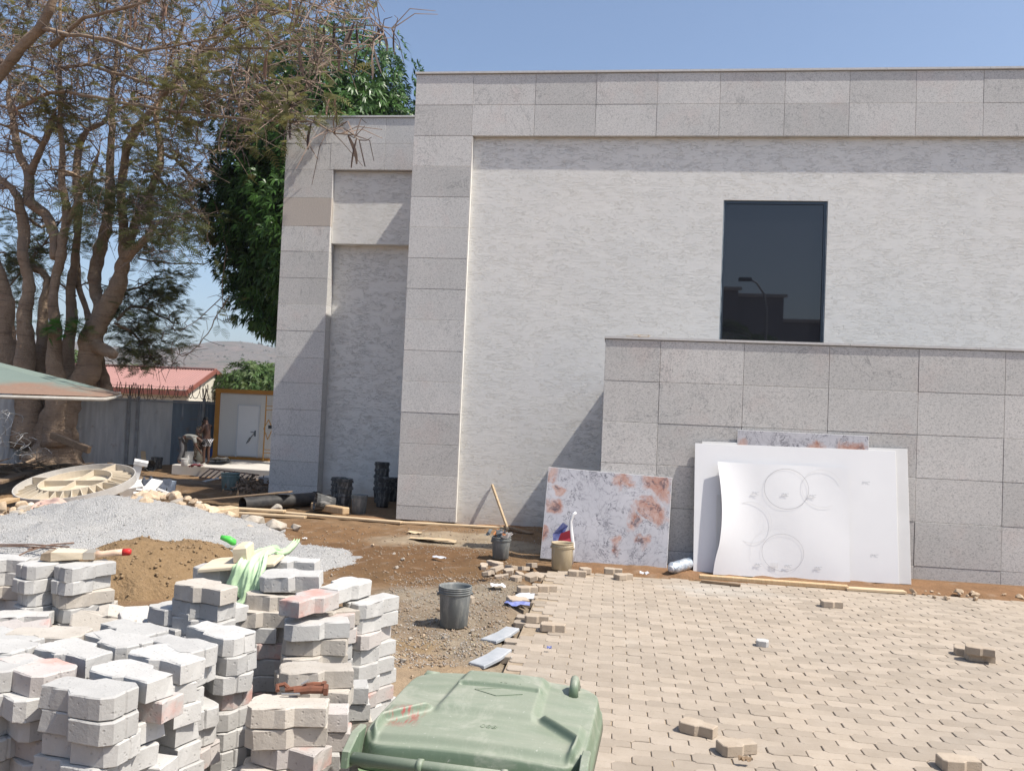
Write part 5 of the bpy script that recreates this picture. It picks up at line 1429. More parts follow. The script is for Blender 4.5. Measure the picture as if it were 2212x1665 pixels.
# ------------------------------------------------------------------ buckets
def bucket(p, r, h, mats, label, rot=(0, 0, 0), group=None, rings=3, fill=None, name='bucket', handle=False, taper=.84, flange=.009):
    T = thing(name, label, 'bucket', p, rot, group)
    mb = MB(); rb = r * taper
    prof = [(0, 0), (rb - .01, 0), (rb, .01)]
    prof += [(rb + (r - rb) * .80, h * .80)]
    for k in range(rings):
        z = h * (.82 + .055 * k); rr = rb + (r - rb) * (z / h)
        prof += [(rr, z), (rr + flange, z + .003), (rr + flange, z + .010), (rr, z + .012)]
    prof += [(r, h - .012), (r + .006, h - .010), (r + .006, h), (r - .004, h), (r - .012, h - .02), (rb - .006, .012), (0, .012)]
    mb.lathe(prof, 28); mb.build('body', mats, T, True)
    if rings:
        for s in (-1, 1):
            mb = MB(); mb.tube([(s * (r - .002), 0, h * .80), (s * (r + .018), 0, h * .80)], .014, 8); mb.build('handle_lug', mats, T)
    if handle:
        mb = MB(); mb.tube([(r * 1.05 * math.cos(R_(a)), -.35 * r * math.sin(R_(a)), h * .80 - r * .8 * math.sin(R_(a))) for a in range(0, 181, 15)], .003, 5); mb.build('handle', M_STEEL, T)
    return T
def dirty(name, c, c2, dust, amt=.5):
    t = NT(name); co = t.coord('Object')
    col = t.mix(t.ramp(t.noise(co, 4, 4), [(.3, 0), (.7, 1)]), c, c2)
    st = t.ramp(t.noise(t.coord('Object', (3, 3, .8)), 5, 6, .72), [(.48, 0), (.66, 1)])
    col = t.mix(t.math('MULTIPLY', st, amt), col, dust)
    return t.done(col, .65, t.bump(t.noise(co, 60, 4, .7), .2, .002), 0, .35)
M_BKG = dirty('dusty_grey_bucket', (.165, .175, .17), (.13, .14, .138), (.36, .35, .32), .5)
M_BKT = dirty('mud_coated_bucket', (.42, .345, .225), (.35, .28, .18), (.5, .42, .3), .5)
M_BKB = dirty('black_mortar_bucket', (.04, .042, .042), (.075, .073, .07), (.34, .33, .31), .75)
p = atz(980, 1352); bucket(p, .150, .375, M_BKG, 'empty dusty dark grey plastic bucket standing alone on the gravelly ground', (0, 0, R_(20)))
p = atz(1213, 1229, .0); bucket(p, .142, .345, M_BKT, 'mud coated tan bucket standing before the marble board', (0, 0, R_(-10)), rings=2, taper=.93)
p = atz(1081, 1206); b2 = bucket(p, .130, .30, M_BKG, 'grey bucket heaped with rubbish by the wall corner', (0, 0, R_(30)), rings=2)
def scraps(name, label, p, n, size, mats, seed, spread, cat):
    r = random.Random(seed); mb = MB()
    for k in range(n):
        c = Vector((r.gauss(0, spread), r.gauss(0, spread), abs(r.gauss(0, spread * .5)))); rot = Euler((r.uniform(-1, 1), r.uniform(-1, 1), r.uniform(0, 6))).to_matrix(); s = size * r.uniform(.5, 1.3)
        g = [(c + rot @ Vector((s * (i - 1) * .5, s * (j - 1) * .5, .25 * s * r.uniform(-1, 1)))) for j in range(3) for i in range(3)]
        mb.add(g, [(j*3+i, j*3+i+1, (j+1)*3+i+1, (j+1)*3+i) for j in range(2) for i in range(2)], r.randrange(len(mats)))
    o = mb.build(name, mats); o.location = p; return tag(o, label, cat, None, 'stuff' if n > 3 else None)
mw_, mo_, mb_, mr_ = simple('white_scrap', (.7, .7, .7), None), simple('orange_scrap', (.5, .2, .08), None), simple('blue_scrap', (.10, .13, .36), (.25, .28, .5), 20), simple('red_scrap', (.5, .06, .08), (.4, .05, .08), 9)
scraps('rubbish', 'white and orange rubbish filling the grey bucket', p + Vector((0, 0, .30)), 16, .12, [mw_, mo_, mw_, M_BKG], 4, .06, 'rubbish')
def sack():
    p = atz(1213, 1226, .0) + Vector((.02, .25, 0))
    T = thing('plastic_sack', 'crumpled red, white and blue plastic sack propped behind the tan bucket', 'sack', p)
    mb = MB(); pts = [(-.17, 0, .36), (-.07, -.03, .52), (.0, .02, .60), (.07, 0, .50), (.10, .0, .30), (-.10, .0, .30)]
    mb.add([(-.16, 0, .30), (-.17, -.02, .40), (-.05, .03, .46), (-.04, -.02, .56), (.03, .02, .52), (-.02, 0, .40), (-.08, .02, .32)], [(0,1,2,6), (1,3,4,2), (2,4,5,6)]); mb.build('blue_part', mb_, T)
    mb = MB(); mb.add([(-.10, -.03, .30), (-.06, -.05, .42), (.06, -.04, .47), (.07, -.01, .36), (.09, -.02, .28)], [(0,1,2,3), (0,3,4)]); mb.build('red_part', mr_, T)
    mb = MB(); mb.tube([(.09, 0, .0), (.10, .02, .25), (.07, .0, .45), (.06, .02, .58), (.10, .0, .68), (.13, .02, .70)], [.03, .035, .03, .022, .018, .02], 7, flat=.5); mb.build('twisted_neck', mw_, T, True)
sack()
# alcove: dark mortar buckets, nested stacks
GB = 'dark mortar buckets stored in the alcove'
def nest(u, v, n, lab, r=.145, step=.085, z0=0.0, Y=None):
    p = atz(u, v, z0); z = z0
    for k in range(n):
        bucket((p.x + rng.uniform(-.008, .008), p.y, z), r, .33, M_BKB, lab % ORD2[k], (rng.gauss(0, .015), rng.gauss(0, .015), rng.uniform(0, 6)), GB, rings=2, flange=.02); z += step
ORD2 = ['bottom', 'second from the bottom', 'third from the bottom', 'fourth from the bottom', 'fifth from the bottom', 'sixth from the bottom', 'seventh from the bottom']
nest(825, 1094, 4, 'black mortar bucket, %s of the front right nested stack')
nest(822, 1086, 5, 'black mortar bucket, %s of the tallest nested stack', .15, .13)
nest(849, 1082, 3, 'black mortar bucket, %s of the nested stack beside the pillar')
nest(742, 1103, 3, 'black mortar bucket, %s of the left nested stack', .145, .14)
nest(729, 1090, 3, 'black mortar bucket, %s of the far left nested stack', .145, .11)
p = atz(775, 1109); bucket(p, .15, .35, M_BKG, 'grey bucket with lid ring standing in front of the dark bucket stacks', (0, 0, 1), GB, handle=True)
pa, pb = atz(712, 1088, .16), atz(692, 1078, .20)
bucket(atz(722, 1090, .15), .16, .36, M_BKB, 'black bucket lying on its side with its mouth toward the yard', (R_(80), 0, R_(-60)), GB)
# pipe, beams and planks in front of the alcove
def pipe():
    a, b = atz(524, 1089, .14), atz(688, 1076, .16)
    T = thing('drain_pipe', 'thick black plastic drain pipe lying in front of the alcove', 'pipe', a); d = b - a
    mb = MB(); mb.tube([d * (i / 6) for i in range(7)], .125, 20, cap=False); mb.build('barrel', M_BLACKP, T, True)
    mb = MB(); mb.tube([d * .94, d * 1.0, d * 1.005], [.14, .14, .125], 20, cap=False); mb.build('collar', M_BLACKP, T, True)
    mb = MB(); mb.tube([d * .2, d * .99], .112, 20, cap=False); mb.build('inner_wall', M_BLACKP, T, True)
pipe()
plank('timber_beam', 'thick pale timber offcut lying before the black buckets', atz(678, 1092, .10), atz(748, 1104, .10), .16, .13, M_WOOD, 'beam')
plank('rusty_board', 'long rust brown board resting on the drain pipe', atz(412, 1082, .06), atz(628, 1062, .34), .20, .025, M_WOODD, 'board')
plank('timber_plank', 'long pale plank running along the foot of the building', atz(600, 1106, .05), atz(868, 1128, .04), .14, .035, M_WOODX)
plank('timber_plank', 'pale plank stacked left of the long one, beside the rocks', atz(470, 1096, .09), atz(615, 1104, .09), .15, .04, M_WOODX)
plank('timber_plank', 'lower pale plank under the stacked one beside the rocks', atz(500, 1107, .04), atz(660, 1117, .03), .15, .04, M_WOODX)
plank('timber_plank', 'thin pale board strip at the foot of the pillar and stucco wall', atz(868, 1128, .03), atz(1100, 1140, .02), .10, .03, M_WOODX)
plank('timber_beam', 'squared pale timber block beside the gravel heap', atz(442, 1112, .14), atz(508, 1104, .16), .26, .18, M_WOODX, 'beam')
plank('timber_stick', 'thin timber stick leaning against the stucco wall', atz(1098, 1146, .0), aty(1063, 1047, RW - .02), .035, .05, M_WOODX, 'stick')
plank('timber_plank', 'grey plank lying on the ground beside the leaning stick', atz(1092, 1136, .05), atz(1148, 1152, .03), .09, .025, M_WOODD)
# ------------------------------------------------------------------ rocks, loose pavers and litter
def rock_mesh(seed, mat):
    r = random.Random(seed); bm = bmesh.new()
    for k in range(16):
        d = Vector((r.gauss(0, 1), r.gauss(0, 1), r.gauss(0, 1))).normalized(); d = Vector((d.x * .5, d.y * .42, d.z * .34)); bm.verts.new(d * r.uniform(.8, 1.1))
    bmesh.ops.convex_hull(bm, input=bm.verts[:]); 
    for v in [v for v in bm.verts if not v.link_faces]: bm.verts.remove(v)
    bmesh.ops.bevel(bm, geom=bm.edges[:], offset=.03, segments=1, affect='EDGES', profile=.6)
    me = bpy.data.meshes.new('rock'); bm.to_mesh(me); bm.free(); me.materials.append(mat); return me
RK = [rock_mesh(k, M_ROCK) for k in range(5)]; RKT = [rock_mesh(20 + k, M_ROCKT) for k in range(6)]
def rock(u, v, s, label, z=0.0, set_=RK, group=None, cat='rock', k=0, rot=None, name='rock'):
    p = atz(u, v, z + s * .26); o = put(name, set_[k % len(set_)], loc=p, rot=rot or (rng.uniform(-.3, .3), rng.uniform(-.3, .3), rng.uniform(0, 6)), scale=s); return tag(o, label, cat, group)
rock(599, 1137, .40, 'largest pale grey rock on the mud by the planks', k=1); rock(566, 1149, .30, 'cracked grey and tan rock left of the largest pale rock', k=2)
rock(535, 1150, .34, 'flat reddish rock at the edge of the gravel', set_=RKT, k=3); rock(600, 1098, .30, 'white stone lying against the long planks', k=4)
rock(545, 1126, .46, 'dark rounded concrete lump beside the floral rag', k=0); rock(640, 1138, .2, 'star shaped pale stone on the mud right of the large rocks', k=2)
rock(505, 1135, .25, 'small stone between the timber block and the rag', k=3, set_=RKT)
GR = 'broken stones in the rubble heap behind the gravel'
band = [(0, 1105, .12), (60, 1108, .15), (120, 1106, .22), (200, 1096, .30), (260, 1088, .34), (320, 1078, .40), (380, 1082, .32), (430, 1096, .22), (480, 1116, .14)]
for i in range(118):
    u = rng.uniform(-10, 500); j = max(k for k in range(len(band)) if band[k][0] <= max(u, 0)); a = band[j]; b = band[min(j+1, len(band)-1)]; t = (u - a[0]) / max(1, b[0] - a[0])
    v = a[1] + (b[1] - a[1]) * t + rng.uniform(-16, 12); z = max(0, a[2] + (b[2] - a[2]) * t + rng.uniform(-.10, .03)); 
    if u < 300 and v < 1085: v += 12
    s = rng.choice((.12, .16, .2, .26, .34))
    rock(u, v, s, '%s broken stone in the rubble %s' % ({.12: 'tiny', .16: 'small', .2: 'fist sized', .26: 'large', .34: 'very large'}[s], 'at the far left, below the ribbed cover' if u < 110 else 'in front of the ribbed cover' if u < 260 else 'below the broken white basin' if u < 350 else 'right of the basin, behind the gravel crest' if u < 430 else 'beside the squared timber block'), z, RKT if rng.random() < .7 else RK, GR, 'stone', i, name='rubble_stone')
GL = 'small stones scattered on the muddy ground'
for i in range(56):
    u, v = rng.uniform(560, 1130), rng.uniform(1140, 1500)
    if u < 830 and v > 1230: continue
    rock(u, v, rng.choice((.03, .04, .05, .07)), 'small pale stone lying loose on the muddy ground', 0, RK if i % 2 else RKT, GL, 'stone', i, name='small_stone')
for i in range(46):
    u = rng.uniform(1480, 2212); v = 1246 + (u - 1480) * .052 + rng.uniform(0, 16)
    if u < 1970: continue
    rock(u, v, rng.choice((.04, .06, .09, .13)), 'reddish lump of soil in the strip along the wall foot', 0, RKT, 'lumps in the soil strip by the wall', 'stone', i, name='soil_lump')
# loose pavers
M_PAVL = concrete('loose_beige_paver', (.36, .29, .22), (.44, .37, .29)); M_PAVG = concrete('loose_grey_paver', (.40, .39, .37), (.5, .49, .47), .4)
def lp_mesh(seed, broken):
    r = random.Random(seed); o = paver_outline(.002, r)
    if broken: o = [p for p in o if p[0] < .035] + []; o = [(-.118, -.04), (-.095, -.067), (-.0, -.067), (.022 + r.uniform(0, .02), -.02), (.01, .03), (-.005, .067), (-.095, .067), (-.118, .044)]
    mb = MB(); mb.prism(o, 0, .066, .005); return mb
LPM = {(m, b): lp_mesh(3 + b, b).mesh('loose_paver', (M_PAVL, M_PAVG)[m]) for m in (0, 1) for b in (0, 1)}
def loose(u, v, yaw, label, m=0, b=0, z=0.001, tilt=(0, 0), s=1.0, group=None):
    p = atz(u, v, z + .02); o = put('loose_paver', LPM[(m, b)], loc=(p.x, p.y, z), rot=(tilt[0], tilt[1], R_(yaw)), scale=s); return tag(o, label, 'paver', group)
loose(1509, 1576, -28, 'loose beige paver on the paving nearest the bin'); loose(1592, 1617, 20, 'loose paver with an orange end near the bottom of the paving')
loose(2072, 1652, 4, 'broken paver with a rough grey end at the bottom edge', 0, 0); loose(1647, 1387, 80, 'small white broken paver half in the middle of the paving', 1, 1, s=.8)
loose(1797, 1306, -4, 'single loose paver standing on the paving before the white sheets', 0, 0); loose(2092, 1410, -20, 'left loose paver under the crossed pair at the right', 0, 0); loose(2117, 1421, -8, 'right loose paver under the crossed pair at the right', 0, 0)
loose(2118, 1408, -24, 'upper loose paver of the crossed group at the right', 0, 0, .067)
loose(1160, 1338, 2, 'loose paver on the left edge of the paving, upper of two', 0, 0); loose(1195, 1357, -3, 'loose paver on the left edge of the paving, lower of two', 0, 0)
loose(1247, 1240, -4, 'loose paver in front of the tan bucket', 0, 0); loose(1347, 1247, 30, 'loose paver on edge in front of the marble board', 0, 0); loose(1325, 1235, -3, 'loose paver right against the marble board', 0, 0)
loose(1181, 1272, 14, 'large loose paver at the upper left edge of the paving', 0, 0); loose(1140, 1275, 20, 'loose paver on the mud left of the paving edge', 0, 0); loose(1118, 1300, 30, 'loose paver among blue plastic on the gravelly ground', 0, 0, tilt=(.15, .1))
loose(1020, 1297, 4, 'paver lying behind the empty grey bucket', 0, 1); loose(1272, 1234, 20, 'loose paver half behind another before the marble board', 0, 1)
GP = 'broken paver pieces heaped left of the tan bucket'
for i, (u, v) in enumerate(((1045, 1224), (1060, 1236), (1075, 1228), (1092, 1236), (1103, 1226), (1048, 1240), (1085, 1246), (1115, 1240), (1132, 1228), (1108, 1250), (1150, 1222), (1140, 1250), (1068, 1219), (1155, 1243))):
    loose(u, v, rng.uniform(0, 360), ('broken half of a' if i % 2 else 'whole') + ' beige paver ' + ('on top of' if i % 3 == 2 else 'in' if i % 3 else 'below') + ' the heap left of the tan bucket', 0, i % 2, .0 + .03 * (i % 3), (rng.uniform(-.3, .3), rng.uniform(-.3, .3)), rng.uniform(.7, 1), GP)
for i, (u, v, yw) in enumerate(((1083, 1368, 72), (1062, 1416, 72))):
    mb = MB(); r = random.Random(i); mb.prism([(-.26 + r.uniform(-.02, .02), -.07), (.0, -.085), (.26, -.06), (.25, .075), (.02, .06), (-.25, .08)], 0, .03, .006)
    o = mb.build('stone_slab', simple('blue_grey_stone', (.30, .32, .34), (.40, .41, .42), 6, .85, .4, 40, .006)); p = atz(u, v, .015); o.location = (p.x, p.y, -.012); o.rotation_euler = (0, 0, R_(yw)); tag(o, ('upper', 'lower')[i] + ' blue grey stone strip along the ragged left edge of the paving', 'stone slab')
def litter(name, label, u, v, w, h, mat, seed, cat='litter', yaw=0):
    r = random.Random(seed); p = atz(u, v, .015); n = 6; vs = [((i / n - .5) * w, (j / n - .5) * h, .012 + r.uniform(0, .03)) for j in range(n + 1) for i in range(n + 1)]
    mb = MB(); mb.add(vs, [(j*(n+1)+i, j*(n+1)+i+1, (j+1)*(n+1)+i+1, (j+1)*(n+1)+i) for j in range(n) for i in range(n)]); o = mb.build(name, mat, None, True); o.location = p; o.rotation_euler = (0, 0, R_(yaw)); return tag(o, label, cat)
clr = simple('crumpled_clear_plastic', (.5, .52, .56), (.62, .63, .66), 30, .3, spec=.6)
litter('plastic_bag', 'crumpled clear plastic bag at the left edge of the paving', 1133, 1292, .2, .24, clr, 1); litter('plastic_bag', 'torn dark blue plastic bag on the gravelly ground', 1117, 1308, .26, .16, mb_, 2)
litter('paper_scrap', 'white torn paper scrap on the mud', 1075, 1268, .16, .12, mw_, 3, yaw=20); litter('plastic_bottle', 'flattened clear bottle on the mud', 950, 1207, .2, .06, clr, 4, yaw=-20); litter('cardboard_scrap', 'flat brown cardboard strip on the pale ground near the wall', 935, 1168, .75, .22, M_WOODX, 5, yaw=-3)
litter('cardboard_scrap', 'small pale cardboard scrap on the mud', 895, 1153, .22, .12, M_WOODX, 6); litter('bottle_cap', 'small blue scrap lying on the paving', 1186, 1404, .04, .025, mb_, 7); litter('leaf', 'dry brown leaf on the paving near the bottom edge', 1610, 1648, .08, .03, M_WOODD, 8); litter('plastic_scrap', 'clear plastic scrap at the edge of the paving before the foil roll', 1392, 1241, .12, .1, clr, 9)
litter('paper_scrap', 'small white paper scrap on the right lobe of the gravel', 748 - 90, 1166, .06, .05, mw_, 10)
# chips on the coping
mb = MB()
for k in range(7): mb.bar((rng.uniform(-.2, .2), rng.uniform(-.03, .03), .006 * k + .004), (rng.uniform(-.25, .25), rng.uniform(-.03, .03), .006 * k + .006), .02, .006)
o = mb.build('wood_shavings', M_WOODX); o.location = aty(1385, 733, YL + .1); o.location.z = 3.128; tag(o, 'orange wood shavings lying on top of the low wing parapet', 'wood shavings', None, 'stuff')
# ------------------------------------------------------------------ gravel and sand heaps
def heap(name, label, bounds, step, bumps, mat, noise, seed, prof=1.0):
    gx = np.arange(bounds[0], bounds[1], step); gy = np.arange(bounds[2], bounds[3], step); X, Y = np.meshgrid(gx, gy); h = np.zeros(X.shape)
    wx = X + (fbm(X * 1.1, Y * 1.1, 3, seed) - .5) * .5; wy = Y + (fbm(X * 1.1, Y * 1.1, 3, seed + 1) - .5) * .5
    for (cx, cy, sx_, sy_, hh) in bumps:
        d = np.sqrt(((wx - cx) / sx_) ** 2 + ((wy - cy) / sy_) ** 2); h = np.maximum(h, hh * np.clip(1 - d ** prof, 0, 1) ** .9)
    hs = h.copy()
    for _ in range(3): hs[1:-1, 1:-1] = (hs[1:-1, 1:-1] + hs[:-2, 1:-1] + hs[2:, 1:-1] + hs[1:-1, :-2] + hs[1:-1, 2:]) / 5
    on = sstep(.0, .05, hs)
    z = ground_h(X, Y) - .03 + hs + on * ((fbm(X * 3, Y * 3, 4, seed + 2) - .5) * noise + (vnoise(X * 14, Y * 14, seed + 3) - .5) * noise * .35)
    idx = np.arange(X.size).reshape(X.shape); q = np.stack([idx[:-1, :-1], idx[:-1, 1:], idx[1:, 1:], idx[1:, :-1]], -1); keep = (np.maximum.reduce([hs[:-1, :-1], hs[1:, 1:], hs[:-1, 1:], hs[1:, :-1]]) > .004)
    q = q[keep]; used = np.unique(q); remap = np.full(X.size, -1); remap[used] = np.arange(len(used)); V = np.stack([X, Y, z], -1).reshape(-1, 3)[used]
    T = thing(name, label, 'heap', (float(V[:, 0].mean()), float(V[:, 1].mean()), 0)); L = np.array(T.location)
    put('heap_surface', npmesh('heap_surface', V - L, remap[q], mat, True), T)
    return T, V
def gravelmat():
    t = NT('grey_crushed_gravel'); co = t.coord('World'); n = t.noise(co, 75, 3, .75); v = t.vor(co, 70, 'F1', 'Color'); sp = t.n('ShaderNodeSeparateColor'); t.l(v, sp.inputs[0])
    c = t.mix(sp.outputs[0], (.46, .455, .44), (.62, .615, .60)); c = t.mix(t.ramp(t.vor(co, 70), [(.36, 0), (.62, .6)]), c, (.27, .26, .245)); c = t.mix(t.ramp(t.noise(co, 1.6, 4, .6), [(.4, 0), (.7, .4)]), c, (.52, .51, .49))
    return t.done(c, .95, t.bump(t.math('ADD', t.math('MULTIPLY', t.vor(co, 70), -1.0), n), 1.0, .02), 0, .15)
def sandmat():
    t = NT('ochre_building_sand'); co = t.coord('World'); n = t.noise(co, 14, 6, .72); c = t.mix(t.ramp(n, [(.3, 0), (.7, 1)]), (.215, .142, .075), (.275, .188, .105)); c = t.mix(t.ramp(t.vor(co, 16), [(.10, .35), (.2, 0)]), c, (.31, .225, .14)); c = t.mix(t.ramp(t.noise(t.coord('World', (5, 5, .8)), 2.5, 5, .65), [(.55, 0), (.7, .4)]), c, (.16, .105, .058))
    return t.done(c, .95, t.bump(t.math('ADD', n, t.math('MULTIPLY', t.vor(co, 30), -.25)), 1.0, .04), 0, .1)
def g(u, v, z): p = atz(u, v, z); return p.x, p.y
M_GRAV = gravelmat()
bumps = [g(255, 1104, .36) + (2.6, 1.9, .62), g(60, 1135, .28) + (2.9, 1.7, .42), g(-60, 1150, .2) + (2.2, 1.6, .35), g(400, 1130, .18) + (1.5, 1.6, .36), g(190, 1180, .12) + (2.2, 1.2, .22), g(505, 1185, .08) + (1.6, 1.5, .17), g(635, 1200, .05) + (1.05, 1.1, .17), g(680, 1180, .08) + (.7, .65, .15), g(590, 1230, .03) + (1.0, .9, .09), g(100, 1215, .05) + (2.6, 1.2, .14)]
GH, GV = heap('gravel_heap', 'long low heap of pale grey gravel behind the paving block stacks', (-13, -1.6, 5.6, 14.5), .055, bumps, M_GRAV, .07, 60, 1.15)
bumps = [g(318, 1180, .38) + (1.0, 1.1, .50), g(410, 1182, .34) + (1.0, .95, .46), g(300, 1225, .18) + (1.0, .8, .30), g(420, 1235, .1) + (.9, .6, .2)]
SH, SV = heap('sand_heap', 'mound of ochre brown building sand beside the grey gravel', (-8, -2.6, 6.6, 11.5), .04, bumps, sandmat(), .12, 80, 1.6)
# loose chippings sitting on the gravel
def chips(parent, V, n, smin, smax, mat, seed, name):
    r = np.random.RandomState(seed); L = np.array(parent.location); sel = V[r.choice(len(V), n)] - L; base = np.array([(1,0,0),(0,1,0),(-1,0,0),(0,-1,0),(0,0,.8),(0,0,-.6)]); F = np.array([(0,1,4),(1,2,4),(2,3,4),(3,0,4),(1,0,5),(2,1,5),(3,2,5),(0,3,5)])
    s = r.uniform(smin, smax, n); a = r.uniform(0, 6.28, n); P = base[None] * r.uniform(.6, 1.3, (n, 6, 1)) * s[:, None, None]; c, sn = np.cos(a)[:, None], np.sin(a)[:, None]; x = P[..., 0] * c - P[..., 1] * sn; y = P[..., 0] * sn + P[..., 1] * c
    P = np.stack([x, y, P[..., 2]], -1) + sel[:, None] + r.uniform(-.03, .03, (n, 1, 3)) * np.array([1, 1, .2]); put(name, npmesh(name, P.reshape(-1, 3), (F[None] + 6 * np.arange(n)[:, None, None]).reshape(-1, 3), mat), parent, kind='stuff')
chips(GH, GV, 9000, .006, .014, simple('gravel_chip', (.52, .505, .485), (.36, .35, .335), 3, .95, which='World'), 3, 'chippings'); chips(SH, SV, 900, .008, .026, simple('sand_clod', (.29, .205, .12), (.22, .15, .085), 3, .95, which='World'), 4, 'clods')
# clods and chippings over the open ground
def ground_scatter(regs, n, smin, smax, mat, seed, name):
    r = np.random.RandomState(seed); P = []
    for (u0, v0, u1, v1, w) in regs:
        m = int(n * w); uu = r.uniform(u0, u1, m); vv = r.uniform(v0, v1, m)
        for u, v in zip(uu, vv):
            p = atz(u, v); 
            if p.x > -.95 and p.y < 10.9: continue
            P.append((p.x, p.y, 0))
    P = np.array(P); P[:, 2] = ground_h(P[:, 0], P[:, 1]) + .002
    class Q: location = (0, 0, 0)
    L = Q(); base = np.array([(1,0,0),(0,1,0),(-1,0,0),(0,-1,0),(0,0,.8),(0,0,-.6)]); F = np.array([(0,1,4),(1,2,4),(2,3,4),(3,0,4),(1,0,5),(2,1,5),(3,2,5),(0,3,5)]); k = len(P)
    s = smin + (smax - smin) * r.rand(k) ** 2.5; a = r.uniform(0, 6.28, k); Vv = base[None] * r.uniform(.5, 1.4, (k, 6, 1)) * s[:, None, None]; c, sn = np.cos(a)[:, None], np.sin(a)[:, None]
    Vv = np.stack([Vv[..., 0] * c - Vv[..., 1] * sn, Vv[..., 0] * sn + Vv[..., 1] * c, Vv[..., 2]], -1) + P[:, None]
    o = put(name, npmesh(name, Vv.reshape(-1, 3), (F[None] + 6 * np.arange(k)[:, None, None]).reshape(-1, 3), mat), ground, kind='stuff')
ground_scatter([(560, 1135, 1170, 1260, .45), (830, 1230, 1120, 1440, .55)], 4200, .005, .022, simple('ground_clod', (.20, .14, .09), (.30, .235, .17), 2.5, .95, which='World'), 21, 'soil_clods')
ground_scatter([(840, 1240, 1110, 1440, .8), (880, 1140, 1170, 1200, .2)], 4200, .004, .012, simple('ground_chip', (.42, .39, .35), (.30, .27, .24), 2.5, .95, which='World'), 22, 'ground_chippings')
ground_scatter([(830, 1370, 1060, 1420, .7), (880, 1160, 1120, 1200, .3)], 260, .005, .016, simple('straw_bits', (.34, .27, .16), (.42, .36, .25), 2.5, .95, which='World'), 23, 'straw_bits')
bt = MB(); bt.tube([(0, 0, 0), (.10, .0, -.02), (.16, .02, -.06), (.17, .03, -.09)], [.03, .045, .045, .02], 10); o = bt.build('green_bottle', simple('bright_green_plastic', (.10, .55, .09), None, rough=.35), None, True); o.location = atz(478, 1160, .27); tag(o, 'bright green plastic bottle on the edge of the sand heap', 'bottle')
# steel rods on the gravel
for i, (a, b) in enumerate((((-20, 1180), (120, 1184)), ((60, 1186), (160, 1172)), ((-10, 1176), (150, 1181)), ((30, 1205), (85, 1183)))):
    A, B = atz(*a, .20), atz(*b, .22); mb = MB(); mb.tube([A, (A + B) / 2 + Vector((0, 0, .015)), B], .009, 6); tag(mb.build('steel_rod', M_STEEL), 'thin dark steel rod lying on the grey gravel at the left', 'rod', 'steel rods on the gravel')
# ------------------------------------------------------------------ big ribbed cover lying on the rubble
def cover():
    c = aty(165, 1049, 14.0)
    T = thing('ribbed_cover', 'large round cream plastic tank cover with ribs lying upturned on the rubble', 'cover', c)
    nrm = Vector((.187 * .58 - .187 * .81, -.187 * .81 - .187 * .58, 1)).normalized(); T.rotation_euler = nrm.to_track_quat('Z', 'Y').to_euler(); T.scale = (.77, .77, .77)
    m = simple('cream_fibreglass', (.58, .51, .40), (.50, .43, .33), 2.5, .6, .1, 30, .004); me_ = simple('grey_rim', (.50, .48, .45), (.42, .40, .37), 4, .6)
    Ro, Ri = 1.30, .78
    mb = MB(); mb.lathe([(0, .02), (.6, .0), (Ro - .02, -.05)], 56); mb.build('plate', m, T, True)
    mb = MB(); mb.lathe([(Ro - .02, -.06), (Ro, -.06), (Ro, .13), (Ro - .02, .13), (Ro - .02, -.05)], 56); mb.build('rim', me_, T)
    mb = MB(); mb.lathe([(Ri - .012, -.02), (Ri - .012, .15), (Ri + .012, .15), (Ri + .012, -.02)], 48); mb.build('inner_ring', m, T)
    for k in range(28):
        a = 2 * math.pi * k / 28; d = Vector((math.cos(a), math.sin(a), 0)); mb = MB(); s = Vector((-d.y, d.x, 0)) * .009
        A, B = d * (Ri + .012), d * (Ro - .02); big = k % 7 == 0; zA, zB = (.145, .13) if big else (.14, -.01)
        P = [A - s + Vector((0, 0, -.04)), B - s + Vector((0, 0, -.05)), B - s + Vector((0, 0, zB)), A - s + Vector((0, 0, zA)), A + s + Vector((0, 0, -.04)), B + s + Vector((0, 0, -.05)), B + s + Vector((0, 0, zB)), A + s + Vector((0, 0, zA))]
        mb.add(P, [(0,1,2,3), (7,6,5,4), (3,2,6,7), (1,0,4,5), (2,1,5,6), (0,3,7,4)]); mb.build('rib', m, T)
    for k in range(4):
        a = math.pi / 4 * (2 * k + .3); d = Vector((math.cos(a), math.sin(a), 0)); mb = MB(); mb.bar(d * .0 + Vector((0, 0, .07)), d * (Ri - .012) + Vector((0, 0, .07)), .016, .13); mb.build('spoke', m, T)
    mb = MB(); mb.box((.62, -.88, .0), (.42, .2, .01)); mb.build('grey_patch', simple('grey_offcut', (.17, .18, .19), None), T)
cover()
def basin():
    p = aty(287, 1050, 15.6); T = thing('broken_basin', 'broken white ceramic basin lying on the rubble beside the ribbed cover', 'basin', p, (R_(15), R_(-12), R_(25)))
    mb = MB(); mb.prism([(-.24, -.18), (.20, -.2), (.28, .0), (.2, .2), (-.22, .18)], -.16, .06, .03); mb.build('bowl', M_WHITEP, T)
    mb = MB(); mb.prism([(-.15, -.10), (.12, -.12), (.18, .0), (.12, .12), (-.14, .1)], .05, .075, .01); mb.build('bowl_rim', M_WHITEP, T)
    mb = MB(); mb.box((.10, .12, .24), (.16, .09, .42), Euler((0, R_(24), 0)).to_matrix()); mb.build('upright_arm', M_WHITEP, T); mb = MB(); mb.box((.22, .12, .42), (.26, .14, .08), Euler((0, R_(24), 0)).to_matrix()); mb.build('arm_top', M_WHITEP, T)
basin()
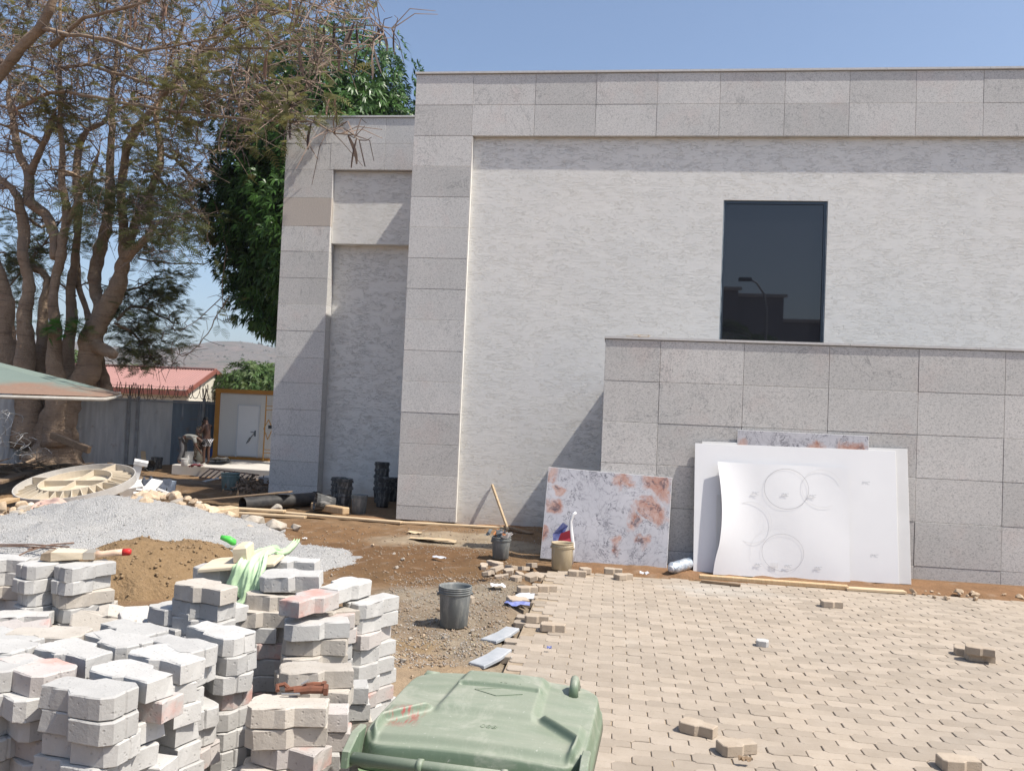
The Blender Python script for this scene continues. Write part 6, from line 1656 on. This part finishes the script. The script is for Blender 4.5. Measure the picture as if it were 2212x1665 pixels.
for i, (u, v, w, h, z) in enumerate(((318, 1062, .34, .16, .36), (330, 1048, .42, .2, .40), (345, 1070, .3, .12, .30), (300, 1076, .5, .14, .32), (352, 1060, .22, .22, .3))):
    mb = MB(); mb.box((0, 0, 0), (w, h, .03)); o = mb.build('white_board_scrap', M_WHITEP if i % 2 else M_SHEET); o.location = atz(u, v, z); o.rotation_euler = (rng.uniform(-.6, .6), rng.uniform(-.5, .5), rng.uniform(0, 3)); tag(o, 'white board offcut in the rubble right of the broken basin', 'offcut', 'white offcuts in the rubble')
mb = MB(); mb.box((0, 0, 0), (.26, .05, .24)); o = mb.build('pale_blue_box', simple('pale_blue_card', (.42, .5, .58), None)); o.location = atz(365, 1050, .2); o.rotation_euler = (.1, .1, .2); tag(o, 'pale blue square panel standing in the shade behind the rubble', 'panel')
mpk = simple('peach_plastic_sheet', (.58, .42, .34), (.52, .34, .28), 4, .6)
cloth_mesh([atz(68, 1102, .26), atz(92, 1086, .36), atz(115, 1088, .38), atz(132, 1104, .3), atz(160, 1120, .26), atz(185, 1118, .26)], [.10, .2, .3, .34, .2, .3], 9, .03, (0, -.6, 1), mpk, 'plastic_sheet', 'twisted peach plastic sheet lying over the rubble below the ribbed cover', 5, 'sheet')
cloth_mesh([atz(68, 1112, .2), atz(110, 1114, .24), atz(150, 1116, .22), atz(215, 1112, .22)], [.2, .3, .34, .2], 9, .03, (0, -.4, 1), mpk, 'plastic_sheet', 'flat peach plastic sheet half buried in the rubble at the gravel edge', 6, 'sheet')
cloth_mesh([atz(456, 1115, .13), atz(478, 1121, .14), atz(500, 1128, .08)], [.18, .22, .12], 9, .03, (0, 0, 1), simple('white_rag', (.72, .7, .68), (.45, .33, .25), 12), 'rag', 'stained white rag lying below the squared timber block', 7)
cloth_mesh([atz(512, 1128, .08), atz(530, 1130, .08), atz(552, 1127, .06)], [.14, .2, .12], 9, .03, (0, 0, 1), simple('pink_floral_rag', (.62, .40, .42), (.12, .08, .14), 18), 'rag', 'pink floral rag between the rocks and timber', 8)
mdn = simple('dark_denim', (.05, .06, .085), (.09, .10, .12), 8)
cloth_mesh([atz(322, 1035, .4), atz(340, 1044, .4), atz(352, 1058, .3)], [.3, .5, .3], 11, .06, (0, 0, 1), mdn, 'dark_jacket', 'dark blue discarded jacket on the rubble behind the basin', 9, 'clothing')
# bent tubes standing up out of the rubble
for i, q in enumerate(([(145, 1075, .52), (158, 1092, .4), (172, 1108, .28)], [(159, 1078, .5), (172, 1092, .4), (176, 1106, .28), (168, 1112, .25)])):
    mb = MB(); mb.tube([aty(u, v, 13.9) for u, v, z in q], .022, 8); tag(mb.build('bent_tube', M_STEEL, None, True), ('left', 'right')[i] + ' bent grey metal tube sticking out before the ribbed cover', 'tube')
# ------------------------------------------------------------------ wood and wire litter around the tree
def brushwood():
    r = random.Random(12); mb = MB(); mbd = MB()
    for k in range(150):
        u, v = r.uniform(-20, 250), r.uniform(1000, 1070); p = atz(u, v, r.uniform(-.15, .25)); 
        if p.y > 25 or p.y < 17.5: p = atz(u, 1024 + r.uniform(-10, 6), .1)
        a = r.gauss(.2, .9); L = r.uniform(.3, 1.6); d = Vector((math.cos(a), math.sin(a) * .6, r.gauss(.06, .16))) * L
        (mb if k % 2 else mbd).tube([p - d / 2, p + Vector((0, 0, r.uniform(-.03, .08))), p + d / 2], [r.uniform(.01, .04)] * 2 + [.01], 5)
    tag(mb.build('brushwood', M_WOODD), 'dead sticks and brushwood strewn at the foot of the big tree', 'brushwood', None, 'stuff'); tag(mbd.build('brushwood', M_BARK), 'pale broken branches mixed into the litter under the big tree', 'brushwood', None, 'stuff')
    # low bank of soil and leaf litter
    gx = np.arange(-27, -9.5, .16); gy = np.arange(14.6, 27.2, .16); X, Y = np.meshgrid(gx, gy)
    lim = sstep(-9.6, -11.4, X) * sstep(14.6, 16.2, Y) * sstep(27.2, 25.6, Y) * sstep(-27, -25.5, X); d = .22 * lim * np.exp(-((Y - 17.6) / 3.6) ** 2) * (.55 + .9 * fbm(X * .8, Y * .8, 4, 91)); z = ground_h(X, Y) - .04 + d + lim * (fbm(X * 3, Y * 3, 4, 92) - .5) * .16
    idx = np.arange(X.size).reshape(X.shape); q = np.stack([idx[:-1, :-1], idx[:-1, 1:], idx[1:, 1:], idx[1:, :-1]], -1).reshape(-1, 4); o = put('litter_bank', npmesh('litter_bank', np.stack([X, Y, z], -1).reshape(-1, 3), q, simple('leaf_litter_soil', (.27, .20, .135), (.12, .085, .06), 2.2, .95, .9, 9, .08, 'World'), True), kind='structure')
    T = thing('barbed_wire_coil', 'tangled grey barbed wire coil hanging at the left of the tree trunk', 'barbed wire', aty(40, 960, 21)); mb = MB(); O = Vector(T.location)
    for c in range(9):
        u0, v0 = r.uniform(-5, 95), r.uniform(905, 1005); R0 = r.uniform(.22, .6); tl, az = r.uniform(-1.1, 1.1), r.uniform(0, 3); c0 = aty(u0, v0, 21 + r.uniform(-.8, .8)); rot = Euler((1.2 + tl * .5, tl, az)).to_matrix(); mb.tube([c0 + rot @ Vector((R0 * math.cos(a / 20 * 5.2), R0 * math.sin(a / 20 * 5.2), .12 * math.sin(a))) - O for a in range(21)], .008, 4)
    mb.build('wire_strand', simple('galvanised_wire', (.40, .40, .39), None, rough=.5, metal=.5), T, kind='stuff')
    plank('dark_beam', 'dark weathered timber beam propped against the tree trunk', aty(112, 940, 22.6), aty(193, 972, 22.2), .14, .2, M_WOODD, 'beam')
    plank('timber_plank', 'long brown plank at the left edge under the ribbed cover', atz(-30, 1092, .2), atz(30, 1078, .2), .2, .06, M_WOOD); plank('timber_plank', 'grey weathered plank lying below the tree at the far left', atz(-10, 1042, .3), atz(60, 1022, .2), .22, .06, M_WOODD)
    plank('timber_plank', 'short plank leaning against the sheet metal fence', atz(312, 1008, -.4), aty(309, 975, 28.2), .16, .04, M_WOOD)
    bucket(atz(322, 1010, -.42), .19, .36, M_BKB, 'dark bucket lying on its side by the fence', (R_(75), 0, R_(40)), rings=0); bucket(atz(338, 1012, -.5), .2, .4, M_BKB, 'dark mud stained bucket standing by the fence', rings=1)
    plank('timber_plank', 'pale planks pile piece nearest the concrete slab', atz(360, 1036, -.3), atz(420, 1046, -.3), .3, .05, M_WOODX); plank('timber_plank', 'thin brown plank on the dark soil before the slab', atz(330, 1042, -.2), atz(455, 1060, -.2), .16, .04, M_WOODD); plank('timber_plank', 'white painted batten leaning before the concrete slab', atz(424, 1044, -.3), atz(470, 1033, -.12), .14, .05, M_SHEET)
    # dark steel grille lying by the slab
    G = thing('steel_grille', 'dark steel bar grille leaning in the shade before the slab', 'grille', atz(490, 1035, -.3)); O = Vector(G.location)
    for i in range(10): a = aty(432 + i * 11, 1030 + i * 1.4, 22); b = aty(455 + i * 11, 1012 + i * 1.4, 25); mb = MB(); mb.bar(a - O, b - O, .03); mb.build('bar', M_STEEL, G)
    for a, b in (((430, 1031, 22), (545, 1045, 22)), ((452, 1012, 25), (560, 1026, 25))): mb = MB(); mb.bar(aty(*a) - O, aty(*b) - O, .035); mb.build('cross_rail', M_STEEL, G)
    p = atz(496, 1062, -.05); bucket(p, .2, .42, dirty('teal_bucket', (.10, .16, .16), (.14, .2, .2), (.3, .3, .28)), 'grey green bucket with a cement sack on top in the shade', rings=1)
    mb = MB(); rr = random.Random(5)
    for k in range(260):
        u, v = rr.gauss(535, 22), rr.gauss(1046, 9); q = atz(u, v, rr.uniform(-.2, .25)); s = rr.uniform(.03, .09); mb.add([q + Vector((rr.uniform(-s, s), rr.uniform(-s, s), rr.uniform(-s, s))) for _ in range(4)], [(0,1,2), (1,2,3), (0,2,3)])
    tag(mb.build('dry_leaf_pile', simple('dry_leaves', (.12, .085, .06), (.2, .15, .11), 3, which='World')), 'heap of dry leaves and scraps in the shade beside the granite pillar', 'leaf pile', None, 'stuff')
brushwood()
# ------------------------------------------------------------------ green canopy at the left
def canopy():
    Yc = 14.6; tip = aty(226, 857, Yc); fl = aty(-330, 838, Yc - .6); bk = tip + Vector((-2.6, 4.6, .1)); apx = aty(-190, 735, Yc + 2.0)
    T = thing('shade_canopy', 'faded green fabric canopy with rusty leaf litter and a grey pipe edge', 'canopy', tip); O = tip
    t = NT('faded_green_canvas'); co = t.coord('World'); sx = t.n('ShaderNodeSeparateXYZ'); t.l(co, sx.inputs[0])
    f = t.noise(t.coord('World', (.5, 1, 2.5)), 1.6, 5, .6); k = t.math('ADD', t.math('MULTIPLY', sx.outputs[2], -1.9), t.math('MULTIPLY', f, .9)); lm = t.ramp(t.math('ADD', k, 4.05), [(.30, 0), (.55, 1)])
    c = t.mix(lm, t.mix(f, (.15, .19, .165), (.19, .235, .205)), t.mix(t.noise(co, 20, 5, .7), (.20, .125, .09), (.28, .19, .14)))
    m = t.done(c, .85, t.bump(t.noise(co, 9, 4), .3, .03), 0, .2)
    def patch(A, B, C, name):
        n = 14; vs = []; fs = []; ix = {}
        for i in range(n + 1):
            for j in range(n + 1 - i):
                a, b = i / n, j / n; c_ = 1 - a - b; sag = -.16 * 27 * a * b * c_ * .6; ix[(i, j)] = len(vs); vs.append(A * c_ + B * a + C * b - O + Vector((0, 0, sag)))
        for i in range(n):
            for j in range(n - i):
                fs.append((ix[(i, j)], ix[(i+1, j)], ix[(i, j+1)]))
                if i + j < n - 1: fs.append((ix[(i+1, j)], ix[(i+1, j+1)], ix[(i, j+1)]))
        mb = MB(); mb.add(vs, fs); mb.build(name, m, T, True)
    patch(tip, apx, fl, 'front_panel'); patch(tip, bk, apx, 'side_panel'); bl = fl + (bk - tip) * .95; patch(bk, bl, apx, 'back_panel'); patch(bl, fl, apx, 'left_panel')
    mp = simple('grey_pipe', (.42, .40, .36), (.34, .31, .27), 6, .6, which='World')
    for a, b, nm in ((tip, fl, 'edge_pipe'), (tip, bk, 'edge_pipe'), (tip, apx, 'hip_pipe')):
        mb = MB(); mb.tube([a - O + Vector((0, 0, -.05)), (a + b) / 2 - O + Vector((0, 0, -.07)), b - O + Vector((0, 0, -.05))], .035, 8); mb.build(nm, mp, T, True)
    mid = (fl + bl) / 2; mb = MB(); mb.tube([mid - O + Vector((0, 0, -.05)), Vector((mid.x, mid.y, -.4)) - O], .05, 10); mb.build('post', mp, T, True); mb = MB(); mb.tube([mid - O, bk - O], .03, 8); mb.build('brace_pipe', mp, T, True)
canopy()
# ------------------------------------------------------------------ people by the cabin
def skin_mesh(name, J, E, Rd, mat, lev=2, extra=None):
    me = bpy.data.meshes.new(name); keys = list(J); ix = {k: i for i, k in enumerate(keys)}
    me.from_pydata([J[k] for k in keys], [(ix[a], ix[b]) for a, b in E], [])
    o = bpy.data.objects.new(name, me); COL.objects.link(o); o.modifiers.new('s', 'SKIN'); sv = me.skin_vertices[0].data
    for k in keys: sv[ix[k]].radius = (Rd[k] if hasattr(Rd[k], '__len__') else (Rd[k], Rd[k])); sv[ix[k]].use_root = (k == keys[0])
    m = o.modifiers.new('d', 'SUBSURF'); m.levels = lev
    dg = bpy.context.evaluated_depsgraph_get(); out = bpy.data.meshes.new_from_object(o.evaluated_get(dg)); bpy.data.objects.remove(o)
    if extra is not None:
        bm = bmesh.new(); bm.from_mesh(out); bm.from_mesh(extra); bm.to_mesh(out); bm.free()
    out.materials.clear(); out.materials.append(mat); out.polygons.foreach_set('use_smooth', [True] * len(out.polygons)); out.name = name; return out
def hands(J, dirs):
    mb = MB()
    for s in ('l', 'r'):
        w, h = Vector(J['wr' + s]), Vector(J['ha' + s]); d = (h - w).normalized(); side = d.cross(Vector((0, 0, 1))).normalized(); upv = side.cross(d)
        for k, ln in enumerate((.068, .078, .074, .058)):
            b = h + side * (.013 * (k - 1.5)); p1 = b + d * ln * .5 - upv * .006; p2 = b + d * ln * .85 - upv * .028; mb.tube([b - d * .02, p1, p2], [.009, .008, .006], 6)
        b = w + (h - w) * .4 + side * (.026 if s == 'l' else -.026); mb.tube([b, b + side * (.02 if s == 'l' else -.02) + d * .03, b + d * .06], [.010, .009, .007], 6)
    return mb.mesh('fingers', [])
BODY_E = [('pe','ab'),('ab','ch'),('ch','ne'),('ne','hb'),('hb','ht'),('ch','shl'),('shl','ell'),('ell','wrl'),('wrl','hal'),('ch','shr'),('shr','elr'),('elr','wrr'),('wrr','har'),('pe','hil'),('hil','knl'),('knl','anl'),('anl','tol'),('pe','hir'),('hir','knr'),('knr','anr'),('anr','tor')]
RAD = dict(pe=(.135,.10), ab=(.125,.09), ch=(.155,.10), ne=.052, hb=.075, ht=.082, shl=.062, ell=.042, wrl=.030, hal=(.036,.022), shr=.062, elr=.042, wrr=.030, har=(.036,.022), hil=.085, knl=.056, anl=.038, tol=.036, hir=.085, knr=.056, anr=.038, tor=.036)
def lerp(a, b, t): return tuple(a[i] * (1 - t) + b[i] * t for i in range(3))
def head_parts(T, J, skin, hair):
    hb, ht = Vector(J['hb']), Vector(J['ht']); c = (hb + ht) / 2; upd = (ht - hb).normalized(); f = Vector(J['_face']); f = (f - upd * f.dot(upd)).normalized(); s = upd.cross(f)
    rot = Matrix((f, s, upd)).transposed(); Mh = Matrix.Translation(c + upd * .03 - f * .012) @ rot.to_4x4()
    mb = MB(); prof = [(0.088 * math.cos(R_(a)), .096 * math.sin(R_(a))) for a in range(-12, 91, 12)]; mb.lathe(prof, 18, 0, Mh); mb.build('hair', hair, T, True)
    mb = MB(); mb.lathe([(0, -.02), (.012, -.012), (.010, .0), (.004, .022)], 8, 0, Matrix.Translation(c + f * .085) @ rot.to_4x4())
    for q in (-1, 1): mb.lathe([(0, -.03), (.014, -.02), (.016, 0), (.012, .022), (0, .03)], 8, 0, Matrix.Translation(c + s * q * .083) @ rot.to_4x4())
    mb.build('nose_and_ears', skin, T, True, kind='stuff')
    for q in (-1, 1): mb = MB(); mb.lathe([(0, -.008), (.009, 0), (0, .008)], 8, 0, Matrix.Translation(c + f * .076 + s * q * .032 + upd * .018) @ rot.to_4x4()); mb.build('eye', M_EYE, T, True)
    mb = MB(); mb.box(c + f * .078 - upd * .042, (.012, .045, .008), rot); mb.build('mouth', M_LIP, T)
M_EYE = simple('eye_white', (.4, .38, .35), None, rough=.3); M_LIP = simple('lips', (.10, .04, .035), None, rough=.6)
M_SKIN = simple('brown_skin', (.075, .036, .022), (.055, .027, .017), 9, .5, spec=.4); M_HAIR = simple('black_hair', (.012, .011, .011), None, rough=.9)
def checked(name, a, b, sc):
    t = NT(name); x = t.n('ShaderNodeTexChecker'); x.inputs['Scale'].default_value = sc; t.l(t.coord('Object'), x.inputs[0]); return t.done(t.mix(x.outputs['Fac'], a, b), .9)
def person(label, loc, yaw, J, clothes, group='workers by the cabin'):
    T = thing('person', label, 'person', loc, (0, 0, yaw), group)
    JJ = {k: v for k, v in J.items() if k[0] != '_'}
    put('body', skin_mesh('body', JJ, BODY_E, RAD, M_SKIN, 2, hands(J, None)), T)
    head_parts(T, J, M_SKIN, M_HAIR)
    for (nm, mat, ks, es, rr) in clothes:
        put(nm, skin_mesh(nm, {k: (J[k] if k in J else ks[k]) if not hasattr(ks[k], '__len__') else ks[k] for k in ks}, es, rr, mat, 2), T)
    return T
def mid(J, a, b, t): return lerp(J[a], J[b], t)
# standing, shirtless
J = dict(pe=(0,0,.84), ab=(.0,0,1.0), ch=(.02,0,1.20), ne=(.05,0,1.37), hb=(.08,0,1.44), ht=(.115,0,1.54), shl=(.02,.165,1.29), ell=(.13,.20,1.05), wrl=(.34,.09,1.13), hal=(.41,.07,1.16), shr=(.02,-.165,1.29), elr=(.11,-.20,1.06), wrr=(.32,-.07,1.12), har=(.39,-.05,1.15), hil=(0,.085,.80), knl=(.03,.09,.45), anl=(0,.095,.075), tol=(.13,.11,.03), hir=(0,-.085,.80), knr=(-.01,-.09,.45), anr=(-.04,-.095,.075), tor=(.09,-.11,.03), _face=(.75,.1,-.5))
def shorts(J, mat, low=.62, nm='shorts', k=1.0):
    a, b = mid(J, 'hil', 'knl', low), mid(J, 'hir', 'knr', low)
    ks = dict(pe=mid(J,'pe','ab',.25), hil=J['hil'], hir=J['hir'], a=a, b=b); return (nm, mat, ks, [('pe','hil'),('pe','hir'),('hil','a'),('hir','b')], dict(pe=(.15*k,.118*k), hil=.104*k, hir=.104*k, a=.085*k, b=.085*k))
def trousers(J, mat):
    a, b = mid(J, 'knl', 'anl', .9), mid(J, 'knr', 'anr', .9)
    ks = dict(pe=mid(J,'pe','ab',.25), hil=J['hil'], hir=J['hir'], kl=J['knl'], kr=J['knr'], a=a, b=b); return ('trousers', mat, ks, [('pe','hil'),('pe','hir'),('hil','kl'),('hir','kr'),('kl','a'),('kr','b')], dict(pe=(.148,.115), hil=.1, hir=.1, kl=.075, kr=.075, a=.062, b=.062))
def shirt(J, mat, sleeve=.7, nm='shirt'):
    a, b = mid(J, 'shl', 'ell', sleeve), mid(J, 'shr', 'elr', sleeve)
    ks = dict(pe=mid(J,'pe','ab',.1), ab=J['ab'], ch=J['ch'], ne=mid(J,'ch','ne',.6), shl=J['shl'], shr=J['shr'], a=a, b=b); return (nm, mat, ks, [('pe','ab'),('ab','ch'),('ch','ne'),('ch','shl'),('ch','shr'),('shl','a'),('shr','b')], dict(pe=(.15,.118), ab=(.142,.106), ch=(.170,.116), ne=.07, shl=.078, shr=.078, a=.062, b=.062))
Z0 = -.197
p = atz(444, 1003, Z0); person('shirtless person in black and white checked shorts standing and working with raised hands', (p.x, p.y, Z0), R_(168), J, [shorts(J, checked('checked_cotton', (.42,.41,.41), (.05,.05,.06), 20))])
# behind, in patterned clothes
J2 = dict(pe=(0,0,.82), ab=(.03,0,.96), ch=(.10,0,1.13), ne=(.17,0,1.27), hb=(.21,0,1.33), ht=(.25,0,1.43), shl=(.11,.16,1.21), ell=(.18,.19,.97), wrl=(.34,.10,.86), hal=(.40,.08,.84), shr=(.11,-.16,1.21), elr=(.14,-.19,.96), wrr=(.28,-.10,.82), har=(.33,-.08,.79), hil=(0,.085,.79), knl=(.04,.09,.44), anl=(0,.095,.075), tol=(.13,.1,.03), hir=(0,-.085,.79), knr=(.0,-.09,.44), anr=(-.05,-.095,.075), tor=(.08,-.1,.03), _face=(.8,0,-.5))
def camo(name, a, b, c):
    t = NT(name); co = t.coord('Object'); n = t.noise(co, 13, 3, .6); m = t.mix(t.ramp(n, [(.46, 0), (.5, 1)]), a, b); return t.done(t.mix(t.ramp(t.noise(co, 19, 3, .6), [(.56, 0), (.6, 1)]), m, c), .9)
cm = camo('patterned_cloth', (.05,.045,.04), (.22,.15,.09), (.5,.42,.3))
p = atz(425, 997, Z0); person('person in dark patterned clothes stooping behind the shirtless one', (p.x, p.y, Z0), R_(-10), J2, [shirt(J2, cm, .8), trousers(J2, cm)])
# bending over the buckets
J3 = dict(pe=(0,0,.86), ab=(.16,0,.94), ch=(.38,0,.92), ne=(.54,0,.85), hb=(.60,0,.80), ht=(.69,0,.73), shl=(.43,.165,.90), ell=(.55,.18,.64), wrl=(.66,.10,.42), hal=(.70,.08,.35), shr=(.43,-.165,.90), elr=(.52,-.19,.63), wrr=(.64,-.09,.43), har=(.68,-.07,.36), hil=(-.02,.085,.82), knl=(.05,.10,.45), anl=(-.04,.10,.075), tol=(.09,.11,.03), hir=(-.02,-.085,.82), knr=(.03,-.10,.45), anr=(-.10,-.10,.075), tor=(.03,-.11,.03), _face=(.35,0,-.9))
p = atz(388, 1002, Z0); person('person in a grey shirt bending down over white buckets', (p.x, p.y + .15, Z0), R_(6), J3, [shirt(J3, simple('grey_cotton', (.22,.22,.20), (.17,.17,.16), 7, .9), .75), trousers(J3, simple('dark_grey_trousers', (.12,.12,.125), (.08,.08,.085), 8, .9))])
mwb = dirty('white_paint_bucket', (.62,.62,.6), (.55,.55,.53), (.4,.39,.36), .4)
p = atz(406, 1001, Z0); bucket((p.x, p.y, Z0), .17, .42, mwb, 'white bucket the bending person is working in', rings=2, handle=True)
p = atz(398, 1006, Z0); bucket((p.x, p.y, Z0), .12, .24, mwb, 'small white tub at the front corner of the concrete slab', rings=0)
def jerry(p, label, mat, sc=1.0):
    T = thing('jerrycan', label, 'jerrycan', p, (0, 0, R_(20))); mb = MB(); mb.prism([(-.13*sc,-.09*sc),(.13*sc,-.09*sc),(.13*sc,.09*sc),(-.13*sc,.09*sc)], 0, .34*sc, .03*sc); mb.build('body', mat, T, True)
    mb = MB(); mb.tube([(-.09*sc,0,.33*sc),(-.08*sc,0,.40*sc),(.04*sc,0,.40*sc),(.05*sc,0,.33*sc)], .018*sc, 8); mb.build('handle', mat, T, True); mb = MB(); mb.tube([(.09*sc,0,.33*sc),(.09*sc,0,.38*sc)], .025*sc, 10); mb.build('cap', mat, T, True); return T
p = atz(431, 997, Z0); jerry((p.x, p.y, Z0), 'cream plastic jerrycan standing between the two workers', simple('cream_plastic', (.58,.52,.38), (.5,.45,.33), 5, .5), 1.25)
mb = MB(); mb.box((0,0,.16), (.42,.3,.32)); o = mb.build('blue_crate', simple('blue_plastic', (.03,.09,.30), None, rough=.4)); p = atz(464, 986, Z0); o.location = (p.x, p.y, Z0); tag(o, 'blue plastic crate against the corner of the white cabin', 'crate')
cloth_mesh([Vector(atz(462, 994, Z0 + .05)), Vector(atz(475, 990, Z0 + .22)), Vector(atz(490, 993, Z0 + .05))], [.4, .5, .3], 9, .05, (0, 0, 1), simple('grey_sacking', (.13,.14,.15), (.2,.2,.2), 7), 'grey_sack', 'grey sack slumped on the slab beside the blue crate', 12, 'sack')
cloth_mesh([Vector(atz(412, 1006, Z0 + .03)), Vector(atz(424, 1004, Z0 + .08)), Vector(atz(434, 1005, Z0 + .03))], [.2, .3, .2], 9, .04, (0, 0, 1), simple('red_dark_cloth', (.32,.05,.04), (.06,.06,.09), 9), 'wet_clothes', 'red and dark wet clothes lying at the slab edge', 13, 'clothing')
# ------------------------------------------------------------------ across the yard, behind the camera: seen mirrored in the window
def mirror_side():
    H = thing('neighbour_building', 'plain grey flat roofed building mirrored in the dark window', 'building', (3, -34, 0)); m = simple('grey_render', (.30,.31,.33), (.26,.27,.29), .6, .9, which='World')
    O = Vector(H.location)
    for (x0, x1, y0, y1, z) in ((-14, 8.6, -42, -32, 11.6), (8.6, 11.9, -42, -32.4, 11.2), (11.9, 14.8, -42, -33, 9.5)):
        mb = MB(); mb.bbox(Vector((x0, y0, 0)) - O, Vector((x1 - .01, y1, z)) - O); mb.build('wall', m, H); mb = MB(); mb.bbox(Vector((x0, y1 + .01, z + .003)) - O, Vector((x1 + .2, y1 + .25, z + .22)) - O); mb.build('parapet', M_COPE, H)
        for k in range(int((x1 - x0) // 3)):
            for zz in (2.2, 5.6): mb = MB(); mb.bbox(Vector((x0 + 1 + 3 * k, y1 + .003, zz)) - O, Vector((x0 + 2.2 + 3 * k, y1 + .03, zz + 1.4)) - O); mb.build('window', M_ALU, H)
    B = MB(); B.bbox((12, -40, 0), (40, -36, 8.4)); tag(B.build('boundary_wall', simple('brown_wall', (.20,.16,.14), None)), 'long brown wall mirrored low in the dark window', 'wall')
    L = thing('street_lamp', 'curved street lamp mirrored in the dark window', 'street lamp', (7.0, -11, 0)); mp = simple('galvanised_pole', (.30,.31,.32), None, rough=.5, metal=.4)
    mb = MB(); mb.tube([(0,0,0),(0,0,4),(0,0,7.4),(-.15,0,8.2),(-.5,0,8.7),(-.8,0,8.85)], [.09,.075,.06,.05,.045,.04], 10); mb.build('pole', mp, L, True)
    mb = MB(); mb.prism([(-1.35,-.16),(-.75,-.10),(-.75,.10),(-1.35,.16)], 8.78, 8.95, .03); mb.build('lamp_head', M_ALU, L)
    for k, (x, y, h) in enumerate(((5.8, -20, 8.6), (8.2, -22, 8.0), (4.6, -23, 8.9))):
        P = thing('palm_tree', ('left', 'right', 'far left')[k] + ' feathery palm mirrored low in the dark window', 'palm', (x, y, 0)); mb = MB(); mb.tube([(0,0,0),(.1,.05,h*.5),(.0,0,h-1.2)], [.2,.16,.13], 10); mb.build('trunk', M_BARK, P, True)
        r = np.random.RandomState(k); C = Cards(); a = r.uniform(0, 6.28, 26); d = np.stack([np.cos(a), np.sin(a), r.uniform(.1, .9, 26)], -1); fronds(C, np.tile(np.array([x, y, h - 1.2]), (26, 1)), d, 2.2, r, 22, .05, .6); C.build('crown', M_BUSH, P)
mirror_side()
# ------------------------------------------------------------------ hazy dry season air
def haze():
    mb = MB(); mb.bbox((-2750, -2700, -6), (2700, 2750, 190)); m = bpy.data.materials.new('haze_air'); m.use_nodes = True; t = m.node_tree; t.nodes.clear(); o = t.nodes.new('ShaderNodeOutputMaterial'); v = t.nodes.new('ShaderNodeVolumePrincipled')
    v.inputs['Color'].default_value = (.80, .86, .95, 1); v.inputs['Density'].default_value = HAZE_DENSITY; v.inputs['Anisotropy'].default_value = .3; t.links.new(v.outputs[0], o.inputs['Volume'])
    ob = mb.build('haze', m, None, kind='stuff')
HAZE_DENSITY = .00026
haze()
